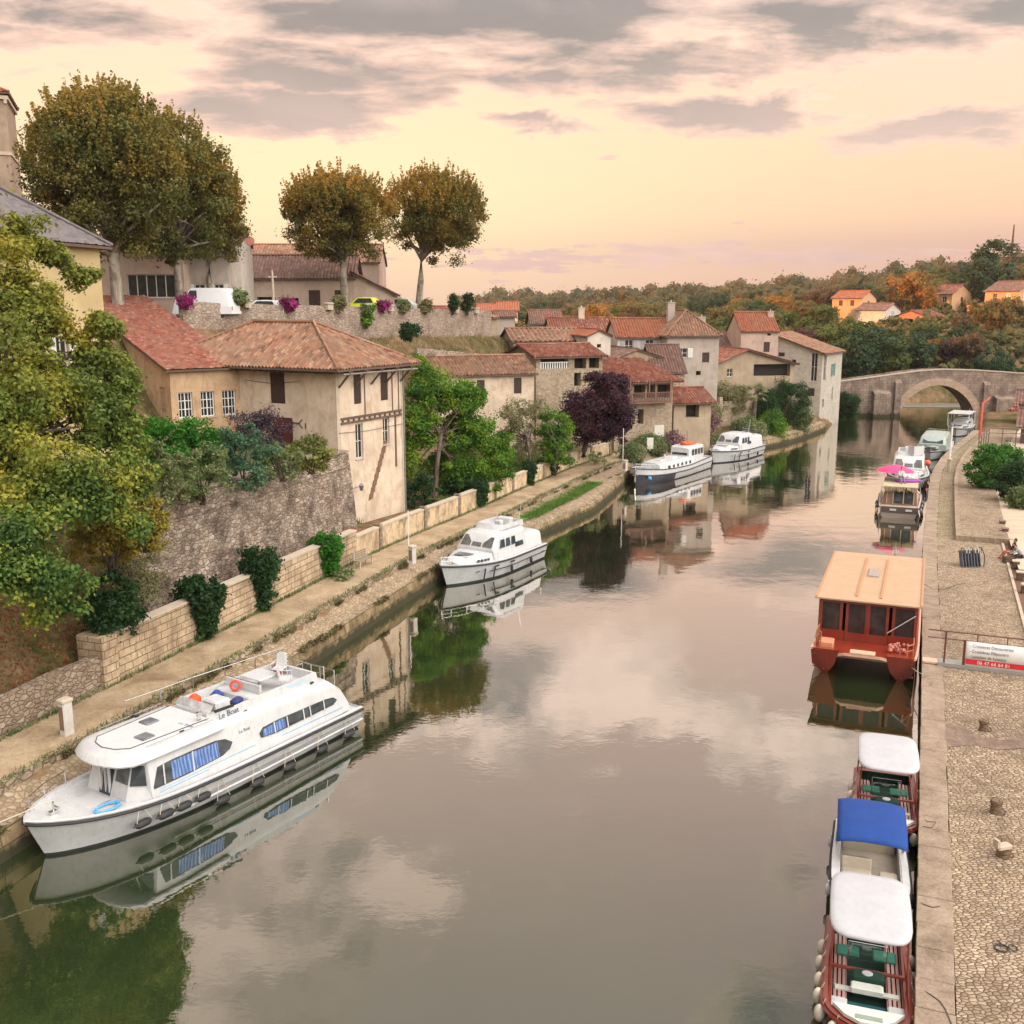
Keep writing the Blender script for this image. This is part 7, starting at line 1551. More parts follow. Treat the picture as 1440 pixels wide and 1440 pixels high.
bwall('rubble_wall', 'low rough stone wall holding back the rust-brown earth at the left edge', sW0-14, sW1, 4.35, 1.2, 3.0, 3.1, .45, W_rub2, jit=.05, seed=2)
sH = sp(479, 770, 1.7)
bwall('garden_wall', 'honey-coloured squared stone garden wall beside the towpath', sW1+.0, sH-2.5, 4.3, 1.2, 3.75, 3.5, .42, W_ash, jit=.01, cap=M_lint, seed=3)
m = MB(); q0 = bank(sW1, 4.2); m.bbox(-.75, .12, -.05, 1.3, 1.2, 3.85, .04); tv = (bank(sW1+1, 4.2)-bank(sW1, 4.2)); o = single(m, 'wall_pier', W_ash, 'squared stone pier ending the honey-coloured garden wall', 'pier', (q0.x, q0.y, 0), math.atan2(tv.y, tv.x))
# big old retaining wall
sR0, sR1 = sp(190, 872, 3.0), S0[62.6]+.0
dR = 6.1
sR1 = s_of(-11.1, 65)-.9
rw = bwall('retaining_wall', 'tall weathered purple-brown retaining wall below the hanging garden', sR0, sR1+1.2, dR, 2.2, 8.0, 7.75, 1.2, W_big, .7, .05, M_lint and m_rubble('wall_cap_stone', ((.36, .28, .23), (.44, .35, .29)), 3), batter=.55, seed=4)
m = MB(); m.loft([[bank(s, dR+.38, 6.9), bank(s, dR+.38, 7.0), bank(s, dR+.8, 7.0), bank(s, dR+.8, 6.9)] for s in [sR0+i*.8 for i in range(int((sR1+1-sR0)/.8)+1)]]); m.build('string_course', W_big, rw)
# low inner kerb of the flower bed
bwall('bed_kerb', 'thin low kerb of the planting bed at the foot of the retaining wall', sR0-2, sR1-2, 5.5, 2.5, 3.25, 3.2, .15, m_rubble('bed_stone', ((.36, .22, .17), (.30, .18, .14)), 4))
strip('planting_bed', sW1, sH, [(6.35, 3.08), (5.4, 3.1), (4.6, 3.06)], m_ground('red_brown_soil', ((.16, .07, .045), (.24, .12, .08), (.30, .17, .11)), 1.5, .6, 8), 1.0)
# rendered low wall with piers, from the house to the village
sE = sp(880, 640, 1.8)
pr_ = [sH-2.6, sp(520, 770, 1.7), sp(576, 742, 1.7), sp(613, 722, 1.7), sp(658, 700, 1.7), sp(700, 690, 1.7), sp(745, 672, 1.7), sp(795, 658, 1.7), sp(835, 648, 1.7), sE]
pr_ = sorted(pr_)
for i, (a, b) in enumerate(zip(pr_, pr_[1:])):
    lb = ['rendered low wall panel beside the honey-coloured stone wall, by the bench', 'stained low wall panel directly under the tall riverside house', 'low wall panel at the right foot of the tall riverside house', 'low wall panel in front of the dark garden shrubs', 'low wall panel under the green garden tree', 'low wall panel beneath the overhanging green branches', 'low wall panel beside the first ivy clump after the tree', 'low wall panel between two ivy clumps', 'last pale low wall panel before the barge'][i]
    w_ = bwall('low_wall', lb, a+.05, b-.32, 4.3, 1.2, 3.1-(i > 4)*.15, 3.08-(i > 4)*.15, .3, W_ren, jit=.015, cap=M_lint, seed=10+i); w_['group'] = 'rendered low wall panels along the towpath'
    q = bank(b, 4.3); tv = bank(b+1, 4.3)-q; m = MB(); m.bbox(-.28, .02, -.1, .4, 1.2, 3.35-(i > 4)*.15, .03); single(m, 'wall_post', W_rub2, lb.replace('low wall panel', 'stone post').replace('rendered ', '').replace('stained ', 'stained ').replace('last pale ', 'last '), 'post', (q.x, q.y, 0), math.atan2(tv.y, tv.x), 'stone posts between low wall panels')
# grassy ledge
gl_ = MB(); sL = S0[84.2]
gl_.loft([[bank(s, 1.2, 1.3), bank(s, .6-max(0, 1-abs(s-sL-1)/15)**.7*1.2, 1.22)] for s in [sL-10+i for i in range(19)]], closed=False)
tag(gl_.build('grass_ledge', m_ground('ledge_grass', ((.05, .12, .02), (.10, .20, .03), (.22, .2, .08)), .8, .6, 12)), kind='structure')
# service pedestals, bench, poles
def pedestal(px, py, lb, h=1.15, pole=0):
    p = at(px, py, 1.72); r = thing('service_pedestal', lb, 'pedestal', (p.x, p.y, 1.72), R(60)); m = MB(); m.bbox(-.2, .2, -.17, .17, 0, h, .04); m.build('housing', m_plain('pedestal_grey', (.58, .54, .50), .6), r)
    m = MB(); m.bbox(-.24, .24, -.2, .2, h+.002, h+.12, .04); m.build('cap', M_lint, r)
    m = MB(); m.box(-.205, -.201, -.12, .12, .2, h-.15); m.build('panel', m_plain('pedestal_brown', (.22, .14, .1), .7), r)
    if pole: m = MB(); m.tube([(0, .25, 0), (0, .25, pole)], .035, 6); m.build('pole', M_white, r)
pedestal(95, 1032, 'pale service pedestal on the towpath beside the long cruiser', 1.25); pedestal(580, 792, 'white service pedestal with thin pole ahead of the motor cruiser', 1.0, 3.2); pedestal(879, 662, 'small white pedestal with a tall pole near the barge bow', .9, 4.0)
p = at(512, 796, 1.72); r_ = thing('park_bench', 'weathered wooden bench against the low wall on the towpath', 'bench', (p.x, p.y, 1.72), math.atan2(*(bank(40, 0)-bank(38, 0)).yx)); wd = m_wood('bench_grey', (.22, .17, .13), (.32, .26, .2))
m = MB(); 
for k in range(4): m.box(-.8, .8, -.2+k*.12, -.11+k*.12, .43, .47)
m.build('seat', wd, r_); m = MB()
for k in range(3): m.box(-.8, .8, .3, .33, .55+k*.14, .65+k*.14)
m.build('backrest', wd, r_)
for x in (-.65, .65): m = MB(); m.box(x-.04, x+.04, -.18, -.1, 0, .43); m.build('leg', M_lint, r_); m = MB(); m.box(x-.04, x+.04, .25, .3, 0, .95); m.build('leg', M_lint, r_)
m = MB(); p = at(926, 622, 2.4); m.box(-.6, .6, -.03, .03, .6, 1.9); m.box(-.5, -.42, -.03, .03, 0, .6); m.box(.42, .5, -.03, .03, 0, .6); single(m, 'notice_board', m_plain('board_white', (.66, .62, .56), .6), 'wide white notice board in the bushes above the barge', 'sign', tuple(p), R(15))
m = MB(); p = at(914, 634, 2.0); m.box(-.35, .35, -.03, .03, .2, 1.4); m.box(-.04, .04, -.02, .02, 0, .2); single(m, 'notice_board', m_plain('board_white', (.66, .62, .56), .6), 'narrow white notice board just above the barge bow', 'sign', tuple(p), R(10))
p = at(606, 683, 2.7); r_ = thing('garden_table', 'white garden table and side shelf glimpsed under the green tree', 'table', tuple(p), .5); m = MB(); m.box(-1.2, 1.2, -.4, .4, .7, .76); m.build('tabletop', G_white, r_)
for x in (-1, 1):
    for y in (-.3, .3): m = MB(); m.box(x-.04, x+.04, y-.04, y+.04, 0, .7); m.build('leg', G_white, r_)
m = MB(); m.loft([[(6*i/14, .3*math.sin(i*.45), .05), (6*i/14, .3*math.sin(i*.45), .28), (6*i/14, .3*math.sin(i*.45)+.12, .28), (6*i/14, .3*math.sin(i*.45)+.12, .05)] for i in range(15)]); p = at(580, 688, 2.6); single(m, 'border_edging', G_white, 'wavy white edging around the lawn under the green tree', 'edging', tuple(p), .35)

# ================= upper terrace =================
def twall(px0, px1, Ya, Yb, ytop0, ytop1, h, name, lb, mat, th=.5, jit=.05, cap=False):
    a, b = corner(px0, Ya), corner(px1, Yb); za, zb = zat(0, ytop0, Ya), zat(0, ytop1, Yb); r = thing(name, lb, 'wall'); m = MB(); n = 40; R0 = []; rr = random.Random(7)
    dv = (b-a).normalized(); nv = Vector((-dv.y, dv.x))
    for i in range(n+1):
        p = a.lerp(b, i/n); zt = za+(zb-za)*i/n+rr.uniform(-jit, jit); R0.append([(p.x, p.y, zt-h), (p.x+nv.x*.1, p.y+nv.y*.1, zt), (p.x+nv.x*th, p.y+nv.y*th, zt), (p.x+nv.x*th, p.y+nv.y*th, zt-h)])
    m.loft(R0); m.build('wall', mat, r); return a, b, za, zb
tA, tB, tza, tzb = twall(262, 692, 80, 127, 424, 437, 3.2, 'terrace_wall', 'long rubble parapet wall of the upper terrace under the plane trees', m_rubble('terrace_stone', ((.42, .32, .26), (.52, .42, .34), (.34, .25, .2)), 2.4, (.24, .17, .12), (.16, .11, .07), .6))
twall(588, 700, 104, 116, 489, 500, 2.4, 'lower_terrace_wall', 'short rubble wall below the dry grassy bank of the terrace', m_rubble('terrace_stone', ((.42, .32, .26),)), .4)
def on_wall(px):
    k = 0
    for i in range(201):
        p = tA.lerp(tB, i/200); q = 720+1440*p.x/(CP*p.y+SP*0.6)
        if q >= px: k = i/200; break
    return tA.lerp(tB, k), tza+(tzb-tza)*k
# wall posts with cups
for i, px in enumerate((345, 410, 462, 515, 548, 596, 640, 668)):
    p, z = on_wall(px); m = MB(); m.lathe([(.42, 0), (.42, .5), (.5, .52), (.5, .62), (.3, .66)], 8); single(m, 'parapet_pier', M_lint, ['pale parapet pier beside the white van', 'parapet pier left of the stone cross', 'parapet pier before the first flower pot', 'parapet pier beside the yellow car', 'parapet pier left of the rightmost plane tree', 'parapet pier under the rightmost plane tree', 'parapet pier near the stone cottage', 'last parapet pier of the terrace'][i], 'pier', (p.x, p.y, z-.35), 0, 'piers on the terrace parapet')
# vehicles parked behind the parapet
def car(name, lb, cat, px, Y, yaw, L, W, H, col, van=False):
    p = corner(px, Y); z = 16.05 if px < 400 else 16.35; r = thing(name, lb, cat, (p.x, p.y, z), yaw); paint = m_plain('paint_'+name+str(px), col, .3, 0, .5, .5, var=.03)
    prof = [(-L/2, .3), (-L/2, .9), (-L/2+.15, 1.0), (-L*.42, H*.98), (-L*.30, H), (L*.18, H), (L*.30, H*.72) , (L*.47, H*.60), (L/2, .5), (L/2, .3)] if van else [(-L/2, .3), (-L/2, .75), (-L*.42, .92), (-L*.30, H*.97), (-L*.12, H), (L*.08, H*.98), (L*.22, .95), (L*.44, .82), (L/2, .6), (L/2, .3)]
    m = MB(); rings = []
    for y, k in ((-W/2, .94), (-W/2+.06, 1), (-W/2+.16, 1.005), (W/2-.16, 1.005), (W/2-.06, 1), (W/2, .94)): rings.append([(x*(k if zz_ > .9 else 1), y if zz_ < 1 else y*.9, zz_*k if zz_ > .4 else zz_) for x, zz_ in prof])
    m.loft(rings); m.build('body', paint, r, True, ang=30)
    for s in (-1, 1):
        m = MB(); q = [(-L*.27, H*.93), (L*.05, H*.93), (L*.17, H*.63), (-L*.33, H*.63)] if not van else [(L*.08, H*.92), (L*.19, H*.92), (L*.27, H*.68), (L*.08, H*.66)]
        m.prism([(x, s*(W/2*.905 if zz_ > 1 else W/2)+s*.01, zz_) for x, zz_ in q], (0, s*.02, 0)); m.build('window', G_win, r)
        for x in (-L*.31, L*.31):
            m = MB(); m.at(x, s*(W/2-.12), .32, 0, R(90)); m.lathe([(.02, -.11), (.3, -.1), (.32, -.05), (.32, .05), (.3, .1), (.02, .11)], 14); m.build('wheel', G_black, r)
    m = MB(); a = (L*.19, H*.95) if van else (L*.09, H*.95); b = (L*.30, H*.73) if van else (L*.21, .98); m.prism([(a[0]+.03, -W*.4, a[1]), (a[0]+.03, W*.4, a[1]), (b[0]+.03, W*.42, b[1]), (b[0]+.03, -W*.42, b[1])], (.015, 0, .01)); m.build('windscreen', G_win, r)
    for s in (-1, 1): m = MB(); m.box(-L/2-.012, -L/2-.001, s*W*.42-.08, s*W*.42+.08, .6, .9); m.build('tail_light', m_plain('tail_red', (.5, .03, .02), .4), r)
car('parked_van', 'white panel van parked behind the terrace parapet', 'van', 295, 85, R(172), 5.0, 2.0, 2.35, (.80, .80, .84), True)
car('parked_car', 'white car parked right of the white van behind the parapet', 'car', 372, 92, R(176), 4.3, 1.75, 1.45, (.72, .72, .72))
car('parked_car', 'yellow-green car parked between the two right plane trees', 'car', 512, 106.5, R(170), 4.2, 1.75, 1.5, (.72, .78, .05))
car('parked_car', 'silver car parked right of the yellow-green car', 'car', 562, 113, R(176), 4.3, 1.75, 1.42, (.55, .52, .5))
p = corner(388, 95); r_ = thing('stone_cross', 'tall stone cross on a plinth behind the terrace parapet', 'cross', (p.x, p.y, 15.9)); m = MB(); m.bbox(-.45, .45, -.45, .45, 0, .9, .05); m.bbox(-.3, .3, -.3, .3, .9, 1.3, .05); m.build('plinth', M_lint, r_)
m = MB(); m.lathe([(.13, 1.3), (.10, 4.1)], 8); m.box(-.4, .4, -.05, .05, 3.6, 3.74); m.box(-.06, .06, -.06, .06, 4.05, 4.3); m.build('cross', M_lint, r_)
# dish on the roof
p = far(352, 340, 99); m = MB(); m.at(0, 0, 0, 0, R(70)); m.lathe([(.02, 0), (.25, .03), (.42, .12), (.44, .12)], 14); single(m, 'satellite_dish', m_plain('dish_red', (.45, .16, .12), .6), 'reddish round satellite dish above the narrow pale house', 'dish', tuple(p))
p = corner(344, 98.9); m = MB(); m.tube([(0, 0, 0), (0, 0, zat(0, 330, 99)-21)], .04, 5)
# ================= vegetation =================
def leaf_quads(ctr, rad, per, size, rng, dirs=None, elong=0, flat=.75, shellp=.45, wid=.6):
    N = len(ctr); n = N*per
    d = rng.normal(size=(n, 3)); d /= np.linalg.norm(d, axis=1)[:, None]
    r = np.repeat(rad, per)*rng.random(n)**shellp*np.where(rng.random(n) < .16, 1.55, 1)
    off = d*r[:, None]; off[:, 2] *= flat
    if dirs is not None:
        t = rng.random(n)*elong; D = np.repeat(dirs, per, 0); off = off*(1-.75*(t/max(elong, 1e-3)))[:, None]+D*(t[:, None])
    p = np.repeat(ctr, per, 0)+off
    nn = d*.7+rng.normal(size=(n, 3))*.6+np.array([0, 0, .45]); nn /= np.linalg.norm(nn, axis=1)[:, None]
    a = np.cross(nn, rng.normal(size=(n, 3))); a /= np.linalg.norm(a, axis=1)[:, None]+1e-9; b = np.cross(nn, a)
    s = size*(.6+.8*rng.random(n))[:, None]
    V = np.stack([p-a*s, p-b*s*wid+nn*s*.12, p+a*s, p+b*s*wid+nn*s*.12], 1).reshape(-1, 3)
    tint = np.repeat(rng.random(N)*.55, per)+rng.random(n)*.45
    return V, tint
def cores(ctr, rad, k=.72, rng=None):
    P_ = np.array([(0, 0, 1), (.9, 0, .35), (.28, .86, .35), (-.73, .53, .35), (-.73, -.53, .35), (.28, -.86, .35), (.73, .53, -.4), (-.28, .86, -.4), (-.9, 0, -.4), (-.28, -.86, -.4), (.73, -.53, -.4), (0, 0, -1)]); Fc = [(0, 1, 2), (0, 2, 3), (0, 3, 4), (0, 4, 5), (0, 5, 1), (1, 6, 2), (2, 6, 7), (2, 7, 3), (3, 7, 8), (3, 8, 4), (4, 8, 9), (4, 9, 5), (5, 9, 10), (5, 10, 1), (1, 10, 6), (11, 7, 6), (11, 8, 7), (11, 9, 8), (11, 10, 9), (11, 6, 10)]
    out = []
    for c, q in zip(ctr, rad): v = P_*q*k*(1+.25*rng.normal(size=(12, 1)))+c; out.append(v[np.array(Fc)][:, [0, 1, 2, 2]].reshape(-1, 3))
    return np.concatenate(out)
def crown_clumps(ells, rng, shell=.5):
    C_ = []; Rr = []
    for (cx, cy, cz, rx, ry, rz, n, cr) in ells:
        d = rng.normal(size=(n, 3)); d /= np.linalg.norm(d, axis=1)[:, None]; u = shell+(1-shell)*rng.random(n)**.7
        jit = 1+rng.normal(size=n)*.07
        C_.append(np.stack([cx+d[:, 0]*rx*u*jit, cy+d[:, 1]*ry*u*jit, cz+d[:, 2]*rz*u*jit], 1)); Rr.append(cr*(.55+.8*rng.random(n)))
    return np.concatenate(C_), np.concatenate(Rr)
def limbs(mb, base, top, r0, targets, rr, k=14, sub=True):
    base, top = Vector(base), Vector(top); b0 = base.lerp(top, .5)+Vector((rr.uniform(-.15, .15), rr.uniform(-.15, .15), 0))
    mb.tube([base-Vector((0, 0, .3)), base+Vector((0, 0, .25)), b0, top], [r0*1.35, r0*1.05, r0*.85, r0*.7], 10)
    T = [Vector(t) for t in targets]; rr.shuffle(T)
    for t in T[:k]:
        st = b0.lerp(top, rr.uniform(.5, 1)); md = st.lerp(t, .5)+Vector((rr.uniform(-.3, .3), rr.uniform(-.3, .3), rr.uniform(-.1, .4)))*(t-st).length*.15
        e = st.lerp(t, .92); mb.tube([st, md, e], [r0*.42, r0*.25, r0*.07], 6)
        if sub:
            for _ in range(2):
                q = Vector(rr.choice(T)); 
                if (q-md).length < (t-st).length*.9: mb.tube([md, md.lerp(q, .5)+Vector((0, 0, .1)), md.lerp(q, .9)], [r0*.2, r0*.12, r0*.04], 5)
def tree(name, label, base, trunk_top, r0, ells, per, size, lmat, bmat, seed=1, k=14, group=None, cat='tree', shell=.5, flat=.75, shoots=None, wid=.6, rz=0, shellp=.45):
    rng = np.random.default_rng(seed); rr = random.Random(seed)
    root = thing(name, label, cat, tuple(base), rz, group)
    if name == 'plane_tree': r0 *= .8
    ctr, rad = crown_clumps(ells, rng, shell)
    V, t = leaf_quads(ctr, rad, per, size, rng, flat=flat, wid=wid, shellp=shellp)
    if shoots:
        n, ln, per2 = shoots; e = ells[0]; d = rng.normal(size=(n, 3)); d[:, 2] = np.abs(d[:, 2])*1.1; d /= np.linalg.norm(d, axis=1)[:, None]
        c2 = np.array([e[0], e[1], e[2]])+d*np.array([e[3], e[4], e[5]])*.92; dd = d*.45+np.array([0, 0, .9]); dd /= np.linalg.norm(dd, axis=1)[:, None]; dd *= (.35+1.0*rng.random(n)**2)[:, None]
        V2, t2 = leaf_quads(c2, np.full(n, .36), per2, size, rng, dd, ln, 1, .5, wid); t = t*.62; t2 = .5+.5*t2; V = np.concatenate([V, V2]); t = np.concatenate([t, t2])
    m = MB(); limbs(m, (0, 0, 0), trunk_top, r0, [tuple(c) for c in ctr[::max(1, len(ctr)//60)]], rr, k)
    m.build('trunk', bmat, root, True, uv=False)
    npmesh('crown', V, 4, lmat, root, t)
    return root
def bush(name, label, loc, rx, ry, rz, n, per, size, lmat, cr=.35, seed=1, cat='bush', group=None, shell=.35, stems=True, extra=None):
    rng = np.random.default_rng(seed); root = thing(name, label, cat, tuple(loc), 0, group)
    ells = [(0, 0, rz*.85, rx, ry, rz, n, cr)]+(extra or [])
    ctr, rad = crown_clumps(ells, rng, shell); k = ctr[:, 2] > .0; ctr, rad = ctr[k], rad[k]*1.1
    V, t = leaf_quads(ctr, rad, int(per*1.5), size*.82, rng); npmesh('foliage', V, 4, lmat, root, t)
    if stems:
        m = MB(); rr = random.Random(seed)
        for _ in range(7):
            c = ctr[rr.randrange(len(ctr))]; m.tube([(rr.uniform(-.15, .15), rr.uniform(-.15, .15), -.2), (c[0]*.4, c[1]*.4, c[2]*.5), tuple(c)], [.05, .035, .015], 5)
        m.build('stems', B_dark, root, uv=False)
    return root
B_dark = m_bark('bark_dark', ((.07, .05, .04), (.16, .12, .09)))
B_plane = m_bark('bark_plane', ((.20, .165, .13), (.40, .35, .28)), 1.4)
L_front = m_leaf('leaf_yellowing', ((.016, .055, .016), (.055, .125, .028), (.14, .22, .04), (.33, .33, .05), (.66, .45, .05)), .30, .3, zcol=(.30, .25, .035), z0=4.5, z1=19)
L_garden = m_leaf('leaf_garden_green', ((.02, .07, .010), (.06, .16, .015), (.16, .29, .022), (.32, .38, .03)), .5)
L_dark = m_leaf('leaf_dark_green', ((.01, .035, .012), (.025, .07, .02), (.05, .11, .03)), .6)
L_bright = m_leaf('leaf_bright', ((.015, .085, .008), (.04, .18, .014), (.09, .29, .025)), .7)
L_purple = m_leaf('leaf_purple', ((.014, .008, .016), (.035, .014, .028), (.07, .022, .035), (.12, .04, .045)), .5, .2)
L_lav = m_leaf('leaf_smoke', ((.05, .035, .05), (.09, .06, .08), (.14, .10, .11)), .7, .2)
L_plane = m_leaf('leaf_plane', ((.05, .065, .02), (.10, .115, .03), (.19, .175, .045), (.25, .19, .04), (.34, .235, .04)), .22, .35)
L_plane2 = m_leaf('leaf_plane_orange', ((.065, .072, .02), (.13, .125, .03), (.24, .185, .04), (.32, .20, .035), (.44, .25, .035)), .25, .4)
L_olive = m_leaf('leaf_olive', ((.10, .11, .045), (.19, .19, .08), (.30, .28, .14), (.42, .36, .22)), .5)
L_weed = m_leaf('leaf_weed', ((.05, .10, .03), (.12, .18, .06), (.25, .27, .12), (.36, .32, .18)), .7)
L_box = m_leaf('leaf_hedge', ((.02, .08, .012), (.05, .17, .02), (.10, .26, .03)), .9)
L_pinkf = m_leaf('leaf_pink', ((.10, .07, .06), (.24, .13, .14), (.48, .26, .30)), .7, .3)
L_mag = m_leaf('flower_magenta', ((.10, .09, .03), (.30, .03, .16), (.48, .04, .26)), 1.2, .3)
def H_(name, *c): return m_leaf(name, c, .08, .3)
L_h = [H_('leaf_hill_green', (.05, .075, .02), (.10, .13, .03), (.17, .18, .045)), H_('leaf_hill_olive', (.09, .09, .03), (.17, .14, .045), (.27, .20, .06)),
       H_('leaf_hill_orange', (.18, .11, .03), (.34, .18, .04), (.48, .23, .045)), H_('leaf_hill_brown', (.08, .05, .03), (.14, .09, .05), (.22, .14, .07)), H_('leaf_hill_dark', (.02, .045, .022), (.04, .08, .035), (.08, .12, .045)), H_('leaf_hill_plum', (.07, .035, .045), (.11, .055, .06), (.16, .08, .07))]

# big foreground tree at the left: trunk leans out of the rust-brown slope
bp = at(-60, 905, 4.6)
bpz = Vector((bp.x, bp.y, gz(bp.x, bp.y)-.1))
def wl(px, py, Y): return far(px, py, Y)-bpz
E = []
for (px, py, Y, rx, rz_, n, cr) in ((32, 345, 43, 1.1, 1.2, 18, .5), (15, 430, 41, 1.7, 1.5, 34, .6), (70, 455, 42, 1.2, 1.0, 18, .5), (128, 500, 42, 1.0, 1.0, 20, .5), (45, 560, 40, 2.1, 1.7, 60, .65), (125, 580, 40, 1.4, 1.5, 36, .55), (45, 680, 37, 2.1, 1.9, 60, .65), (145, 690, 39, 1.6, 1.4, 40, .55), (10, 770, 35, 1.8, 1.9, 40, .75), (70, 830, 36, 1.2, 1.5, 26, .6), (104, 385, 44, .8, .5, 9, .35), (70, 362, 44, .6, .4, 6, .35), (-60, 560, 38, 3.5, 4, 60, .9), (188, 650, 40, .7, 1.2, 16, .45), (150, 462, 42, .6, .7, 14, .45), (168, 530, 42, .6, 1.0, 18, .45), (160, 600, 41, .9, 1.0, 24, .45), (172, 560, 41, .5, .7, 8, .4), (190, 735, 39, .6, .6, 10, .4), (-90, 350, 40, 3, 3, 40, .9)):
    q = wl(px, py, Y); E.append((q.x, q.y, q.z, rx, rx*1.0, rz_, n, cr))
tree('yellowing_tree', 'large leafy tree turning from green to yellow, filling the left side of the photo', bpz, tuple(wl(-10, 600, 39)), .34, E, 210, .088, L_front, B_dark, 3, 34, shell=.2)
# dangling lower limb in dark bark
# plane trees on the terrace
def plane(px, pyb, ytop, pxl, pxr, ybot, Y, label, mat, seed, rt=.5, shoots=170, extra=None, zb=16.0, n=150, per=100):
    b = corner(px, Y); base = Vector((b.x, b.y, zb)); s = 1440/(Y*CP)
    zt = zat(0, ytop, Y)-zb; zbot = zat(0, ybot, Y)-zb; cx = far((pxl+pxr)/2, 300, Y).x-b.x; rx = (pxr-pxl)/2/s; cz = (zt-1.3+zbot)/2; rz_ = (zt-1.3-zbot)/2
    ells = [(cx, 0, cz, rx*.93, rx*.85, rz_, n, 1.0)]+(extra or [])
    return tree('plane_tree', label, base, (cx*.25, 0, zbot+rz_*.35), rt, ells, int(per*2.6), .12, mat, B_plane, seed, 26, 'plane trees on the terrace', shell=.25, shoots=(int(shoots*2.5), 1.7, 44), wid=.6)
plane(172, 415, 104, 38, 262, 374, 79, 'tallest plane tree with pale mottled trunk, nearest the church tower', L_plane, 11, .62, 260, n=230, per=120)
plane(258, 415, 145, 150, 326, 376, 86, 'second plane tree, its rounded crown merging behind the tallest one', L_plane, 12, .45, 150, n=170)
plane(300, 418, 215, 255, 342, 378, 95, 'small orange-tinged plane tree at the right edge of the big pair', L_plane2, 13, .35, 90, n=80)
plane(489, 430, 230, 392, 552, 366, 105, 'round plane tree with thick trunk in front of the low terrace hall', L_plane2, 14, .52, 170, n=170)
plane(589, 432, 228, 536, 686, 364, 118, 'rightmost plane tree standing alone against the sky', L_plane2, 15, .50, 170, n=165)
# garden trees right of the tall house
b = at(612, 700, 2.6); t0 = Vector((b.x, b.y, 2.5))
def rel(px, py, Y, o): return far(px, py, Y)-o
E = [(*rel(px, py, Y, t0), rx, rx, rz_, n, cr) for px, py, Y, rx, rz_, n, cr in ((600, 545, 79, 1.9, 1.7, 44, .7), (640, 560, 80, 2.0, 1.6, 46, .7), (595, 600, 78, 1.7, 1.8, 40, .7), (655, 610, 80, 2.4, 1.6, 64, .7), (640, 655, 79, 2.1, 1.4, 50, .65), (690, 665, 81, 1.8, 1.5, 44, .6), (665, 560, 81, 1.2, 1.0, 18, .6), (590, 510, 80, 1.0, .7, 10, .55), (700, 630, 83, 1.2, 1.2, 18, .6), (575, 640, 77, .7, 1.4, 12, .55), (655, 690, 80, 1.3, .8, 16, .5))]
tree('garden_tree', 'bright green spreading tree in the garden right of the tall house', t0, (.5, .2, 5), .22, E, 230, .095, L_garden, B_dark, 21, 20, shell=.2)
b = at(745, 668, 2.8); t0 = Vector((b.x, b.y+3, 2.6)); E = [(*rel(px, py, Y, t0), rx, rx, rz_, n, cr) for px, py, Y, rx, rz_, n, cr in ((735, 585, 92, 2.3, 1.8, 34, .7), (745, 625, 92, 1.9, 1.5, 22, .65), (715, 605, 92, 1.3, 1.4, 14, .6))]
tree('olive_tree', 'thin silvery-olive tree with gaps, between green tree and purple tree', t0, (-.2, 0, 3.2), .15, E, 110, .09, L_olive, B_dark, 22, 14, shell=.2)
b = at(782, 662, 2.8); t0 = Vector((b.x, b.y+2, 2.6)); E = [(*rel(px, py, Y, t0), rx, rx, rz_, n, cr) for px, py, Y, rx, rz_, n, cr in ((778, 600, 93, 1.7, 1.6, 36, .6), (780, 635, 92, 1.6, 1.4, 34, .55))]
tree('young_tree', 'small yellow-green tree just left of the purple tree', t0, (0, 0, 2.5), .12, E, 170, .095, L_garden, B_dark, 23, 10, shell=.25)
b = at(823, 640, 3); t0 = Vector((b.x, b.y+2, 2.8)); E = [(*rel(px, py, Y, t0), rx, rx, rz_, n, cr) for px, py, Y, rx, rz_, n, cr in ((842, 578, 99, 3.5, 2.8, 170, .85), (860, 545, 99, 1.9, 1.4, 30, .65), (815, 600, 98, 1.6, 1.6, 26, .65), (868, 605, 99, 1.5, 1.3, 24, .65), (840, 530, 99, 1.0, .6, 10, .5))]
tree('purple_tree', 'dense dark purple-leaved tree beside the low wall', t0, (.5, 0, 3), .26, E, 220, .105, L_purple, B_dark, 24, 18, shell=.3)
# bushes
def bs(px, py, z, w, h, label, mat, seed, name='bush', n=40, per=70, size=.10, cr=.3, cat='bush', dy=0, group=None, shell=.35, stems=True):
    p = at(px, py, z); k = (CP*p.y+SP*(CAMH-z))/1440
    return bush(name, label, (p.x, p.y+dy, z), w*k/2, w*k/2*.8, h*k/2, n, per, size, mat, cr, seed, cat, group, shell, stems)
bs(246, 668, 7.6, 150, 92, 'bright green rounded shrub in front of the three barred windows', L_bright, 31, n=150, cr=.42, size=.11)
bs(362, 640, 7.7, 90, 78, 'smoky dark purple bush against the tall house', L_lav, 32, n=60, per=90, size=.08, cr=.45)
bs(225, 718, 7.8, 110, 100, 'grey-green weedy thicket above the retaining wall at the left', L_weed, 33, n=60, size=.09)
bs(285, 704, 7.8, 100, 84, 'grey-green straggly shrub at the middle of the hanging garden', L_weed, 34, n=50, size=.09)
bs(342, 684, 7.8, 90, 96, 'blue-green leafy shrub in the hanging garden below the purple bush', m_leaf('leaf_bluegreen', ((.03, .09, .05), (.08, .17, .09), (.18, .28, .15)), .7), 35, n=60, size=.10)
bs(398, 672, 7.8, 70, 60, 'small weedy bush by the dark red garage door', L_weed, 36, n=34, size=.09)
bs(437, 662, 7.8, 66, 60, 'yellow-green fern-like clump at the house corner above the retaining wall', m_leaf('leaf_fern', ((.09, .12, .03), (.2, .22, .05), (.34, .32, .08)), .7), 37, n=40, size=.10)
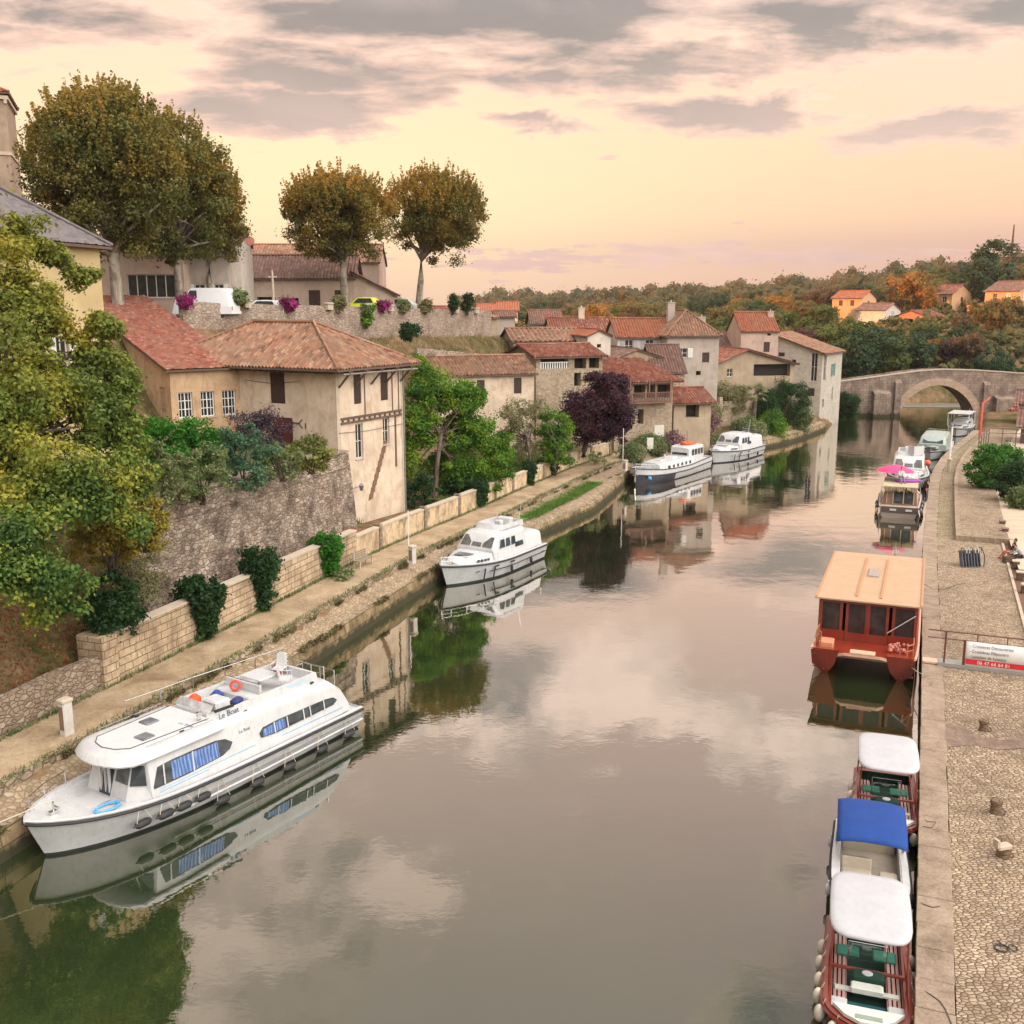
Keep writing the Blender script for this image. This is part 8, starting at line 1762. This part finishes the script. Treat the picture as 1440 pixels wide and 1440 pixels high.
bs(160, 905, 3.1, 84, 106, 'dark glossy bush with pale flowers at the end of the garden wall', L_dark, 38, n=80, per=80, size=.10, cr=.35)
bs(178, 860, 4.0, 90, 90, 'pale feathery shrub behind the dark glossy bush', L_olive, 39, n=60, per=45, size=.07, cr=.4, dy=1.5)
bs(208, 770, 7.0, 60, 80, 'golden-green creeper hanging at the left end of the retaining wall', m_leaf('leaf_gold', ((.16, .15, .03), (.32, .26, .04), (.46, .32, .05)), .7), 40, n=40, size=.09)
bs(150, 800, 6.2, 110, 120, 'olive-gold hanging bush between the yellowing tree and the retaining wall', MATS['leaf_gold'], 52, n=90, size=.09, dy=.5)
def ivy(px, py, w, h, label, mat, seed, z=1.8, d=4.2, top=0):
    p = at(px, py, z); k = (CP*p.y+SP*(CAMH-z))/1440; q = bank(s_of(p.x, p.y), 4.32)
    rng = np.random.default_rng(seed); root = thing('ivy_clump', label, 'ivy', (q.x, q.y, z), 0, 'ivy clumps over the towpath walls')
    hh = h*k; ww = w*k/2; ell = [(0, 0, hh*.72, ww, ww*.8, hh*.34, 110, .3), (0, -.12, hh*.32, ww*.7, .42, hh*.38, 70, .25)]
    ctr, rad = crown_clumps(ell, rng, .3); V, t = leaf_quads(ctr, rad, 80, .085, rng); npmesh('leaves', V, 4, mat, root, t)
ivy(301, 898, 62, 86, 'dark ivy clump with brown top spilling over the honey-coloured wall', L_dark, 41); ivy(397, 858, 56, 82, 'dense dark ivy clump hanging down the wall below the retaining wall end', L_dark, 42); ivy(468, 808, 50, 54, 'bright rounded clump on the wall just left of the bench', L_bright, 43)
ivy(632, 708, 22, 34, 'narrow ivy strip at the foot of the green garden tree', L_dark, 44); ivy(740, 680, 16, 30, 'small ivy strip between two pale wall panels', L_dark, 45); ivy(792, 668, 24, 42, 'dark ivy clump hanging over the wall left of the purple tree', L_dark, 46)
bs(590, 716, 2.6, 60, 50, 'dark low shrub behind the low wall right of the tall house', L_dark, 47, n=44, size=.11, dy=1); bs(640, 700, 2.6, 50, 34, 'dark shrub under the bright green garden tree', L_dark, 48, n=30, size=.11, dy=1.2); bs(704, 668, 2.7, 50, 62, 'green shrub right under the garden tree branches', L_garden, 49, n=40, dy=1.5)
bs(480, 818, 1.75, 40, 12, 'low weeds at the wall foot near the bench', L_weed, 50, n=10, per=50, stems=False, dy=1)
bs(840, 652, 2.8, 36, 14, 'weeds along the wall top under the purple tree', L_weed, 51, n=14, per=50, stems=False, dy=1)
# village shrubs
def bsY(px, Y, w, h, label, mat, seed, dz=0, n=90, cr=.7, name='bush'):
    p = corner(px, Y); k = CP*Y/1440; z = gz(p.x, p.y)+dz
    return bush(name, label, (p.x, p.y, z), w*k/2, w*k/2*.8, h*k/2, n, 110, .12, mat, cr, seed)
for i, (px, Y, w, h, lb, mt, dz) in enumerate(((985, 121, 54, 46, 'pink flowering bush beside the low brick shed', L_pinkf, 0), (968, 119, 42, 28, 'dark shrub under the pink flowering bush', L_dark, 0), (918, 109, 40, 26, 'weedy shrub around the notice boards', L_weed, 0),
    (1018, 129, 56, 60, 'yellow-green bush in front of the gabled shed', L_olive, 0), (1108, 134, 72, 72, 'large dark round evergreen bush left of the quayside house', L_dark, 0), (1090, 127.5, 36, 40, 'green bush hanging over the river wall behind the cabin cruiser', L_garden, -.9),
    (1128, 134, 36, 46, 'reedy growth over the river wall by the quayside house', L_weed, -.8), (1058, 124.5, 44, 22, 'low weeds at the path end below the palm', L_weed, 0), (960, 121, 50, 24, 'dark hedge in front of the grey manor', L_dark, 2), (1000, 123, 30, 26, 'small shrub at the corner of the grey manor', L_olive, 1.5),
    (1196, 157, 36, 46, 'dark willow bush in the water beside the quayside house', L_dark, 1.0), (893, 104, 24, 22, 'clump of shrubs at the end of the low wall', L_weed, 0), (1040, 130, 40, 56, 'tall olive-green shrub behind the palm', L_olive, 0), (1078, 130, 40, 60, 'dark green shrub between the palm and the round evergreen', L_dark, 0),
    (1000, 117.5, 50, 18, 'flowering weeds on the bank behind the barge', L_weed, 0), (945, 112, 30, 26, 'red-flecked shrub left of the pink flowering bush', L_pinkf, 0))):
    bsY(px, Y, w, h, lb, mt, 60+i, dz)
# palm by the gabled shed
p = corner(1064, 126); r_ = thing('palm_tree', 'bushy palm with thick trunk in front of the gabled shed', 'tree', (p.x, p.y, gz(p.x, p.y))); m = MB(); m.tube([(0, 0, -1), (0, .1, 2), (.1, .1, 4.6)], [.35, .3, .26], 8); m.build('trunk', B_dark, r_, True)
V = []; rr = random.Random(12)
for k in range(46):
    a = rr.random()*6.28; el = rr.uniform(-.5, 1.2); c = Vector((.1, .1, 4.7)); L = rr.uniform(1.2, 1.7); d = Vector((math.cos(a)*math.cos(el), math.sin(a)*math.cos(el), math.sin(el))); tipd = c+d*L*.6
    for q in range(13):
        g = (q-6)/6*.9; e = d.cross(Vector((0, 0, 1))).normalized(); dd = (d*math.cos(g)+e*math.sin(g)+Vector((0, 0, -.25))).normalized(); sd_ = dd.cross(d.cross(e)).normalized()*.035; t2 = tipd+dd*.75-Vector((0, 0, .12)); V += [tipd-sd_, tipd+sd_, t2+sd_*.3, t2-sd_*.3]
npmesh('fronds', np.array([tuple(v) for v in V]), 4, L_olive, r_, np.random.default_rng(1).random(len(V)//4))
m = MB(); p = corner(1046, 128.5); m.box(-5.5, 4.5, 0, .5, -1, 2.4)
for k in range(12): m.box(-5.4+k*.8, -4.9+k*.8, .02, .48, 2.401, 2.5+random.Random(k).random()*.8)
single(m, 'ruined_wall', W_stone, 'ruined pale stone wall behind the bushes near the palm', 'wall', (p.x, p.y, gz(p.x, p.y)+.6), R(34))
# hedges on the right
for i, (px, py, w, h, lb, mt) in enumerate(((1388, 672, 60, 66, 'clipped bright green hedge block nearest the path', L_box), (1414, 655, 66, 46, 'hedge block further back beside the stepped railing', L_box), (1428, 690, 60, 62, 'dark clipped hedge block at the photo edge', L_dark), (1437, 700, 34, 30, 'grey-green low shrub at the photo edge below the hedge', L_weed))):
    bs(px, py+14, 1.35, w, h, lb, mt, 90+i, 'hedge_block', n=90, per=60, size=.13, cr=.42, cat='hedge', shell=.5)
# flowers and shrubs along the terrace parapet
for i, (px, w, h, lb, mt) in enumerate(((252, 22, 20, 'magenta flowering bush at the left end of the parapet', L_mag), (336, 20, 30, 'grey-green dome shrub beside the white van', L_weed), (408, 22, 18, 'magenta flowers in a pot beside the stone cross', L_mag), (478, 18, 22, 'brownish drooping shrub on the parapet by the round plane tree', L_olive), (540, 20, 18, 'magenta flower pot right of the yellow-green car', L_mag), (598, 18, 24, 'dry dome shrub under the rightmost plane tree', L_olive), (637, 14, 30, 'narrow dark shrub near the stone cottage', L_dark), (656, 18, 34, 'dark drooping shrub at the terrace end', L_dark), (514, 26, 40, 'green bush growing down the outside of the parapet', L_garden), (568, 20, 16, 'low shrub between two parapet piers', L_weed))):
    p, z = on_wall(max(px, 263)); k = (CP*p.y)/1440; dz = -1.9 if px == 514 else (-.4)
    bush('terrace_shrub', lb, (p.x, p.y-.4, z+dz), w*k/2, w*k/2, h*k/2, 26, 46, .12, mt, .35, 120+i, 'shrub', 'flowers and shrubs on the terrace parapet', .3)
bush('bank_bush', 'single dark bush on the dry bank above the lower terrace wall', tuple(far(577, 478, 100)), 1.0, .9, .9, 26, 50, .13, L_dark, .4, 140)
for i, (px, py, Y) in enumerate(((640, 462, 112), (690, 478, 112), (530, 470, 96), (610, 470, 106), (660, 490, 110))):
    q = far(px, py, Y); z = gz(q.x, q.y); bush('dry_shrub', ['dry shrub midway on the terrace bank', 'yellow-green shrub at the right end of the bank', 'dry tuft just above the tall house roof', 'dry shrub left of centre on the bank', 'low shrub on the lower terrace wall top'][i], (q.x, q.y, z-.1), 1.6, 1.3, .6, 22, 40, .12, L_olive, .45, 150+i)
# dry grass on the terrace bank and the rust slope (countless blades)
def blades(name, pts, h, mat, seed, w=.02, label=None):
    rng = np.random.default_rng(seed); P = np.array(pts); n = len(P); a = rng.random(n)*6.28; d = np.stack([np.cos(a), np.sin(a), np.zeros(n)], 1)*w; tl = np.stack([rng.normal(size=n)*.3, rng.normal(size=n)*.3, np.ones(n)], 1)*(h*(.5+rng.random(n)))[:, None]
    V = np.stack([P-d, P+d, P+tl], 1).reshape(-1, 3); o = npmesh(name, V, 3, mat, None, rng.random(n)); tag(o, kind='stuff'); return o
rng = np.random.default_rng(5)
def scatter(s0_, s1_, d0, d1, n):
    S = s0_+(s1_-s0_)*rng.random(n); Dd = d0+(d1-d0)*rng.random(n); out = [bank(float(s), float(d)) for s, d in zip(S, Dd)]; X_ = np.array([p.x for p in out]); Y_ = np.array([p.y for p in out]); return np.stack([X_, Y_, ground(X_, Y_)-.03], 1)
L_dry = m_leaf('dry_grass_blades', ((.20, .14, .07), (.34, .25, .13), (.46, .36, .21)), .5, .3); L_rust = m_leaf('rust_litter', ((.14, .05, .025), (.28, .10, .04), (.40, .18, .07)), .5, .2); L_gr = m_leaf('grass_blades', ((.05, .12, .02), (.10, .22, .03), (.2, .3, .06)), .8, .3)
blades('dry_grass', scatter(S0[74]+4, S0[98.2]+22, 17, 26, 26000), .38, L_dry, 1, .035)
blades('fallen_leaves', scatter(S0[18]-4, sR0-1, 4.9, 10.5, 16000), .12, L_rust, 2, .06)
V_ = scatter(sL-9, sL+8, -.6, 1.2, 9000); V_[:, 2] = 1.26; blades('ledge_grass', V_, .16, L_gr, 3, .02)
V_ = scatter(S0[29], sE, 4.05, 4.28, 5000); V_[:, 2] = 1.7; blades('verge_weeds', V_, .16, L_weed, 4, .03)
V_ = scatter(S0[18], S0[131], 1.3, 1.75, 6000); V_[:, 2] = 1.70; blades('kerb_weeds', V_, .13, L_weed, 5, .03)
L_brn = m_leaf('leaf_dry_dark', ((.05, .03, .015), (.10, .07, .03), (.14, .13, .05), (.22, .16, .08)), .6, .2)
def fringe(name, s0_, s1_, d, z, n, cr, seed, thr):
    rg = np.random.default_rng(seed); S = s0_+(s1_-s0_)*rg.random(n); S = S[np.sin(S*.9+seed)+np.sin(S*2.3)+.8*np.sin(S*.21) > thr]; P_ = np.array([tuple(bank(float(a), d+float(b), z)) for a, b in zip(S, rg.normal(size=len(S))*.07)]); V, t = leaf_quads(P_, cr*(.4+.9*rg.random(len(P_))), 34, .05, rg, flat=.8); tag(npmesh(name, V, 4, L_brn, None, t), kind='stuff')
fringe('wall_top_growth', S0[18], S0[98.2], .2, 1.0, 1500, .17, 1, -.3); fringe('path_edge_growth', S0[18], S0[98.2], 1.42, 1.55, 1500, .15, 2, .1); fringe('quay_foot_growth', S0[18], S0[109.6], .12, .35, 500, .15, 3, .5)
blades('garden_grass', scatter(S0[74], S0[98.2], 4.9, 13, 22000), .22, L_gr, 6, .03)
blades('hanging_garden_grass', scatter(sR0, sR1+3, 6.9, 14, 16000), .5, L_weed, 7, .035)

# ---- hillside woods: individual trees ----
def hilltree(i, kind, h, wd, seed):
    rng = np.random.default_rng(seed)
    if kind == 'tall': ells = [(0, 0, h*.55, wd*.36, wd*.36, h*.42, 34, wd*.14), (0, 0, h*.85, wd*.2, wd*.2, h*.15, 8, wd*.1)]
    else:
        ells = [(0, 0, h*.58, wd*.5, wd*.5, h*.36, 30, wd*.17)]
        for q in range(3): a = rng.random()*6.28; ells.append((math.cos(a)*wd*.3, math.sin(a)*wd*.3, h*(.4+.3*rng.random()), wd*.26, wd*.26, h*.2, 9, wd*.13))
    return ells
def proto_tree(name, i, kind, mat, h=9, wd=8, per=95, size=.2):
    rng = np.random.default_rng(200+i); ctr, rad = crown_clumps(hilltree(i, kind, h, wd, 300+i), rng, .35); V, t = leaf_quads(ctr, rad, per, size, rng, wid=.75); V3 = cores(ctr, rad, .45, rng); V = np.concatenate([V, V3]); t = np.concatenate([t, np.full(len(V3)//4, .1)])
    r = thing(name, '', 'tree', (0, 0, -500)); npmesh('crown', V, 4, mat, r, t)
    m = MB(); limbs(m, (0, 0, 0), (0, 0, h*.5), .22, [tuple(c) for c in ctr[::6]], random.Random(i), 6, False); m.build('trunk', B_dark, r, True, uv=False); return r
kinds = ['green', 'olive', 'orange', 'brown', 'dark', 'plum']
protos = [[proto_tree('hill_tree', i*2+j, 'round' if j == 0 else 'tall', L_h[i]) for j in range(2)] for i in range(6)]
P_used = {}
idx_kids = {}
for c in C.objects:
    if c.parent: idx_kids.setdefault(c.parent.name, []).append(c)
def fast_copy(o):
    c = o.copy(); C.objects.link(c)
    for ch in idx_kids[o.name]: d = ch.copy(); C.objects.link(d); d.parent = c
    return c
LOOK = ['mid-green', 'olive-green', 'orange-tinted', 'brown', 'dark green', 'plum-coloured']
def hill(px, Y, i, j, sc_, lb=None, pyb=None, gr='trees on the wooded hillside'):
    p = corner(px, Y); o = protos[i][j]
    if (i, j) in P_used: o = fast_copy(o)
    P_used[(i, j)] = 1
    o.location = (p.x, p.y, gz(p.x, p.y)-.3); o.rotation_euler = (0, 0, rnd.random()*6.28); s = sc_; o.scale = (s, s, s*rnd.uniform(.85, 1.15)); o['group'] = gr
    o['label'] = lb or (LOOK[i]+(' rounded' if j == 0 else ' upright')+' tree in the wooded hillside beyond the village'); return o
# group by the bridge
for (px, Y, i, j, s, lb) in ((1205, 178, 4, 1, 1.15, 'tall dark green tree just behind the left end of the bridge'), (1228, 186, 4, 0, 1.3, 'dark green rounded tree behind the bridge, second from the quayside house'), (1256, 184, 0, 1, 1.15, 'green upright tree behind the bridge where its parapet rises'), (1285, 190, 4, 0, 1.1, 'dark tree behind the bridge, left of the arch crown'),
    (1192, 198, 0, 0, 1.2, 'green tree behind the quayside house roof'), (1235, 205, 2, 0, .9, 'orange-tinted tree above the dark trees at the bridge'), (1310, 200, 2, 0, .55, 'small orange tree directly above the crown of the arch'), (1335, 198, 5, 0, .6, 'plum-coloured low tree above the arch crown'),
    (1365, 196, 3, 0, .8, 'brown tree above the right side of the arch'), (1400, 190, 4, 0, .9, 'dark round tree above the right end of the bridge'), (1430, 188, 4, 0, 1.0, 'dark bushy tree above the bridge at the photo edge'), (1350, 215, 3, 1, .8, 'brown upright tree behind the arch'), (1300, 214, 0, 0, .8, 'green tree behind the small orange tree'), (1385, 225, 1, 0, .9, 'olive tree between arch and cream villa'), (1420, 222, 1, 0, 1.0, 'olive tree below the cream villa'), (1275, 200, 4, 0, .75, 'dark tree seen through the left of the arch'), (1300, 203, 4, 0, .7, 'dark low tree seen through the middle of the arch'), (1328, 201, 0, 0, .65, 'green low tree seen through the arch'), (1352, 204, 4, 0, .75, 'dark tree seen through the right of the arch'), (1248, 199, 0, 0, .8, 'green tree low behind the left arch ring')): hill(px, Y, i, j, s, lb)
hill(1277, 262, 2, 1, 1.35, 'orange tree standing tall between the two groups of villas'); hill(1262, 275, 2, 0, 1.1, 'orange rounded tree behind the tall orange one')
o = hill(1381, 268, 4, 1, 1.75, 'tall dark conifer-like tree right of the wide red-roofed villa'); o = hill(1345, 285, 4, 1, .8, 'small dark pointed tree behind the wide red-roofed villa')
o = hill(962, 175, 5, 0, 1.15, 'broad plum-coloured tree behind the grey manor'); hill(938, 178, 5, 0, .7, 'smaller plum tree left of the broad plum tree'); hill(738, 165, 1, 0, .95, 'yellow-green tree rising between the village roofs near the terrace end'); hill(735, 170, 2, 0, .7, 'golden tree behind the yellow-green tree near the terrace end')
hill(1155, 290, 3, 0, 1.0, 'brown round tree on the skyline left of the apricot villa'); hill(1210, 300, 4, 0, .9, 'dark tree on the skyline above the apricot villa'); hill(1000, 180, 4, 0, .8, 'dark tree behind the manor chimney'); hill(1020, 176, 0, 0, .9, 'green tree left of the narrow tall house'); hill(1090, 200, 1, 0, .9, 'olive tree behind the narrow tall house')
cnt = 0
rh = random.Random(77); tries = 0
houses_px = [(o.location.x, o.location.y) for o in C.objects if o.get('category') in ('house', 'kiosk', 'shelter', 'tower')]
villas = [q for q in houses_px if q[1] > 200]
while cnt < 215 and tries < 9000:
    tries += 1
    Y = 165+rh.random()**.8*200; px = rh.uniform(700, 1470); p = corner(px, Y)
    dl = d_of(p.x, p.y); dr, _ = sdist(RBs, np.array([p.x]), np.array([p.y])); dr = -dr[0]
    if not (dl > 5 or dr > 5): continue
    if px < 1180 and Y < 185+(px < 900)*10: continue
    # keep the sight lines to the villas open
    if any(abs(px-(720+1440*q[0]/(CP*q[1]))-12) < 36 and q[1]-48 < Y < q[1]+14 for q in villas): continue
    i = rh.choices(range(6), (5, 5, 1.1, 1.6, 2.8, .5))[0]; j = 0 if rh.random() < .75 else 1
    far_ = Y > 300; hill(px, Y, i, j, rh.uniform(.55, 1.0)); cnt += 1
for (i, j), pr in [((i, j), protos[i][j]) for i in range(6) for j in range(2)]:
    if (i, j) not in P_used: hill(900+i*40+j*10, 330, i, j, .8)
# bare cedar / mast on the skyline
p = corner(1409, 300); z = gz(p.x, p.y); r_ = thing('cedar_tree', 'sparse flat-branched cedar with a bare spire on the skyline', 'tree', (p.x, p.y, z)); m = MB(); zt_ = zat(0, 316, 300)-z; m.tube([(0, 0, -1), (0, 0, zt_*.6), (0, 0, zt_)], [.5, .35, .18], 6); rr = random.Random(5)
zc = zat(0, 372, 300)-z
for k in range(30): a = rr.random()*6.28; h_ = zc+rr.random()*(zt_-zc)*.55; L = 5.2*(1-(h_-zc)/(zt_-zc)*.9)*rr.uniform(.6, 1); m.tube([(0, 0, h_), (math.cos(a)*L, math.sin(a)*L, h_+rr.uniform(-.2, .5))], [.18, .05], 4)
m.build('trunk', B_dark, r_)
rng = np.random.default_rng(9); cc_ = []
for k in range(50): a = rng.random()*6.28; f = rng.random(); L = 4.6*(1-f*.75)*rng.random()**.4; cc_.append((math.cos(a)*L, math.sin(a)*L, zc+f*(zt_-zc)*.5))
V, t = leaf_quads(np.array(cc_), np.full(50, .8), 24, .25, rng, flat=.2); npmesh('crown', V, 4, L_h[4], r_, t)
# far-off woodland on the ridges, one mass
def wood(name, n, Y0, Y1, px0, px1, cr, size, per, mat, seed, cond=None):
    rng = np.random.default_rng(seed); Y_ = Y0+(Y1-Y0)*rng.random(n)**.8; px = px0+(px1-px0)*rng.random(n); X_ = (px-720)/1440*(CP*Y_); Z_ = ground(X_, Y_)
    if cond is not None: k = cond(X_, Y_, px); X_, Y_, Z_ = X_[k], Y_[k], Z_[k]
    N = len(X_); k = .45+.9*rng.random(N)**2; sub = 4
    ctr = np.stack([X_, Y_, Z_+cr*k*.9], 1); off = rng.normal(size=(N, sub, 3))*np.array([.5, .5, .35])*(cr*k*.75)[:, None, None]; ctr = (ctr[:, None, :]+off).reshape(-1, 3); rad = np.repeat(cr*k*.62, sub)
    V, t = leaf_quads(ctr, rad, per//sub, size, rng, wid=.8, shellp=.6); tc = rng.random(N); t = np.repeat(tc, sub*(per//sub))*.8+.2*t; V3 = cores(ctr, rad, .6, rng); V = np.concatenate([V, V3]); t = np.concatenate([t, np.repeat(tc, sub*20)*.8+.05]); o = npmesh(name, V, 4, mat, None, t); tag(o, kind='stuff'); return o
fld_ = lambda X_, Y_, px: ~((np.sin(X_*.013+2)+np.sin(Y_*.02+X_*.006) >.75) & (Y_ > 430)) & ~((px < 880) & (Y_ > 400) & (Y_ < 680))
L_far = m_leaf('leaf_far_wood', ((.03, .045, .02), (.055, .068, .028), (.095, .095, .036), (.14, .105, .04), (.075, .06, .036)), .05, .3)
wood('far_woods', 1300, 330, 640, 690, 1480, 5.0, .46, 300, L_far, 1, fld_)
wood('ridge_woods', 1300, 620, 1050, 640, 1480, 8.0, .85, 300, L_far, 2, fld_)
L_und = m_leaf('leaf_undergrowth', ((.05, .06, .02), (.11, .11, .035), (.2, .16, .05)), .05, .3)
wood('hillside_undergrowth', 2600, 165, 340, 860, 1480, 1.5, .2, 60, L_und, 3, lambda X_, Y_, px: ((sdist(LBs, X_, Y_)[0] > 3) | (-sdist(RBs, X_, Y_)[0] > 3)) & ((px > 1180) | (Y_ > 190)))
# ================= air =================
for o in C.objects:
    if o.type == 'EMPTY' and o.location.z < -400: print('unused proto', o.name)
HAZE = True
if HAZE:
    m = MB(); m.box(-900, 1100, -40, 2000, -3, 75)
    t = NT('evening_haze'); pv = t.n('ShaderNodeVolumePrincipled'); pv.inputs['Color'].default_value = (.95, .82, .76, 1); pv.inputs['Density'].default_value = .00012; pv.inputs['Anisotropy'].default_value = .2
    oo = t.n('ShaderNodeOutputMaterial'); t.t.links.new(pv.outputs[0], oo.inputs['Volume'])
    tag(m.build('haze', t.mat), kind='stuff')
    sc.cycles.volume_bounces = 0; sc.cycles.volume_step_rate = 5; sc.cycles.volume_max_steps = 64
bpy.context.view_layer.update()
